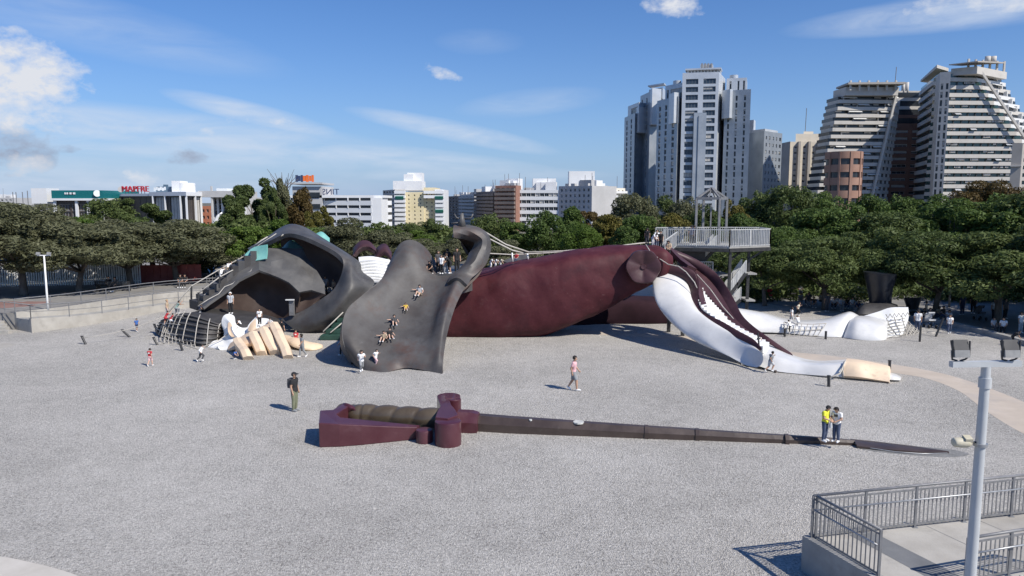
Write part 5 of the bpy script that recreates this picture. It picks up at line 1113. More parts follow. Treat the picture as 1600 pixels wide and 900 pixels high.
# cuff: a ruffled white collar with an arched opening
cf = sheet('white_cuff', [
 [(324, 543, 46.3), (333, 533, 46.8), (346, 530, 47.2), (350, 520, 47.4), (346, 505, 47.6), (349, 494, 47.9), (357, 490.5, 48.2), (366, 494, 48.3), (369, 506, 48), (378, 512, 47.8), (390, 510, 48), (400, 500, 48.2), (412, 497, 48.4), (424, 500, 48.2), (431, 507, 47.8)],
 [(330, 545, 46.0), (338, 540, 46.2), (352, 537, 46.4), (358, 530, 46.6), (362, 522, 46.9), (360, 506, 47.1), (361, 504, 47.3), (364, 510, 47.1), (368, 522, 46.8), (376, 524, 46.8), (386, 522, 47), (400, 515, 47.2), (412, 510, 47.4), (422, 510, 47.2), (428, 512, 47)],
 [(344, 542, 45.6), (350, 543, 45.4), (358, 544, 45.4), (364, 541, 45.6), (370, 535, 46), (374, 531, 46.2), (377, 530, 46.2), (380, 529, 46.2), (384, 527, 46.3), (390, 525, 46.4), (396, 522, 46.5), (404, 518, 46.7), (412, 515, 46.8), (419, 513, 46.8), (426, 513, 46.7)]], M['white_paint'], S, 6, 4, .22)
sheet('cuff_arch', [[(385, 518, 47), (388, 508, 47.2), (396, 499, 47.4), (402, 494, 47.5), (402, 506, 47.2), (402, 516, 46.9)], [(391, 518, 46.9), (393, 510, 47.1), (398, 503, 47.2), (400, 498, 47.3), (399, 507, 47.1), (398, 515, 46.9)]], M['white_paint'], S, 4, 4, .3)
hole = sheet('cuff_hollow', [[(356, 505, 47.0), (359, 503, 47.0), (363, 509, 46.9)], [(356, 516, 46.7), (360, 517, 46.7), (364, 519, 46.6)], [(358, 522, 46.5), (362, 526, 46.4), (366, 526, 46.4)]], M['flesh_dark'], S, 3, 3, .06, label='worn hollow in the white cuff')
sheet('cuff_hollow', [[(387, 516, 46.6), (391, 506, 46.8), (399, 498, 47)], [(390, 518, 46.5), (395, 511, 46.6), (400, 508, 46.7)], [(392, 519, 46.4), (397, 516, 46.5), (401, 513, 46.6)]], M['flesh_dark'], S, 3, 3, .06, label='tan arched hollow beside the fingers')

# ================================================================ second leg, black shoe and net (right)
T = empty('white_stocking_leg', (*G(1300, 525)[:2], 0), 'low white stockinged leg of the giant with a climbing net and black buckled shoe', 'sculpture')
def wring(pts): return [tuple(W(*p)) for p in pts]
rings('stocking_leg', [wring([(1150, 519, 51.4), (1150, 498, 51.6), (1152, 482, 53.2), (1152, 487, 56)]), wring([(1190, 520, 51.2), (1190, 503, 51.4), (1192, 489, 53), (1194, 493, 55.4)]), wring([(1228, 522, 50.9), (1228, 506, 51), (1230, 500.5, 52), (1232, 500, 54)]), wring([(1258, 524, 50.4), (1258, 512, 50.6), (1260, 503, 51.6), (1262, 501.5, 53.4)]),
  wring([(1285, 526, 50), (1286, 514, 50.2), (1288, 501, 51.3), (1290, 499, 53)]), wring([(1312, 527, 49.8), (1312, 511, 50.1), (1316, 493, 51.2), (1318, 491.5, 52.8)]), wring([(1322, 526, 50), (1324, 512, 50.3), (1328, 490.5, 51.4), (1330, 490.5, 52.8)]), wring([(1336, 524, 50.2), (1338, 512, 50.4), (1340, 496, 51.6), (1342, 495, 52.8)])], M['white_gloss'], T, 6, 4)
rings('stocking_calf', [wring([(1318, 527, 49.6), (1322, 516, 49.8), (1328, 500, 50.8), (1332, 495, 52.2)]), wring([(1336, 530.5, 49), (1337, 514, 49.2), (1340, 500, 50.2), (1344, 495, 52)]), wring([(1358, 532, 48.7), (1358, 518, 48.8), (1360, 503, 49.8), (1364, 496, 51.8)]),
  wring([(1376, 532.5, 48.6), (1376, 518, 48.7), (1378, 507, 49.6), (1382, 500, 51.4)]), wring([(1385, 531, 48.9), (1386, 518, 49), (1386, 508, 50), (1388, 502, 51.4)])], M['white_gloss'], T, 6, 4)
sheet('climbing_panel', [[(1345, 495, 52.6), (1372, 487, 53), (1392, 480.5, 53.4), (1419, 480, 53)], [(1360, 502, 51.4), (1382, 500, 51.8), (1394, 492, 52.2), (1420, 492, 52.2)], [(1378, 520, 50.4), (1388, 516, 50.6), (1400, 512, 50.9), (1417, 510, 51.2)], [(1382, 529, 49.4), (1390, 528, 49.6), (1400, 526.5, 49.9), (1414, 521, 50.6)]], M['white_paint'], T, 4, 4, .25)
for k in range(6):
    y = 499 + 5 * k; wrp = [(1387, y + 4, 51 - .33 * k), (1396, y + 1.5, 51.1 - .32 * k), (1405, y, 51.2 - .31 * k), (1414, y - 2, 51.3 - .3 * k)]; rope([W(*p) for p in wrp], .03, T, m='rope_dark')
for k in range(3):
    rope([W(1385 + 12 * k, 497 - 2 * k, 51.2), W(1390 + 11 * k, 510 - 2 * k, 50.6), W(1400 + 8 * k, 523 - 2 * k, 49.9)], .03, T, m='rope_dark')
pp = [W(1384 + 3.4 * (k % 12), (497 if k % 2 else 491) - .28 * k, 51.4) for k in range(12)]; rope(pp, .035, T, m='rope_dark')
# rope net slung to the right
def net(parent, q, nu, nv, r, sag=.3):
    a, b, c, d = [W(*p) if len(p) == 3 else Vector(p) for p in q]
    def pt(u_, v_): p = a.lerp(b, u_).lerp(d.lerp(c, u_), v_); return p - Vector((0, 0, sag * 4 * u_ * (1 - u_) * (1 if True else v_)))
    for i in range(nu + 1): rope([pt(i / nu, j / 6) for j in range(7)], r, parent, 'net_rope', 'rope')
    for j in range(nv + 1): rope([pt(i / 8, j / nv) for i in range(9)], r, parent, 'net_rope', 'rope')
net(T, [(1419, 502, 51.6), (1461, 520, 51.4), (1437, 532, 49.2), (1412, 522, 50.4)], 9, 7, .025, .35)
for a, c, dx in (((1437, 534), 1.1, -.35), ((1462, 526), 1.3, .1)):
    g = G(*a); MB().tube([g, g + Vector((dx + .35, 0, c))], .07, 8).build('anchor_post', M['darksteel'], T)
rope([W(1461, 520, 51.3), W(1448, 520.5, 51.4)], .05, T)
# ladder net on the leg
net(S, [(256, 508, 49.6), (300, 512, 48.2), (306, 546, 46.0), (250, 533, 47.6)], 9, 5, .024, .15)
net(T, [(1225, 503, 50.9), (1291, 505, 50.3), (1278, 524, 49.9), (1226, 522, 50.2)], 7, 2, .028, .1)
for a in ((1226, 526), (1290, 530)):
    g = G(*a); MB().tube([g, g + Vector((0, 0, .55))], .08, 8).build('anchor_post', M['darksteel'], T)
# black shoe: low vamp, flared heel and buckle
rings('black_shoe', [wring([(1334, 492, 56), (1336, 488, 56.5), (1340, 486, 58), (1342, 490, 59)]), wring([(1345, 494, 55.6), (1347, 480, 56), (1352, 474.5, 58), (1354, 480, 60)]), wring([(1362, 494, 55.6), (1364, 478, 56), (1368, 473, 58), (1370, 478, 60)]), wring([(1385, 492, 55.6), (1387, 477, 56), (1390, 473, 58), (1392, 478, 60)]), wring([(1400, 486, 56), (1402, 478, 56.2), (1402, 476, 58), (1403, 480, 60)])], M['blackish'], T, 4, 3)
hx = [((1360, 1391), 474, 0), ((1359, 1391), 462, .1), ((1356, 1393), 448, .2), ((1353, 1397), 434, .3), ((1351.5, 1399), 425, .4)]
hr = []
for (x0, x1), y, e in hx:
    a, b = W(x0, y, 58), W(x1, y + (2.5 if y < 440 else 0), 58); c = (a + b) / 2; r = (b - a) / 2; hr.append([tuple(c + r * math.cos(t) + Vector((0, 1, 0)) * (.9 + e) * math.sin(t)) for t in [k * math.pi / 4 for k in range(8)]])
NAVY = mat('black_navy_paint', (.012, .014, .020), (.022, .026, .034), .35, 1.5, coat=.2)
rings('shoe_heel', hr, NAVY, T, 3, 3)
rings('shoe_buckle', [[tuple(W(x0, y, 60)), tuple(W(x1, y, 60)), tuple(W(x1, y, 62)), tuple(W(x0, y, 62))] for x0, x1, y in ((1419, 1433, 484), (1417, 1435, 476), (1414, 1439, 465))], NAVY, T, 3, 3)

# ================================================================ posts with guy ropes round the giant
def bollard(px, pyb, tx, ty, label, rp=None):
    g = G(px, pyb); t = W(tx, ty, g.y + .05); root = empty('guy_rope_post', g, label, 'post', 'black posts with guy ropes'); up_ = max(.45, t.z)
    MB().tube([g, (t.x, t.y, up_)], .075, 10).build('post', M['darksteel'], root); MB().tube([(t.x, t.y, up_), (t.x, t.y, up_ + .05)], .09, 10).build('cap', M['darksteel'], root)
    if rp: rope([Vector((t.x, t.y, up_ - .1)).lerp(rp, k / 6) - Vector((0, 0, .25 * math.sin(math.pi * k / 6))) for k in range(7)], .022, root, 'guy_rope')
bollard(134, 538, 128, 526, 'leaning black post at the far left on open gravel', W(262, 492, 50))
bollard(203, 527, 191, 516, 'strongly tilted black post left of the boy in blue')
bollard(247, 521, 241, 507, 'black post at the left foot of the rope net')
bollard(246, 539, 240, 528, 'black post just left of the net lying on gravel', G(275, 536, .15))
bollard(285, 548, 281, 535, 'black post in front of the ribbed cuff', W(318, 540, 46.5))
bollard(1295, 604, 1295, 588, 'black post in front of the beige toe with a white rope')
bollard(1390, 577, 1390, 568, 'black post behind the tip of the giant foot')

# ================================================================ THE SWORD
Q = empty('giant_sword', (*G(610, 680)[:2], 0), 'giant sword lying on the gravel with maroon guard and twisted brown grip', 'sculpture')
MS = mat('maroon_sword_paint', (.062, .012, .019), (.088, .028, .036), .40, .9, 8, .006, 3, coat=.25, stain=((.19, .11, .12), 1.2, .58, .78, .4))
def topg(x, y, z): return tuple(G(x, y, z)[:2])
def guard():
    # knuckle guard: top outline (px, py, z of the top), extruded down to the gravel
    out = [(498, 661, .95), (530, 663, .88), (565, 664.5, .78), (600, 666, .66), (630, 667, .56), (652, 667.5, .50)]
    inn = [(652, 664, .50), (620, 661, .58), (590, 658.5, .68), (560, 655, .80), (532, 652, .90), (526, 647, .92), (545, 634, .92), (536, 630, .92), (520, 640, .95), (500, 641, .95)]
    o = [G(*p) for p in out]; i_ = [G(*p) for p in inn]
    poly = o + i_; zt = [p.z for p in poly]
    return MB().prism([tuple(p[:2]) for p in poly], 0.0, zt)
g_ = guard().build('knuckle_guard', MS, Q)
bv = g_.modifiers.new('bevel', 'BEVEL'); bv.width = .03; bv.segments = 2; bv.limit_method = 'ANGLE'
def drum(name, px, py_top, z, r, m=MS, z0=0.0, n=36, hb=1.0):
    c = G(px, py_top, z); zz = [z0, z0 + .02, z - .04, z - .01, z]; rr = [r * hb, r * hb, r, r - .012, r - .04]
    return MB().tube([(c.x, c.y, a) for a in zz], rr, n).build(name, m, Q, True, auto=40), c
d1, c1_ = drum('guard_drum', 700, 657, .92, .505)
drum('small_drum', 663, 670.5, .50, .325)
MB().tube([(*topg(600, 659, .55), .35), (*topg(655, 663, .5), .34)], [.16, .12], 8).build('guard_bar', MS, Q)
# rear quillon: scroll-shaped extrusion
zq = .98; cq = G(701, 618, zq); c0_ = G(699, 650, .93)
poly = []
for k in range(13):
    a = math.radians(-60 + 240 * k / 12); poly.append((cq.x + .50 * math.cos(a), cq.y + .50 * math.sin(a)))
poly += [topg(688, 634, zq), topg(683, 643, zq), topg(680, 652, zq), topg(700, 654, zq), topg(716, 648, zq), topg(712, 640, zq), topg(705, 632, zq), topg(703, 626, zq), topg(698, 623, zq)]
qv = MB().prism(poly, .0, zq).build('scroll_quillon', MS, Q)
bv = qv.modifiers.new('bevel', 'BEVEL'); bv.width = .03; bv.segments = 2; bv.limit_method = 'ANGLE'
cx_ = G(709, 622, zq - .004); MB().tube([(cx_.x, cx_.y, 0), (cx_.x, cx_.y, zq - .05), (cx_.x, cx_.y, zq - .02)], [.31, .31, .28], 24).build('quillon_roll', MS, Q, True, auto=40)
# pommel, twisted grip, collar, blade
rings('pommel', [[tuple(G(x, y, z)) for x, y, z in r] for r in (
 [(524, 650, .3), (524, 640, .5), (530, 632, .75), (536, 634, .9), (540, 650, .5), (536, 655, .2)], [(532, 655, .2), (530, 643, .5), (534, 632, .85), (542, 630, 1.0), (548, 640, .8), (548, 652, .3)], [(545, 657, .2), (541, 648, .45), (545, 636, .8), (552, 634, .9), (556, 642, .75), (556, 654, .3)])], MS, Q, 4, 4)
ga, gb = G(546, 646, .52), G(694, 655, .48); grip = []; ng = 60
dg = (gb - ga).normalized(); rg = dg.cross(Vector((0, 0, 1))).normalized(); ug = rg.cross(dg)
for i in range(ng + 1):
    t = i / ng; c = ga.lerp(gb, t); ring = []
    for k in range(24):
        a = 2 * math.pi * k / 24; ph = (t * 4.3 - a / (2 * math.pi)) % 1.0
        env = .44 * (0.82 + .18 * math.sin(math.pi * min(1, t * 6)) if t < .16 else 1.0); r = env * (.74 + .27 * max(0.0, math.sin(math.pi * ph)) ** .4)
        ring.append(tuple(c + (rg * math.cos(a) + ug * math.sin(a)) * r))
    grip.append(ring)
GRIP = mat('brown_grip_paint', (.075, .056, .036), (.10, .078, .052), .33, 1.2, 8, .004, 5, coat=.3)
MB().grid(np.array(grip), True, True).build('twisted_grip', GRIP, Q, True, auto=60)
def hexring(px, py, z, w, h, tilt=0):
    c = G(px, py, z); d = (G(1480, 706, .05) - G(720, 656, .45)).normalized(); r = d.cross(Vector((0, 0, 1))).normalized()
    return [tuple(c + r * w * i + Vector((0, 0, 1)) * h * j) for i, j in ((-1, -1), (-1, .0), (-.45, .85), (.45, .85), (1, .0), (1, -1))]
def sharp_tube(name, R_, m, auto=25): return MB().grid(np.array(R_), True, True).build(name, m, Q, True, auto=auto)
sharp_tube('collar', [hexring(716, 655, .42, .46, .42), hexring(738, 656, .42, .46, .42), hexring(748, 657.5, .40, .40, .38)], MS)
bst = [(744, 657.5, .38, .36), (800, 661.5, .35, .35), (870, 665.5, .32, .32), (950, 670, .29, .28), (1010, 673.5, .26, .26), (1060, 676, .24, .245), (1090, 677.5, .23, .225), (1150, 681, .20, .20), (1229, 685, .17, .17), (1290, 688, .14, .14), (1335, 691, .10, .11)]
for k in range(3):   # three jointed lengths of blade
    seg = (bst[:5], bst[4:8], bst[7:])[k]
    sharp_tube('blade', [hexring(x, y, h * .9, w, h * .9) for x, y, w, h in seg], M['blade'])
for x, y in ((1010, 673.2), (1089, 677.3), (1229, 684.8)):
    f_ = .27 if x < 1050 else (.238 if x < 1200 else .195); sharp_tube('joint_ring', [hexring(x - 3, y, f_ * .9, f_ * 1.03, f_ * .93), hexring(x + 3, y + .3, f_ * .9, f_ * 1.03, f_ * .93)], M['blade'])
sharp_tube('blade_tip', [hexring(1334, 691, .10, .42, .07), hexring(1370, 695, .07, .46, .06), hexring(1430, 701, .05, .34, .05), hexring(1482, 706.5, .03, .06, .04)], M['blade'])
for x, y, rx in ((829, 656, .06), (904, 659.5, .22)):
    c = G(x, y - .6, .562 if x < 850 else .512); MB().tube([c + Vector((0, 0, -.05)), c + Vector((0, 0, .003))], rx, 11).build('bare_patch', M['patch'], Q)
rope([G(1336, 693, .12), G(1360, 700, .06), G(1400, 706, .04), G(1440, 709, .03), G(1480, 708, .03)], .02, Q, 'edge_wire', 'steel')
# flat patch of darker gravel where the tip meets the ground
structure('dark_gravel_patch', flat(smooth2(gp([(1330, 694), (1350, 703), (1400, 709), (1450, 713), (1490, 714), (1515, 710), (1490, 703), (1440, 698), (1400, 694), (1340, 688), (1330, 694)]), 3), .006), mat('dark_grey_gravel', (.16, .16, .155), (.24, .24, .235), .95, 2.5, 8, .03, 12))

# ================================================================ VIEWING TOWER
V = empty('viewing_tower', (*W(1120, 500, 57)[:2], 0), 'steel viewing platform with white railings and zigzag stairs behind the knee', 'platform')
fl = [W(1037, 384, 57), W(1140, 384, 55.4), W(1203, 385.5, 57.2)]; zd = 5.72
pl = [(fl[0].x, 57.0), (fl[1].x, 55.4), (fl[2].x, 57.2), (fl[2].x + .3, 60.5), (fl[1].x, 61), (fl[0].x, 60.2)]
MB().prism(pl, zd - .02, zd + .10).build('deck', M['concrete_wall'], V)
for i in range(6):
    a, b = pl[i], pl[(i + 1) % 6]; MB().beam((*a, zd - .16), (*b, zd - .16), .14, .27).build('edge_beam', M['darksteel'], V)
def panel_rail(p, q, z0, z1, h, parent, m='white_rail', sp=.16):
    p = Vector((p[0], p[1], z0)); q = Vector((q[0], q[1], z1)); L = (q - p).length; up = Vector((0, 0, 1))
    MB().beam(p + up * h, q + up * h, .07, .06).build('top_rail', M[m], parent); MB().beam(p + up * .06, q + up * .06, .05, .07).build('bottom_rail', M[m], parent)
    n = max(2, int(L / sp)); mb = MB()
    for k in range(1, n): c = p.lerp(q, k / n); mb.beam(c + up * .06, c + up * h, .115, .03, up=(q - p))
    tag(mb.build('balusters', M[m], parent), kind='stuff')
    for k in range(0, max(2, int(L / 1.7)) + 1): c = p.lerp(q, k / max(2, int(L / 1.7))); MB().beam(c, c + up * h, .08, .08).build('post', M[m], parent)
for i in (0, 1, 2, 3, 4): panel_rail(pl[i], pl[(i + 1) % 6], zd + .1, zd + .1, 1.28, V)
def colm(px, Y, z1=zd - .3, w=.2): c = W(px, 450, Y); MB().box((c.x, Y, z1 / 2), (w, w, z1)).build('column', M['darksteel'], V)
for px, Y in ((1139, 55.7), (1168, 57.4), (1139, 60.2), (1168, 60.2), (1075, 60), (1060, 57.6)): colm(px, Y)
for (x0, y0, Y0_, x1, y1, Y1_) in ((1141, 407, 55.8, 1165, 386, 57.5), (1168, 407, 57.2, 1201, 386, 57.3)): MB().beam(W(x0, y0, Y0_), W(x1, y1, Y1_), .1, .12).build('brace', M['darksteel'], V)
MB().prism([tuple(W(x, 400, y)[:2]) for x, y in ((1064, 57.8), (1102, 57.6), (1102, 60), (1064, 60))], 3.6, 5.4).build('dark_cabin', M['darksteel'], V)
def flight(p, q, w, back, m='darksteel', n=11, rail=True, side=1):
    p, q = Vector(p), Vector(q); d = Vector((0, w, 0)); 
    for s_ in (0, 1): MB().beam(p + d * s_, q + d * s_, .08, .26).build('stringer', M[m], V)
    for k in range(n): c = p.lerp(q, (k + .5) / n) + d * .5; MB().box(c + Vector((0, 0, .06)), (abs(q.x - p.x) / n * 1.05, w, .04)).build('stair_tread', M['concrete_wall'], V)
    for s_ in (0, 1): panel_rail((p + d * s_)[:2], (q + d * s_)[:2], p.z, q.z, 1.0, V)
z_l1, z_l2 = 3.55, 2.05
a, b = W(1080, 430, 58), W(1112, 405, 58); flight((a.x, 57.9, 3.55), (b.x + .3, 57.9, 5.6), 1.1, 0)
c, d_ = W(1141, 450, 56), W(1167, 430, 56); flight((c.x, 56.3, 1.95), (d_.x, 56.3, 3.75), 1.1, 0)
a, b = W(1151, 495, 56), W(1167, 480, 56); flight((a.x - .3, 57.6, .55), (b.x, 57.6, 1.55), 1.1, 0, n=6)
MB().box((W(1105, 440, 58).x, 58.4, 3.5), (3.2, 2.4, .12)).build('landing', M['concrete_wall'], V); MB().box((W(1170, 440, 57).x, 57.3, 3.7), (.7, 2.2, .12)).build('landing', M['concrete_wall'], V)
MB().box((W(1133, 470, 57).x, 57.4, 1.9), (1.0, 3.0, .12)).build('landing', M['concrete_wall'], V); MB().box((W(1172, 480, 57).x, 57.9, 1.55), (.7, 2.0, .12)).build('landing', M['concrete_wall'], V)
panel_rail((W(1068, 440, 57.2).x, 57.2), (W(1113, 440, 57.2).x, 57.2), 3.55, 3.55, 1.0, V)
# open stair down to the knee
kf0, kf1 = W(1027, 396, 55), W(1048, 384, 57.2)
flight((W(1022, 400, 54).x, 54.6, 5.25), (W(1037, 390, 57).x + .2, 56.9, 5.7), .01, 0, n=3) if False else None
panel_rail((W(1024, 390, 54.2).x, 54.2), (fl[0].x - .15, 57.0), 5.35, 5.8, 1.1, V); panel_rail((W(1040, 390, 53.6).x, 53.8), (fl[0].x + 1.0, 56.9), 5.3, 5.8, 1.1, V)
MB().prism([(W(1024, 390, 54.2).x, 54.0), (W(1040, 390, 53.6).x, 53.6), (fl[0].x + 1.0, 56.99), (fl[0].x - .2, 57.05)], 5.05, 5.3).build('gangway', M['concrete_wall'], V)
# open roof frame
rp_ = [W(1088, 356, 59.0), W(1099, 356, 61.2), W(1124, 356, 58.6), W(1136, 356, 60.8)]
zr = W(1100, 310, 59).z; za = W(1112, 293.5, 59.8).z; ap = W(1112, 293.5, 59.8)
cs = [Vector((W(1088, 330, 59).x, 59, 0)), Vector((W(1124, 330, 58.4).x, 58.4, 0)), Vector((W(1135.5, 330, 60.9).x, 60.9, 0)), Vector((W(1099, 330, 61.3).x, 61.3, 0))]
for c in cs: MB().box((c.x, c.y, (zr + zd) / 2), (.17, .17, zr - zd)).build('roof_post', M['rail'], V)
for i in range(4):
    a, b = cs[i].copy(), cs[(i + 1) % 4].copy(); a.z = b.z = zr; MB().beam(a, b, .16, .2).build('roof_beam', M['rail'], V)
    MB().beam(a, (ap.x, ap.y, za), .12, .14).build('rafter', M['rail'], V); m_ = (a + b) / 2; MB().beam(m_, (ap.x, ap.y, za - .1), .08, .1).build('rafter', M['rail'], V)
MB().box((ap.x, ap.y, (zr + zd) / 2 - .5), (.10, .10, zr - zd)).build('sign_post', M['rail'], V)
# ================================================================ TREES
def crown_mesh(name, m, clumps, nleaf, size, rs, drop=.15, flat=.55):
    """leaf-sized quads spread over the shells of many clumps; clumps: (x, y, z, rx, rz)"""
    g = np.random.default_rng(rs); cl = np.array(clumps); vol = cl[:, 3] ** 2; k = g.choice(len(cl), nleaf, p=vol / vol.sum())
    d = g.normal(size=(nleaf, 3)); d[:, 2] += .25; d /= np.linalg.norm(d, axis=1, keepdims=True)
    rr = (1 - np.abs(g.normal(0, .17, nleaf))).clip(.35, 1.12)[:, None]
    c = cl[k, :3] + d * rr * np.stack([cl[k, 3], cl[k, 3], cl[k, 4]], 1)
    n = d * .8 + g.normal(size=(nleaf, 3)) * .75 + np.array([0, 0, flat]); n /= np.linalg.norm(n, axis=1, keepdims=True)
    t = np.cross(n, g.normal(size=(nleaf, 3))); t /= np.linalg.norm(t, axis=1, keepdims=True); b = np.cross(n, t)
    s = size * g.uniform(.55, 1.35, nleaf)[:, None]; l = s * g.uniform(1.0, 1.7, nleaf)[:, None]
    v = np.stack([c - t * l, c - b * s * .5 + n * s * .12, c + t * l, c + b * s * .5 + n * s * .12], 1).reshape(-1, 3)
    me = bpy.data.meshes.new(name); me.vertices.add(nleaf * 4); me.vertices.foreach_set('co', v.ravel().astype(np.float32))
    me.loops.add(nleaf * 4); me.loops.foreach_set('vertex_index', np.arange(nleaf * 4, dtype=np.int32))
    me.polygons.add(nleaf); me.polygons.foreach_set('loop_start', np.arange(0, nleaf * 4, 4, dtype=np.int32)); me.polygons.foreach_set('loop_total', np.full(nleaf, 4, np.int32))
    me.materials.append(m); me.update(); me.validate(); return me
def trunk_mesh(clumps, h0, r0, rs, spread=.45, lean=.0):
    """tapered trunk that forks into limbs reaching the clumps"""
    r = random.Random(rs); mb = MB(); top = Vector((r.uniform(-.2, .2), r.uniform(-.2, .2), h0))
    mb.tube([(0, 0, -.1), (.02, 0, .25), top * .5 + Vector((r.uniform(-.08, .08), 0, 0)), top], [r0 * 1.35, r0 * 1.05, r0 * .92, r0 * .8], 9)
    for c in r.sample(list(clumps), min(9, len(clumps))):
        e = Vector(c[:3]); m_ = top.lerp(e, .5) + Vector((r.uniform(-.3, .3), r.uniform(-.3, .3), r.uniform(-.1, .4))); mb.tube([top - Vector((0, 0, .2)), m_, e], [r0 * .5, r0 * .3, r0 * .08], 6)
    return mk_mesh('trunk', mb.v, mb.f, M['bark'], True)
def clump_set(kind, rs):
    r = random.Random(rs); out = []
    if kind == 'umbrella':      # wide flat-topped crown, unit: radius 5, height 9
        for i in range(46):
            a = r.uniform(0, 6.283); q = math.sqrt(r.uniform(0, 1)); R_ = 4.3 * q; top = 8.1 - 2.6 * q ** 2; z = r.uniform(max(2.9 + .5 * q, top - 3.4), top); out.append((R_ * math.cos(a), R_ * math.sin(a), z, r.uniform(.9, 1.5), r.uniform(.55, .95)))
    elif kind == 'round':
        for i in range(52):
            u_, a = r.uniform(-1, 1), r.uniform(0, 6.283); q = r.uniform(.45, 1) ** .5; s = math.sqrt(1 - u_ * u_); out.append((3.7 * q * s * math.cos(a), 3.7 * q * s * math.sin(a), 5.9 + 3.2 * q * u_, r.uniform(.8, 1.45), r.uniform(.7, 1.1)))
    elif kind == 'tall':
        for i in range(40):
            z = r.uniform(2.6, 9.2); R_ = 2.5 * math.sin(min(1, (10.2 - z) / 5.5) * 1.57) * math.sqrt(r.uniform(.05, 1)); a = r.uniform(0, 6.283); out.append((R_ * math.cos(a), R_ * math.sin(a), z, r.uniform(.55, 1.1), r.uniform(.6, 1.1)))
    elif kind == 'open':        # loose lobed crown with gaps
        for i in range(26):
            u_, a = r.uniform(-.8, 1), r.uniform(0, 6.283); s = math.sqrt(1 - u_ * u_); q = r.uniform(.6, 1); out.append((3.3 * q * s * math.cos(a), 3.3 * q * s * math.sin(a), 6.2 + 3.2 * q * u_, r.uniform(.6, 1.1), r.uniform(.5, .9)))
    elif kind == 'pine':
        for i in range(44):
            a = r.uniform(0, 6.283); q = math.sqrt(r.uniform(0, 1)); R_ = 4.2 * q; top = 9.0 - 2.2 * q ** 2; out.append((R_ * math.cos(a), R_ * math.sin(a), r.uniform(4.3, 1) if False else r.uniform(top - 3.2, top), r.uniform(.7, 1.2), r.uniform(.4, .65)))
    return out
PROTO = {}
def proto(kind, col, var, nleaf, size):
    k = (kind, col, var)
    if k not in PROTO:
        cs_ = clump_set(kind, sum(map(ord, kind)) + var * 17)
        h0 = {'umbrella': 2.5, 'round': 3.0, 'tall': 3.0, 'open': 3.2, 'pine': 4.6}[kind]
        PROTO[k] = (crown_mesh('crown', LF[col], cs_, nleaf, size, var * 31 + len(kind)), trunk_mesh(cs_, h0, .24 if kind != 'tall' else .2, var))
    return PROTO[k]
RAD = {'umbrella': 5.2, 'round': 4.6, 'tall': 3.1, 'open': 4.0, 'pine': 4.9}; HT = {'umbrella': 9.0, 'round': 10.0, 'tall': 10.0, 'open': 10.0, 'pine': 9.4}
GRP = {'umbrella': 'broad olive trees on the left terrace and behind the giant', 'round': 'dense round trees round the playground', 'tall': 'tall narrow trees behind the giant', 'open': 'loose crowned trees behind the giant', 'pine': 'bright green umbrella pines'}
tn = [0]
def tree(px, Y, ytop, wpx, kind, col, label, z0=0.0, nleaf=15000, size=.13, grp=None):
    var = tn[0] % (3 if nleaf > 12000 else 2); tn[0] += 1
    b = W(px, 450, Y); h = W(px, ytop, Y).z - z0; cr_, tr = proto(kind, col, var, nleaf, size)
    root = empty(kind_name[kind], (b.x, Y, z0), label, 'tree', grp or GRP[kind]); s = wpx / 2 / FPX * Y / RAD[kind]; root.scale = (s, s, h / HT[kind]); root.rotation_euler.z = random.Random(tn[0] * 7 + 1).uniform(0, 6.28)
    for n_, me in (('crown', cr_), ('trunk', tr)): o = bpy.data.objects.new(n_, me); COL.objects.link(o); o.parent = root
    return root
kind_name = {'umbrella': 'spreading_tree', 'round': 'round_tree', 'tall': 'tall_tree', 'open': 'loose_crowned_tree', 'pine': 'umbrella_pine'}
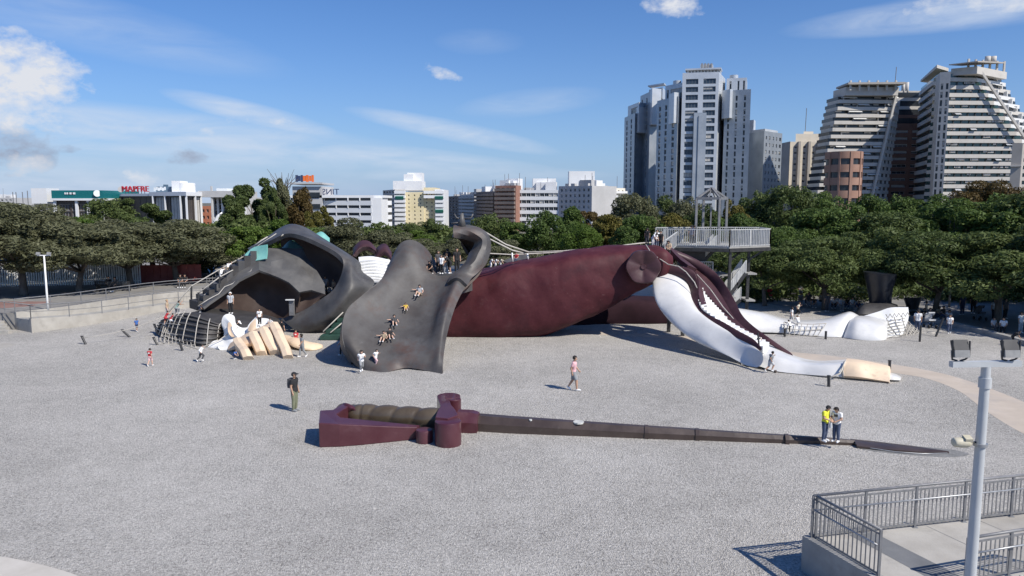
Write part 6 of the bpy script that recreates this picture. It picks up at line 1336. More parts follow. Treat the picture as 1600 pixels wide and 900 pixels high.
# front row on the left terrace
TW_ = [
 (-70, 63, 300, 230, 'umbrella', 'olive', 'olive tree cut by the left edge of the picture', 1.2, 22000),
 (36, 63, 316, 250, 'umbrella', 'olive', 'forked olive tree nearest the left edge, left of the white lamp post', 1.2, 24000),
 (123, 65, 336, 215, 'umbrella', 'olive', 'olive tree just right of the white lamp post', 1.2, 24000),
 (205, 70, 341, 215, 'umbrella', 'olive', 'olive tree in front of the gap between white and red fence', 1.2, 24000),
 (277, 73, 340, 200, 'umbrella', 'olive', 'olive tree in front of the red board fence', 1.2, 24000),
 (330, 80, 352, 110, 'umbrella', 'olive', 'olive tree right of the red fence, beside the rope steps', 0, 20000),
 # second olive row on the terrace
 (0, 80, 303, 260, 'umbrella', 'olive', 'broad olive tree behind the row at the far left edge', 1.2, 24000),
 (82, 76, 316, 220, 'umbrella', 'olive', 'olive tree of the second row behind the white lamp post', 1.2, 24000),
 (163, 78, 336, 200, 'umbrella', 'olive', 'olive tree of the second row behind the benches', 1.2, 24000),
 (242, 82, 337, 200, 'umbrella', 'olive', 'olive tree of the second row over the left of the red fence', 1.2, 24000),
 (305, 86, 341, 150, 'umbrella', 'olive', 'olive tree of the second row over the right of the red fence', 1.2, 24000),
 # front row right, shading the promenade
 (1196, 65, 376, 150, 'umbrella', 'dark', 'low dark tree behind the zigzag stairs', 0, 22000),
 (1290, 63, 356, 180, 'umbrella', 'dark', 'dark spreading tree over the pushchairs and picnickers', 0, 24000),
 (1385, 63, 352, 170, 'umbrella', 'dark', 'dark spreading tree right above the black shoe', 0, 24000),
 (1463, 59, 350, 200, 'umbrella', 'dark', 'spreading tree shading the people right of the black shoe', 0, 24000),
 (1562, 56, 346, 240, 'umbrella', 'dark', 'dark spreading tree casting the deepest shade at the right', 0, 24000),
 (1690, 52, 318, 300, 'umbrella', 'dark', 'dark spreading tree beyond the right edge behind the kerb', 0, 24000),
 # back row at the right, trees added to darken the sunlit promenade strips
 (1150, 74, 372, 150, 'umbrella', 'dark', 'low dark tree right behind the tower columns', 0, 15000),
 (1238, 76, 364, 150, 'umbrella', 'dark', 'low dark tree of the back row between pushchair and picnic group', 0, 15000),
 (1335, 77, 360, 150, 'umbrella', 'dark', 'low dark tree of the back row left of the black shoe', 0, 15000),
 (1428, 75, 362, 150, 'umbrella', 'dark', 'low dark tree of the back row right of the black shoe', 0, 15000),
 (1515, 74, 360, 150, 'umbrella', 'dark', 'low dark tree of the back row between the right trunks', 0, 15000),
 (1610, 72, 350, 150, 'umbrella', 'dark', 'low dark tree of the back row at the right edge', 0, 15000),
 (1720, 68, 345, 150, 'umbrella', 'dark', 'low dark tree of the back row outside the right edge', 0, 15000),
 # middle rows, left
 (90, 86, 322, 150, 'pine', 'bright', 'bright green pine above the far left olive trees', 0, 15000),
 (20, 100, 312, 170, 'round', 'dark', 'dark tree behind the olive trees at the far left', 0, 12000),
 (-60, 95, 305, 180, 'round', 'dark', 'dark tree partly outside the left edge', 0, 12000),
 (182, 128, 305, 90, 'round', 'dark', 'dark green tree right under the red rooftop sign', 0, 15000),
 (225, 128, 306, 90, 'open', 'dark', 'loose dark tree in front of the glass office', 0, 15000),
 (305, 110, 345, 110, 'pine', 'bright', 'light green crown just left of the white arch', 0, 15000),
 (375, 76, 343, 130, 'pine', 'bright', 'bright umbrella pine right behind the top of the rope steps', 0, 22000),
 (350, 96, 372, 100, 'round', 'dark', 'dark crown left of the bright umbrella pine', 0, 12000),
 (430, 82, 340, 130, 'pine', 'bright', 'bright umbrella pine above the teal hats', 0, 22000),
 (480, 84, 350, 110, 'round', 'green', 'round green tree behind the collar arch', 0, 15000),
 (402, 118, 272, 92, 'open', 'dark', 'tall dark tree standing highest in front of the grey office', 0, 15000),
 (432, 116, 288, 50, 'open', 'dark', 'loose dark tree with bare limbs right of the tallest dark tree', 0, 15000),
 (372, 112, 310, 60, 'tall', 'dark', 'dark tree left of the tallest dark tree', 0, 12000),
 (446, 120, 277, 34, 'tall', 'olive', 'narrow poplar with bare upper twigs', 0, 12000),
 (477, 118, 292, 52, 'tall', 'rust', 'browning poplar in front of the white office', 0, 12000),
 (500, 112, 318, 58, 'open', 'yellow', 'yellowing tree in front of the white office bands', 0, 12000),
 (553, 82, 337, 150, 'umbrella', 'olive', 'broad olive tree behind the maroon lapels', 0, 24000),
 (610, 84, 352, 130, 'umbrella', 'olive', 'olive tree behind the top of the coat tail slide', 0, 22000),
 (520, 92, 345, 110, 'umbrella', 'olive', 'olive tree right of the collar arch', 0, 15000),
 (660, 76, 370, 130, 'umbrella', 'olive', 'low olive tree behind the group on the plateau', 0, 22000),
 (640, 110, 358, 110, 'pine', 'bright', 'light green pine crown behind the plateau group', 0, 15000),
 (672, 128, 340, 56, 'round', 'dark', 'small dark tree at the foot of the yellow apartments', 0, 12000),
 (640, 128, 345, 40, 'round', 'dark', 'little dark round tree under the yellow apartments', 0, 12000),
 (715, 96, 368, 110, 'umbrella', 'olive', 'olive tree behind the curl of the coat', 0, 15000),
 (735, 122, 352, 80, 'round', 'dark', 'dark tree under the dark apartment row', 0, 12000),
 (800, 78, 372, 120, 'umbrella', 'olive', 'low olive tree right of the curl, behind the ropes', 0, 22000),
 (770, 104, 331, 84, 'round', 'dark', 'dark green tree under the red brick apartments', 0, 15000),
 (815, 100, 334, 84, 'open', 'green', 'loose green tree in front of the white office block', 0, 15000),
 (858, 98, 326, 92, 'round', 'green', 'round green tree below the pale grey apartments', 0, 15000),
 (905, 88, 345, 84, 'round', 'bright', 'light green tree above the middle of the thigh', 0, 22000),
 (925, 112, 316, 54, 'open', 'rust', 'browning loose tree under the lift housing', 0, 12000),
 (950, 92, 334, 74, 'tall', 'yellow', 'yellow green upright tree left of the knee', 0, 15000),
 (892, 104, 322, 70, 'tall', 'green', 'upright green tree left of the browning tree', 0, 12000),
 (985, 104, 296, 96, 'round', 'olive', 'tall olive green tree below the left end of the silver tower', 0, 15000),
 (1030, 108, 302, 84, 'round', 'dark', 'dark tree under the silver tower, left of the open roof frame', 0, 15000),
 (1072, 104, 306, 80, 'round', 'olive', 'olive tree directly left of the open roof frame', 0, 15000),
 (1000, 86, 330, 96, 'round', 'green', 'mid green tree behind the knee', 0, 22000),
 (1050, 86, 332, 70, 'tall', 'yellow', 'yellow green tree behind the people on the knee', 0, 15000),
 (1100, 92, 318, 80, 'round', 'dark', 'dark tree seen through the open roof frame', 0, 15000),
 (1140, 100, 306, 60, 'open', 'yellow', 'yellowing tree just right of the open roof frame', 0, 12000),
 # right side
 (1150, 82, 330, 110, 'round', 'green', 'green tree behind the right end of the platform', 0, 22000),
 (1180, 110, 296, 90, 'round', 'dark', 'dark tree right of the open roof frame below the lower silver block', 0, 15000),
 (1222, 104, 283, 110, 'round', 'dark', 'tallest dark tree in front of the cream tower', 0, 22000),
 (1275, 108, 296, 90, 'round', 'green', 'green tree at the foot of the brick drum', 0, 15000),
 (1215, 80, 345, 130, 'umbrella', 'green', 'lighter green spreading tree right of the platform', 0, 22000),
 (1290, 84, 318, 130, 'round', 'green', 'round green tree above the lamp post by the black shoe', 0, 22000),
 (1340, 100, 300, 110, 'round', 'green', 'green tree under the stepped tower with the white fin', 0, 15000),
 (1395, 104, 302, 100, 'round', 'green', 'green tree under the red brown brick block', 0, 15000),
 (1370, 80, 325, 140, 'round', 'dark', 'dark tree right behind the black shoe', 0, 22000),
 (1450, 100, 300, 110, 'round', 'green', 'green tree below the stair shaft of the largest tower', 0, 15000),
 (1530, 108, 271, 150, 'umbrella', 'rust', 'wide browning tree in front of the largest stepped tower', 0, 22000),
 (1590, 100, 296, 110, 'round', 'dark', 'dark tree below the concrete shaft', 0, 15000),
 (1480, 84, 306, 150, 'round', 'green', 'large green tree standing third from the right edge', 0, 22000),
 (1560, 82, 300, 170, 'round', 'green', 'large dark green tree near the right edge', 0, 22000),
 (1650, 80, 290, 220, 'round', 'dark', 'dark tree cut by the right edge', 0, 22000),
 (1740, 60, 300, 330, 'umbrella', 'dark', 'dark spreading tree just outside the right edge', 0, 24000),
 (1850, 50, 280, 360, 'umbrella', 'dark', 'tree beyond the right edge whose shade falls on the gravel', 0, 24000),
 (2080, 40, 260, 420, 'umbrella', 'dark', 'second tree beyond the right edge nearer the camera', 0, 24000),
 (-160, 70, 300, 220, 'umbrella', 'olive', 'olive tree beyond the left edge', 1.2, 15000),
]
for (px, Y, yt, w, k, c, lab, z0, nl) in TW_: tree(px, Y, yt, w, k, c, lab, z0, nl, .155 if nl < 16000 else .125)
# bare twigs above the poplar
b = W(446, 450, 120); root = empty('bare_twig_tree', (b.x, 120.5, 0), 'thin almost bare tree with a fan of twigs right of the tallest tree', 'tree'); r_ = random.Random(3); mb = MB()
mb.tube([(b.x, 120.5, 0), (b.x, 120.5, W(0, 300, 120).z)], [.3, .15], 6)
for k in range(17):
    a = r_.uniform(-.5, .5); z0_ = W(0, r_.uniform(292, 315), 120).z; z1_ = W(0, r_.uniform(263, 282), 120).z; mb.tube([(b.x, 120.5, z0_), (b.x + a * 2.2, 120.5 + r_.uniform(-1, 1), (z0_ + z1_) / 2), (b.x + a * 5, 120.5 + r_.uniform(-1.5, 1.5), z1_)], [.09, .06, .03], 4)
mb.build('trunk', M['bark'], root)
# far wood closing the view under the crowns, and undergrowth
def mass(name, m, boxes, nleaf, size, label, rs):
    g = np.random.default_rng(rs); r = random.Random(rs); cl = []
    for (x0, x1, Y, z, n_) in boxes:
        for i in range(n_):
            t = r.random(); p = W(x0 + (x1 - x0) * t, 450, Y); cl.append((p.x, Y + r.uniform(-2, 2), r.uniform(.3, z), r.uniform(1.2, 2.4), r.uniform(.8, 1.6)))
    o = link(name, crown_mesh(name, m, cl, nleaf, size, rs)); tag(o, label, 'undergrowth', None, 'stuff')
mass('undergrowth', LF['dark'], [(1150, 1420, 100, 4.5, 60), (1380, 1760, 104, 4.5, 70), (1150, 1800, 118, 7, 80)], 60000, .26, 'dark undergrowth and far park wood behind the right trees', 3)
mass('undergrowth', LF['dark'], [(-250, 420, 112, 5.5, 90), (330, 1150, 128, 4.6, 130), (-300, 400, 135, 4.5, 90)], 70000, .30, 'dark park wood behind the left and middle trees', 4)
mass('hedge', LF['green'], [(1230, 1350, 84, .9, 34), (1500, 1680, 86, .9, 40)], 16000, .16, 'low sunlit shrubs on the far side of the shaded promenade', 5)
mass('undergrowth', LF['dark'], [(1130, 1700, 70, .7, 80), (1130, 1700, 74, 1.3, 90), (1130, 1750, 80, 1.9, 100), (1140, 1480, 88, 2.6, 60), (1420, 1800, 92, 2.6, 60)], 60000, .18, 'dark shrubs closing the view under the right trees', 6)  # rows added to cover sunlit promenade that should lie in shade
# ================================================================ PEOPLE
SEG = ['head', 'neck', 'torso', 'pelvis', 'uarm', 'farm', 'hand', 'thigh', 'shin', 'foot']
def joints(pose):
    """joint positions of a figure 1 unit tall, feet at z = 0, facing -Y"""
    J = dict(pel=(0, 0, .53), che=(0, .0, .74), nek=(0, .0, .835), hed=(0, -.008, .925))
    def side(s, sh, el, wr, hip, kn, an, toe):
        J['sh%d' % s] = sh; J['el%d' % s] = el; J['wr%d' % s] = wr; J['hp%d' % s] = hip; J['kn%d' % s] = kn; J['an%d' % s] = an; J['to%d' % s] = toe
    if pose == 'stand':
        for s in (0, 1): q = -1 if s == 0 else 1; side(s, (q * .108, 0, .80), (q * .135, .01, .645), (q * .135, -.03, .51), (q * .052, 0, .52), (q * .056, -.005, .285), (q * .058, .012, .045), (q * .066, -.075, .018))
    elif pose == 'walk':
        side(0, (-.108, 0, .80), (-.13, .06, .655), (-.125, .03, .53), (-.05, 0, .52), (-.05, -.085, .30), (-.052, -.10, .05), (-.055, -.185, .03))
        side(1, (.108, 0, .80), (.13, -.05, .655), (.125, -.13, .56), (.05, 0, .52), (.05, .03, .29), (.052, .15, .10), (.055, .105, .02))
        J['che'] = (0, -.015, .74); J['nek'] = (0, -.02, .835); J['hed'] = (0, -.035, .925)
    elif pose == 'run':
        side(0, (-.108, -.03, .79), (-.135, .08, .70), (-.13, .02, .60), (-.05, 0, .53), (-.05, -.15, .37), (-.052, -.05, .16), (-.055, -.12, .10))
        side(1, (.108, -.03, .79), (.14, -.12, .70), (.10, -.21, .76), (.05, 0, .52), (.05, .04, .29), (.052, .19, .16), (.055, .17, .07))
        J['che'] = (0, -.05, .735); J['nek'] = (0, -.075, .83); J['hed'] = (0, -.10, .915)
    elif pose == 'sit':      # seat at z = 0.27
        J.update(pel=(0, 0, .31), che=(0, -.01, .52), nek=(0, -.03, .61), hed=(0, -.05, .70))
        for s in (0, 1): q = -1 if s == 0 else 1; side(s, (q * .108, -.01, .58), (q * .15, -.04, .44), (q * .08, -.15, .36), (q * .055, 0, .30), (q * .07, -.23, .29), (q * .07, -.22, .05), (q * .075, -.30, .02))
    elif pose == 'slide':    # sitting on a slope, legs forward, arms out
        J.update(pel=(0, 0, .09), che=(0, .03, .29), nek=(0, .015, .385), hed=(0, -.01, .475))
        side(0, (-.108, .02, .355), (-.20, .0, .28), (-.31, -.06, .30), (-.05, 0, .08), (-.08, -.19, .22), (-.09, -.33, .045), (-.10, -.41, .07))
        side(1, (.108, .02, .355), (.18, -.02, .24), (.20, -.13, .20), (.05, 0, .08), (.07, -.21, .16), (.08, -.38, .045), (.085, -.46, .08))
    elif pose == 'crouch':
        J.update(pel=(0, .03, .24), che=(0, -.06, .43), nek=(0, -.11, .515), hed=(0, -.15, .60))
        for s in (0, 1): q = -1 if s == 0 else 1; side(s, (q * .105, -.09, .49), (q * .16, -.17, .37), (q * .09, -.26, .28), (q * .06, .03, .24), (q * .11, -.17, .30), (q * .085, .0, .05), (q * .09, -.09, .02))
    elif pose == 'climb':
        J.update(pel=(0, .02, .46), che=(0, -.10, .64), nek=(0, -.14, .73), hed=(0, -.16, .82))
        side(0, (-.108, -.12, .70), (-.15, -.25, .72), (-.13, -.33, .82), (-.055, .02, .45), (-.09, -.16, .40), (-.07, -.10, .17), (-.07, -.18, .14))
        side(1, (.108, -.12, .70), (.15, -.24, .62), (.12, -.35, .64), (.055, .02, .45), (.06, .02, .24), (.06, .08, .03), (.07, 0, .02))
    elif pose == 'bend':
        J.update(pel=(0, .02, .50), che=(0, -.12, .66), nek=(0, -.20, .71), hed=(0, -.27, .755))
        for s in (0, 1): q = -1 if s == 0 else 1; side(s, (q * .105, -.18, .68), (q * .13, -.25, .54), (q * .10, -.32, .44), (q * .052, .02, .49), (q * .056, -.02, .27), (q * .058, .02, .045), (q * .066, -.07, .018))
    elif pose == 'look':     # standing, head bent down, hands together in front
        for s in (0, 1): q = -1 if s == 0 else 1; side(s, (q * .106, -.01, .795), (q * .14, -.03, .655), (q * .05, -.14, .60), (q * .052, 0, .52), (q * .054, -.01, .285), (q * .06, .012, .045), (q * .07, -.075, .018))
        J['nek'] = (0, -.02, .83); J['hed'] = (0, -.065, .905)
    elif pose == 'wave':
        for s in (0, 1): q = -1 if s == 0 else 1; side(s, (q * .108, 0, .80), (q * .20, -.03, .72), (q * .27, -.08, .66), (q * .055, 0, .52), (q * .085, -.02, .285), (q * .10, .012, .045), (q * .12, -.07, .018))
    return {k: np.array(v, float) for k, v in J.items()}
def cap(mb, a, b, ra, rb, n=10, sx=1.0):
    """tapered capsule"""
    a, b = Vector(a), Vector(b); d = (b - a); L = max(d.length, 1e-4); d /= L; u_ = Vector((0, 0, 1)) if abs(d.z) < .9 else Vector((0, 1, 0)); r = d.cross(u_).normalized(); q = d.cross(r); pts = []; rad = []
    for t in (-1, -.75, -.35, 0): pts.append(a + d * ra * t); rad.append(ra * math.sqrt(max(0, 1 - t * t)) + 1e-4)
    for t in (0, .35, .75, 1): pts.append(b + d * rb * t); rad.append(rb * math.sqrt(max(0, 1 - t * t)) + 1e-4)
    vs = []; fs = []
    for p, w in zip(pts, rad):
        for k in range(n): an = 2 * math.pi * k / n; vs.append(p + (r * math.cos(an) + q * math.sin(an)) * w)
    for i in range(len(pts) - 1):
        for k in range(n): x, y = i * n + k, i * n + (k + 1) % n; fs.append((x, y, y + n, x + n))
    fs.append(tuple(range(n))[::-1]); fs.append(tuple(range((len(pts) - 1) * n, len(pts) * n))); mb.add(vs, fs)
DG = None
def figure(pose):
    J = joints(pose); mb = MB(); segs = []
    def c(a, b, ra, rb, kind): cap(mb, a, b, ra, rb); segs.append((kind, np.array(a, float), np.array(b, float), ra, rb))
    up = J['hed'] - J['nek']; up /= np.linalg.norm(up); fwd = np.array((0, -1, 0.0)); fwd = fwd - up * fwd.dot(up); fwd /= np.linalg.norm(fwd); rt = np.cross(fwd, up)
    h = J['hed']; c(h - up * .022 - fwd * -.006, h + up * .012 - fwd * .006, .047, .057, 'head'); c(h - up * .045 + fwd * .018, h - up * .02 + fwd * .02, .030, .038, 'head')
    c(h + fwd * .052 - up * .008, h + fwd * .064 - up * .018, .008, .010, 'head')
    for s in (-1, 1): c(h + rt * .056 * s - up * .005, h + rt * .060 * s + up * .012, .010, .012, 'head')
    c(J['nek'] - up * .02, h - up * .03, .030, .028, 'neck')
    ch, pe = J['che'], J['pel']; lat = J['sh1'] - J['sh0']; lat /= np.linalg.norm(lat)
    for s in (-1, 1):
        c(ch + lat * .050 * s + (ch - pe) * .10, pe * .55 + ch * .45 + lat * .035 * s, .064, .056, 'torso'); c(pe * .6 + ch * .4 + lat * .036 * s, pe + lat * .042 * s, .056, .064, 'pelvis' if False else 'torso')
        c(ch + (J['sh1'] if s > 0 else J['sh0']) * 0 + lat * .05 * s + (J['nek'] - ch) * .45, (J['sh1'] if s > 0 else J['sh0']) - lat * .018 * s, .044, .040, 'torso')
    c(pe + (pe - ch) * .05 - lat * .03, pe + (pe - ch) * .05 + lat * .03, .067, .067, 'pelvis')
    for s in (0, 1):
        sh, el, wr, hp, kn, an, to = [J[k + str(s)] for k in ('sh', 'el', 'wr', 'hp', 'kn', 'an', 'to')]
        c(sh, el, .036, .027, 'uarm'); c(el, wr, .027, .017, 'farm'); d = (wr - el) / np.linalg.norm(wr - el); side_ = np.cross(d, fwd); side_ /= np.linalg.norm(side_) + 1e-9; pl_ = np.cross(side_, d)
        c(wr, wr + d * .035, .016, .021, 'hand'); base = wr + d * .042
        for k, ln in enumerate((.032, .040, .037, .028)):
            o = pl_ * (-.0165 + .011 * k); st = base + o; m_ = st + d * ln * .55 + side_ * .004; c(st, m_, .0058, .0055, 'hand'); c(m_, m_ + d * ln * .45 + side_ * .010 * (-1 if s else 1) + pl_ * (k - 1.5) * .003, .0055, .0048, 'hand')
        c(wr + d * .012 - pl_ * .014, wr + d * .030 - pl_ * .034, .0075, .006, 'hand')
        c(hp, kn, .058, .040, 'thigh'); mid = kn * .65 + an * .35; c(kn, mid, .040, .037, 'shin'); c(mid, an, .037, .023, 'shin'); c(an - np.array((0, -.012, .012)), to, .026, .022, 'foot')
    me = bpy.data.meshes.new('body'); me.from_pydata([tuple(p) for p in mb.v], [], mb.f); o = bpy.data.objects.new('tmp', me); COL.objects.link(o)
    rm = o.modifiers.new('r', 'REMESH'); rm.mode = 'VOXEL'; rm.voxel_size = .0052; sm = o.modifiers.new('s', 'SMOOTH'); sm.iterations = 3; sm.factor = .5
    bpy.context.view_layer.update(); dg = bpy.context.evaluated_depsgraph_get(); body = bpy.data.meshes.new_from_object(o.evaluated_get(dg)); bpy.data.objects.remove(o)
    nv = len(body.vertices); co = np.empty(nv * 3); body.vertices.foreach_get('co', co); co = co.reshape(-1, 3); no = np.empty(nv * 3); body.vertices.foreach_get('normal', no); no = no.reshape(-1, 3)
    best = np.full(nv, 1e9); lab = np.zeros(nv, int); tt = np.zeros(nv)
    for (kd, a, b, ra, rb) in segs:
        ab = b - a; t = ((co - a) @ ab / (ab @ ab + 1e-12)).clip(0, 1); d = np.linalg.norm(co - (a + t[:, None] * ab), axis=1) - (ra + (rb - ra) * t); w = d < best; best[w] = d[w]; lab[w] = SEG.index(kd); tt[w] = t[w]
    nf = len(body.polygons); ls = np.empty(nf, int); lt = np.empty(nf, int); body.polygons.foreach_get('loop_start', ls); body.polygons.foreach_get('loop_total', lt); lv = np.empty(len(body.loops), int); body.loops.foreach_get('vertex_index', lv)
    faces = [lv[s:s + n] for s, n in zip(ls, lt)]
    def shell(name, keep, off_):
        sel = [f for f in faces if keep[f].all()]
        if not sel: return None
        ids = np.unique(np.concatenate(sel)); mp = {int(v): i for i, v in enumerate(ids)}
        m2 = mk_mesh(name, co[ids] + no[ids] * off_, [tuple(mp[int(v)] for v in f) for f in sel], [], True); m2.materials.append(M['bark']); return m2
    L_i = {n_: SEG.index(n_) for n_ in SEG}; isin = lambda *k: np.isin(lab, [L_i[x] for x in k])
    hr_ = (co - h) @ up; hf = (co - h) @ fwd; zrel = (co - pe) @ ((ch - pe) / np.linalg.norm(ch - pe))
    out = dict(
      tshirt=shell('shirt', (isin('torso', 'neck') & ((co - J['nek']) @ up < .006) & (zrel > -.035)) | (isin('uarm') & (tt < .62)) | (isin('pelvis') & (zrel > -.03)), .009),
      longshirt=shell('shirt', (isin('torso', 'neck') & ((co - J['nek']) @ up < .006) & (zrel > -.035)) | isin('uarm') | (isin('farm') & (tt < .92)) | (isin('pelvis') & (zrel > -.03)), .010),
      long=shell('trousers', isin('pelvis', 'thigh') | (isin('torso') & (zrel < .03)) | (isin('shin')), .0085), 
      shorts=shell('shorts', isin('pelvis') | (isin('torso') & (zrel < .03)) | (isin('thigh') & (tt < .93)), .011),
      hair=shell('hair', isin('head') & ((hr_ > .034) | ((hf < .012) & (hr_ > -.02))), .012), longhair=shell('hair', (isin('head') & ((hr_ > .034) | ((hf < .012) & (hr_ > -.06)))) | (isin('neck', 'torso') & (hf < -.012) & ((co - J['nek']) @ up > -.06) & (np.abs((co - h) @ rt) < .05)), .016),
      shoes=shell('shoes', isin('foot'), .006))
    for p in body.polygons: p.use_smooth = True
    body.materials.clear(); body.materials.append(M['bark'])
    return body, out, J
PM = {}
def cm(name, c, rough=.85):
    if name not in PM: PM[name] = mat(name, c, tuple(min(1, x * 1.25 + .01) for x in c), rough, 8)
    return PM[name]
CLO = dict(black=(.012, .012, .014), white=(.72, .72, .71), red=(.42, .03, .04), pink=(.60, .36, .38), blue=(.04, .12, .36), navy=(.02, .03, .07), grey=(.22, .23, .24), lgrey=(.42, .43, .44), jeans=(.055, .075, .13), yellow=(.62, .62, .04), olive=(.15, .16, .10),
           tan=(.40, .31, .21), green=(.22, .32, .28), dgrey=(.06, .06, .065), lpink=(.62, .42, .42), cream=(.62, .58, .46), mustard=(.55, .38, .06))
SKIN = dict(light=(.52, .33, .24), mid=(.40, .24, .16), dark=(.17, .09, .055))
HAIR = dict(dark=(.015, .012, .010), brown=(.06, .035, .02), blond=(.32, .22, .11), whitecap=(.70, .70, .68), blackcap=(.012, .012, .013))
FIG = {}
def person(pos, h, pose, face, label, shirt='white', legs='jeans', long_=True, hair='dark', skin='light', sleeves=False, longhair=False, shoe='white', group=None, seat=0.0, extra=None):
    """face: heading in degrees, 0 = towards the camera, 90 = towards picture right"""
    if pose not in FIG: FIG[pose] = figure(pose)
    body, cl, J = FIG[pose]
    root = empty('person', pos, label, 'person', group); root.scale = (h, h, h); root.rotation_euler.z = R(face)
    def put(me, name, m):
        if me is None: return
        o = bpy.data.objects.new(name, me); COL.objects.link(o); o.parent = root; o.material_slots[0].link = 'OBJECT'; o.material_slots[0].material = m; return o
    put(body, 'body', cm('skin_' + skin, SKIN[skin], .6)); put(cl['longshirt' if sleeves else 'tshirt'], 'shirt', cm(shirt + '_cloth', CLO[shirt]))
    put(cl['long' if long_ else 'shorts'], 'trousers' if long_ else 'shorts', cm(legs + '_cloth', CLO[legs])); put(cl['longhair' if longhair else 'hair'], 'cap' if 'cap' in hair else 'hair', cm(hair + '_hair', HAIR[hair])); put(cl['shoes'], 'shoes', cm(shoe + '_cloth', CLO[shoe]))
    for (kind, col) in (extra or []):
        mb = MB()
        if kind == 'backpack': mb.box((0, .10, .715), (.17, .09, .24)); mb.box((0, .15, .68), (.13, .03, .12))
        elif kind == 'print': mb.box((0, -.073, .74), (.10, .01, .07))
        elif kind == 'number': mb.box((0, .073, .74), (.10, .01, .06))
        elif kind == 'visor': mb.add([(-.05, -.05, .955), (.05, -.05, .955), (.045, -.115, .945), (-.045, -.115, .945), (-.05, -.05, .965), (.05, -.05, .965), (.045, -.115, .955), (-.045, -.115, .955)], [(3, 2, 1, 0), (4, 5, 6, 7), (0, 1, 5, 4), (1, 2, 6, 5), (2, 3, 7, 6), (3, 0, 4, 7)])
        elif kind == 'bag': mb.tube([(.0, -.15, .58), (.0, -.15, .50), (0, -.15, .40)], [.005, .04, .05], 8)
        me = mk_mesh(kind, mb.v, mb.f, cm(col + '_cloth', CLO[col])); o = bpy.data.objects.new(kind, me); COL.objects.link(o); o.parent = root
        if kind == 'backpack': bvm = o.modifiers.new('b', 'BEVEL'); bvm.width = .03; bvm.segments = 3
    return root
def gp_(px, py, *a, **k): return person(G(px, py), *a, **k)
# people on the gravel
gp_(461, 642, 1.76, 'stand', 75, 'standing man with black cap, black shirt and backpack on open gravel', 'black', 'olive', True, 'blackcap', 'mid', shoe='grey', extra=[('backpack', 'dgrey'), ('visor', 'black')])
gp_(896, 610, 1.74, 'walk', 80, 'man in pink shirt and grey shorts walking alone on the gravel', 'pink', 'grey', False, 'dark', 'mid')
person(G(1288, 689, .26), 1.42, 'look', 40, 'person in yellow shirt and jeans standing on the sword blade', 'yellow', 'jeans', True, 'blackcap', 'mid', shoe='white', extra=[('bag', 'lgrey')])
person(G(1306, 690, .25), 1.38, 'look', -50, 'person in printed white shirt and jeans on the sword blade', 'white', 'jeans', True, 'dark', 'mid', extra=[('print', 'dgrey')])
gp_(235, 572, 1.02, 'walk', 170, 'small child in red shirt walking away at the left', 'red', 'lpink', False, 'dark', 'light', extra=[('number', 'white')])
gp_(314, 566, 1.06, 'run', 120, 'child in white shirt running past the ribbed cuff', 'white', 'dgrey', True, 'dark', 'light', sleeves=True)
gp_(214, 518, .95, 'walk', 60, 'small child in blue shirt between the two leaning posts', 'blue', 'navy', False, 'dark', 'mid')
gp_(473, 558, 1.42, 'walk', -60, 'woman in grey top and leggings walking beside the giant thumb', 'grey', 'grey', True, 'dark', 'mid', longhair=True)
gp_(463, 541, 1.05, 'stand', 0, 'child in red shirt behind the giant thumb', 'red', 'dgrey', True, 'brown', 'light', extra=[('print', 'white')])
gp_(441, 530, 1.35, 'stand', 160, 'person in black vest behind the fingers of the giant hand', 'black', 'black', True, 'dark', 'light')
gp_(565, 583, 1.30, 'run', 20, 'girl in white shirt and grey leggings at the left foot of the slide', 'white', 'grey', True, 'dark', 'light', longhair=True)
person(W(587, 573, 39.9), 1.0, 'run', 60, 'child in white shirt and pink trousers stepping off the slide', 'white', 'lpink', True, 'dark', 'light')
gp_(1203, 583, 1.22, 'run', 100, 'boy in grey running in front of the white instep', 'grey', 'lgrey', False, 'dark', 'mid')
gp_(535, 556, 1.3, 'walk', -90, 'person in black half hidden by the left curl of the slide', 'black', 'black', True, 'dark', 'mid')
gp_(366, 561, .85, 'crouch', 80, 'child in blue shirt crouching under the little finger', 'blue', 'navy', True, 'brown', 'light')
# on the left parts of the giant
def wp(px, py, Y, *a, **k): return person(W(px, py, Y), *a, **k)
wp(361, 490, 50.2, 1.50, 'stand', 0, 'man in light grey shirt and white cap standing on the dark platform', 'lgrey', 'black', True, 'whitecap', 'mid')
wp(406, 508, 47.4, 1.08, 'stand', 10, 'child in white patterned shirt standing on the white cuff', 'white', 'black', True, 'dark', 'mid', extra=[('print', 'grey')])
wp(376, 512, 48.2, .9, 'crouch', -70, 'child in black and white crouching in the white cuff', 'white', 'black', True, 'dark', 'mid')
wp(420, 511, 47.6, .9, 'crouch', 60, 'child with dark hair bending over the top of the knuckles', 'lgrey', 'jeans', True, 'dark', 'light')
wp(402, 411, 54.6, 1.05, 'climb', 180, 'child in white climbing past the teal screen', 'white', 'cream', True, 'dark', 'light')
wp(259, 507, 49.4, 1.05, 'climb', 120, 'child in red shirt climbing at the left end of the net', 'red', 'red', False, 'brown', 'light')
wp(276, 493, 49.8, 1.15, 'climb', 110, 'child in pale green shirt leaning over the top of the net', 'green', 'grey', True, 'dark', 'mid')
wp(267, 510, 48.9, 1.0, 'climb', 115, 'child in red shirt and white trousers on the net', 'red', 'white', True, 'dark', 'light')
wp(262, 497, 50.4, 1.3, 'stand', 100, 'fair haired adult standing behind the net', 'tan', 'lgrey', True, 'blond', 'light')
wp(312, 488, 49.7, .8, 'crouch', 100, 'child in dark green crouching at the foot of the steps', 'navy', 'dgrey', True, 'dark', 'mid')
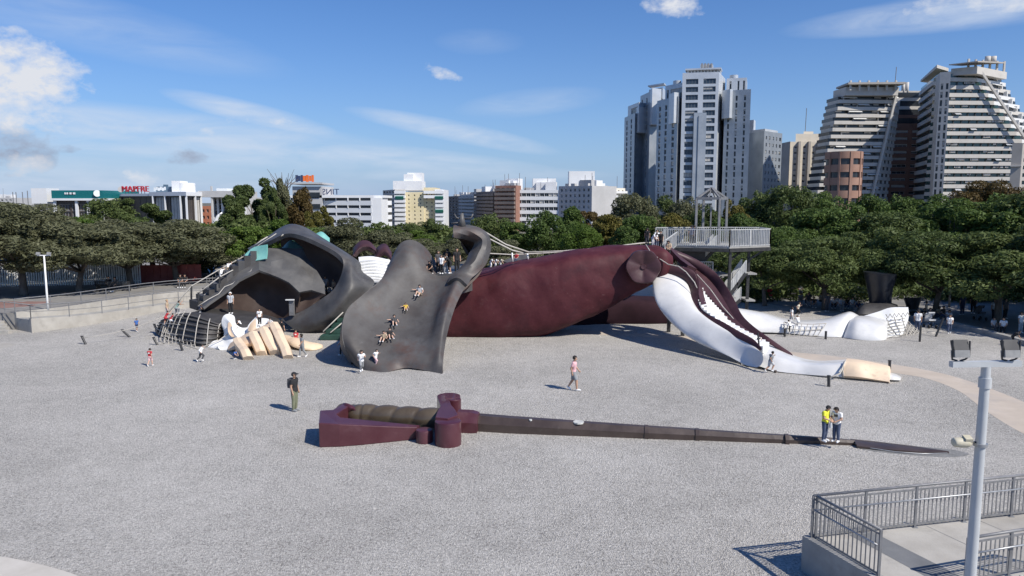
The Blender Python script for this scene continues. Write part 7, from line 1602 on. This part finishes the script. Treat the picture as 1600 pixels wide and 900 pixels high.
wp(346, 437, 53.2, 1.0, 'climb', 180, 'child in white halfway up the rope steps', 'white', 'white', False, 'brown', 'light')
wp(357, 428, 53.6, 1.0, 'climb', 180, 'second child in white higher on the rope steps', 'white', 'tan', False, 'dark', 'light')
# inside the cavern
for (px, Y, h, s, l, p, lab) in ((501, 56, 1.4, 'white', 'black', 'stand', 'person in white shirt at the left of the group inside the collar cavern'), (508, 57.4, 1.5, 'lgrey', 'dgrey', 'stand', 'person in light grey second from the left inside the collar cavern'),
    (515, 55.8, 1.2, 'grey', 'black', 'sit', 'child in grey sitting inside the collar cavern'), (521, 57, 1.3, 'tan', 'black', 'stand', 'person in tan shirt in the middle of the cavern group'), (527, 55.6, 1.1, 'black', 'black', 'sit', 'dark dressed child sitting at the right of the cavern')):
    c = W(px, 440, Y); person((c.x, Y, 1.95), h, p, random.Random(px).uniform(-50, 50), lab, s, l, True, 'dark', 'mid')
wp(571, 456, 52.6, .9, 'crouch', 90, 'child peeping over the edge of the coat below the ruffles', 'dgrey', 'black', True, 'brown', 'light')
# plateau group above the slide
zp = 4.62
for (px, Y, h, pose, f, s, l, hr_, lh, lab) in (
  (674, 46.95, 1.25, 'crouch', -30, 'black', 'black', 'dark', True, 'girl in black squatting at the left of the plateau group'),
  (685, 47.5, 1.45, 'stand', 30, 'dgrey', 'black', 'dark', False, 'person in dark grey at the back left of the plateau group'),
  (690, 47.0, 1.22, 'stand', -20, 'white', 'black', 'dark', False, 'boy in white shirt and black trousers in the plateau group'),
  (696, 47.4, 1.3, 'look', 60, 'grey', 'lgrey', 'brown', True, 'girl in grey in the middle of the plateau group'),
  (699, 48.6, 1.5, 'stand', 180, 'black', 'dgrey', 'dark', False, 'tall person in black at the back of the plateau group'),
  (703, 47.2, 1.42, 'bend', -70, 'black', 'black', 'dark', False, 'person in black shorts leaning forward on the plateau'),
  (714, 47.6, 1.62, 'stand', 20, 'black', 'black', 'dark', False, 'tallest figure all in black at the right of the plateau')):
    c = W(px, 420, Y); person((c.x, Y, zp), h, pose, f, lab, s, l, 'shorts' not in lab, hr_, 'mid', longhair=lh)
# sliding children: dropped onto the slide surface
dg = bpy.context.evaluated_depsgraph_get(); bpy.context.view_layer.update()
def on_slide(px, py, h, pose, f, lab, **k):
    o = slide; inv = Vector((0, 0, CAM_H)) - origin(o); d = ray(px, py).normalized(); ok, loc, nn, i = o.ray_cast(inv, d)
    p = (loc + origin(o)) if ok else W(px, py, 42); return person(p, h, pose, f, lab, **k)
on_slide(656, 462, 1.25, 'slide', -15, 'child in pale shirt sliding highest on the coat tail', shirt='lgrey', legs='tan', long_=False, skin='light')
on_slide(634, 485, .85, 'slide', 10, 'small child in mustard sliding second from the top', shirt='mustard', legs='mustard', long_=False)
on_slide(616, 508, 1.15, 'slide', 15, 'child in dark grey sliding in the middle of the coat tail', shirt='dgrey', legs='black', long_=False)
on_slide(609, 529, 1.15, 'slide', 25, 'child in black at the right of the lowest sliding pair', shirt='black', legs='black', long_=False)
on_slide(600, 533, 1.1, 'slide', -10, 'child in dark tan at the left of the lowest sliding pair', shirt='tan', legs='black', long_=False)
# on the thigh, knee and platform
wp(807, 411, 52.2, 1.0, 'sit', -20, 'child in red shirt sitting behind the thigh by the rope saddle', 'red', 'jeans', True, 'brown', 'mid')
for i, (px, Y, s) in enumerate(((767, 53.4, 'white'), (774, 54.2, 'white'), (782, 54, 'cream'))): wp(px, 419, Y, .9, 'bend', 60, ['child in white bending just right of the curl', 'second child in white bending behind the ropes', 'third child in cream behind the left end of the thigh'][i], s, 'white', True, 'brown', 'light')
for (px, py, Y, h, pose, f, s, l, lab, hr_) in ((1011, 384, 51.6, 1.25, 'stand', 160, 'black', 'dgrey', 'person in black left of the pair in white on the knee', 'dark'), (1020, 386, 51.4, 1.2, 'bend', 40, 'white', 'lgrey', 'child in white bending on top of the knee', 'dark'),
   (1026, 388, 51.7, 1.3, 'stand', 10, 'white', 'jeans', 'person in white standing on the knee beside the gangway', 'dark'), (1032, 390, 51.3, 1.3, 'stand', -30, 'black', 'black', 'person in black shirt standing on the knee', 'dark'), (1044, 406, 50.4, 1.35, 'look', -20, 'tan', 'black', 'girl with long dark hair stepping down from the knee', 'dark')):
    wp(px, py, Y, h, pose, f, lab, s, l, True, hr_, 'mid', longhair='long' in lab)
c = W(1023, 380, 55.8); person((c.x, 55.4, 5.35), 1.5, 'stand', 170, 'fair haired person in pale top on the gangway to the platform', 'lpink', 'lgrey', True, 'blond', 'light')
c = W(997, 380, 53.5); person((c.x, 53.2, 5.2), 1.0, 'bend', 60, 'child in white bending left of the gangway', 'white', 'lgrey', True, 'blond', 'light')
for i, px in enumerate((1079, 1085)): c = W(px, 370, 58.4); person((c.x, 58.2 + i * .4, 5.82), 1.55, 'stand', 180 - 40 * i, ['person in dark clothes on the platform left of the roof frame', 'second dark figure on the platform by the roof post'][i], ['navy', 'dgrey'][i], 'black', True, 'dark', 'mid')
wp(1185, 557, 41.4, 1.2, 'climb', 170, 'child in grey climbing from the instep onto the steps', 'lgrey', 'dgrey', False, 'dark', 'mid')
# white leg and shaded promenade at the right
gp_(1236, 506, 1.3, 'walk', 90, 'girl in white standing behind the ladder net', 'white', 'lgrey', True, 'dark', 'light', longhair=True)
gp_(1246, 495, 1.2, 'run', 70, 'boy in cream shirt and black trousers running behind the white leg', 'cream', 'black', True, 'brown', 'light')
wp(1234, 519, 50.4, .95, 'climb', -160, 'child in white and black climbing the ladder net', 'white', 'black', True, 'dark', 'mid')
wp(1247, 512, 50.9, .95, 'climb', -170, 'child in white leaning over the ladder net', 'white', 'lgrey', True, 'brown', 'light')
for i, px in enumerate((985, 1009, 1015, 1021)): c = W(px, 470, 62 + i * .3); person((c.x, 62 + i * .4, 2.2), 1.2, ('bend', 'sit', 'stand', 'sit')[i], 40 * i - 60, ['child in white seen under the arch of the knee', 'child in black under the knee arch', 'child in grey second from the right under the knee arch', 'rightmost dark child seen under the knee arch'][i], ('white', 'black', 'grey', 'dgrey')[i], 'black', True, 'dark', 'mid')
MB().prism([tuple(W(x, 470, y)[:2]) for x, y in ((940, 61), (1040, 60.6), (1040, 66), (940, 66))], 0, 2.2).build('torso_back', M['white_paint'], S)
rs_ = random.Random(11)
walkers = [(1433, 519, 1.62, 'stand', 150, 'white', 'jeans', 'man in white shirt and jeans standing in shade right of the net'), (1483, 521, 1.35, 'walk', -30, 'white', 'jeans', 'child in printed white shirt walking in the shade'),
 (1195, 470, 1.5, 'stand', 20, 'red', 'black', 'person in red top standing left of the red pushchair'), (1250, 468, 1.6, 'look', -20, 'lgrey', 'jeans', 'adult in light grey carrying a child in red under the trees'), (1292, 487, 1.6, 'stand', 180, 'dgrey', 'dgrey', 'dark dressed adult standing among the seated group'),
 (1446, 500, 1.5, 'stand', 60, 'tan', 'jeans', 'person in tan shirt beside the picnic group'), (1503, 492, 1.7, 'stand', 180, 'navy', 'navy', 'dark figure standing between the far tree trunks'), (1520, 490, 1.7, 'stand', 150, 'black', 'black', 'black dressed figure right of the far dark figure'),
 (1553, 500, 1.65, 'stand', -30, 'lgrey', 'black', 'adult in light grey by the pushchair at the right'), (1594, 520, 1.5, 'stand', 10, 'white', 'lgrey', 'person in white at the right edge of the shade'), (1582, 540, 1.2, 'bend', 60, 'black', 'black', 'child in black bending over a bicycle at the right edge'),
 (1567, 521, 1.5, 'sit', -40, 'white', 'black', 'person in white shirt sitting on the kerb at the right'), (1551, 519, 1.4, 'sit', 10, 'lgrey', 'dgrey', 'person in grey sitting on the kerb beside the person in white'), (1570, 498, 1.6, 'stand', 10, 'dgrey', 'black', 'dark adult standing under the rightmost tree')]
for (px, py, h, pose, f, s, l, lab) in walkers: gp_(px, py, h, pose, f, lab, s, l, True, 'dark', 'mid')
seats = [(1250, 'grey'), (1262, 'dgrey'), (1273, 'black'), (1282, 'tan'), (1302, 'white'), (1312, 'lgrey'), (1322, 'black'), (1330, 'white'), (1338, 'navy'), (1265, 'navy'), (1440, 'black'), (1452, 'dgrey'), (1463, 'tan'), (1472, 'black'), (1481, 'lgrey')]
for i, (px, s) in enumerate(seats):
    py = 474 + (px - 1250) * .11 + (i % 3) * 2.2 if px < 1400 else 498 + (i % 3) * 3
    gp_(px, py, 1.5, 'sit' if i % 2 else 'crouch', rs_.uniform(-80, 80), '%s picnicker in %s, seated %s' % (['leftmost', 'second', 'fourth', 'fifth', 'sixth', 'seventh', 'eighth', 'ninth', 'last', 'third', 'leftmost', 'second', 'third', 'fourth', 'last'][i], {'lgrey': 'light grey', 'dgrey': 'dark grey'}.get(s, s), 'under trees left of the black shoe' if px < 1400 else 'in shade right of the climbing panel'), s, rs_.choice(['black', 'jeans', 'grey']), True, rs_.choice(['dark', 'brown']), 'mid', group='seated picnic groups in the shade')
# people on the benches at the left
def bench(p, rz, label):
    root = empty('park_bench', p, label, 'bench', 'dark benches on the left terrace'); root.rotation_euler.z = rz
    def loc(mb, n_, m_): me = mk_mesh(n_, mb.v, mb.f, m_); o = bpy.data.objects.new(n_, me); COL.objects.link(o); o.parent = root
    for k in range(4): loc(MB().box((0, -.18 + .12 * k, .45), (1.9, .09, .04)), 'seat_slat', M['darksteel'])
    for k in range(3): loc(MB().box((0, .28 + .03 * k, .60 + .13 * k), (1.9, .03, .09)), 'back_slat', M['darksteel'])
    for s in (-1, 1): loc(MB().box((s * .8, .0, .22), (.06, .45, .44)).box((s * .8, .30, .62), (.05, .05, .46)), 'leg', M['darksteel'])
b1, b2 = G(166, 454, 1.2), G(188, 455, 1.2)
bench(b1, R(170), 'dark bench under the olive trees, the left one of two'); bench(b2, R(190), 'dark bench under the olive trees, the right one of two')
person(b1 + Vector((.3, -.1, .0)), 1.7, 'sit', 40, 'dark figure sitting on the left terrace bench', 'black', 'black', True, 'dark', 'mid'); person(b2 + Vector((-.3, -.1, .0)), 1.7, 'sit', -30, 'dark figure sitting on the right terrace bench', 'dgrey', 'black', True, 'dark', 'mid')
for i, px in enumerate((283, 290)): person(G(px, 449, 1.2), 1.6, 'sit', 0, ['left of two dark figures sitting before the red fence', 'right of two dark figures sitting before the red fence'][i], 'black', 'black', True, 'dark', 'mid')

# pushchairs
def pushchair(px, py, col, label):
    p = G(px, py); root = empty('pushchair', p, label, 'pushchair', 'pushchairs in the shade')
    MB().box(p + Vector((0, 0, .55)), (.5, .6, .12), 0, R(-12)).build('seat', cm(col + '_cloth', CLO[col]), root); MB().box(p + Vector((0, .28, .80)), (.5, .08, .5), 0, R(15)).build('backrest', cm(col + '_cloth', CLO[col]), root)
    MB().tube([p + Vector((-.26, .1, .95)), p + Vector((-.2, -.1, 1.12)), p + Vector((.2, -.1, 1.12)), p + Vector((.26, .1, .95))], .06, 6).build('hood', cm(col + '_cloth', CLO[col]), root)
    for s in (-1, 1):
        MB().tube([p + Vector((s * .26, -.35, .12)), p + Vector((s * .26, .2, .6)), p + Vector((s * .26, .5, 1.05))], .018, 5).build('frame', M['rail'], root); MB().tube([p + Vector((s * .26, .35, .12)), p + Vector((s * .26, -.1, .6))], .018, 5).build('frame', M['rail'], root)
        for y in (-.35, .35): MB().tube([p + Vector((s * .26 - .03, y, .13)), p + Vector((s * .26 + .03, y, .13))], .13, 12).build('wheel', M['darksteel'], root)
pushchair(1201, 471, 'red', 'red pushchair standing in the shade right of the tower stairs'); pushchair(1238, 468, 'black', 'black pushchair under the trees left of the carrying adult'); pushchair(1531, 500, 'dgrey', 'dark pushchair on the promenade near the right trunks'); pushchair(1453, 512, 'lgrey', 'pale grey pushchair right of the climbing net')
# dark parked car and red stall bits behind the left trees
p = W(305, 440, 84); root = empty('parked_car', (p.x, 84, 0), 'dark green parked van seen right of the red fence', 'car')
VG = mat('dark_green_car_paint', (.02, .07, .06), (.03, .09, .08), .25, 2, coat=.6)
MB().add([(p.x - 2.1, 83, .4), (p.x + 2.1, 83, .4), (p.x + 2.1, 85, .4), (p.x - 2.1, 85, .4), (p.x - 2.1, 83.05, 1.2), (p.x + 2.1, 83.05, 1.2), (p.x + 2.1, 84.95, 1.2), (p.x - 2.1, 84.95, 1.2), (p.x - 1.6, 83.2, 2.1), (p.x + 1.5, 83.2, 2.1), (p.x + 1.5, 84.8, 2.1), (p.x - 1.6, 84.8, 2.1)],
  [(3, 2, 1, 0), (0, 1, 5, 4), (1, 2, 6, 5), (2, 3, 7, 6), (3, 0, 4, 7), (4, 5, 9, 8), (5, 6, 10, 9), (6, 7, 11, 10), (7, 4, 8, 11), (8, 9, 10, 11)]).build('body', VG, root)
for dx in (-.75, .7): MB().box((p.x + dx, 83.09, 1.65), (1.2, .06, .55), 0, R(-10)).build('window', M['lamp_glass'], root)
for dx in (-1.3, 1.3): MB().tube([(p.x + dx, 82.95, .36), (p.x + dx, 83.15, .36)], .36, 16).build('wheel', M['darksteel'], root)
# low kerb bench in the right shade
kbn = [G(x, y) for x, y in ((1400, 497), (1470, 507), (1540, 524), (1600, 540), (1660, 560))]
mb = MB()
kk = cr(np.array([tuple(p) for p in kbn]), 5)
for i in range(len(kk) - 1): a, b = Vector(kk[i]), Vector(kk[i + 1]); t = (b - a).normalized(); n_ = Vector((-t.y, t.x, 0)) * .5; mb.prism([tuple((a)[:2]), tuple((b)[:2]), tuple((b + n_)[:2]), tuple((a + n_)[:2])], -.02, .32)
o = mb.build('seating_kerb', M['concrete_wall']); tag(o, 'low curved concrete seating kerb in the shade at the right', 'kerb')
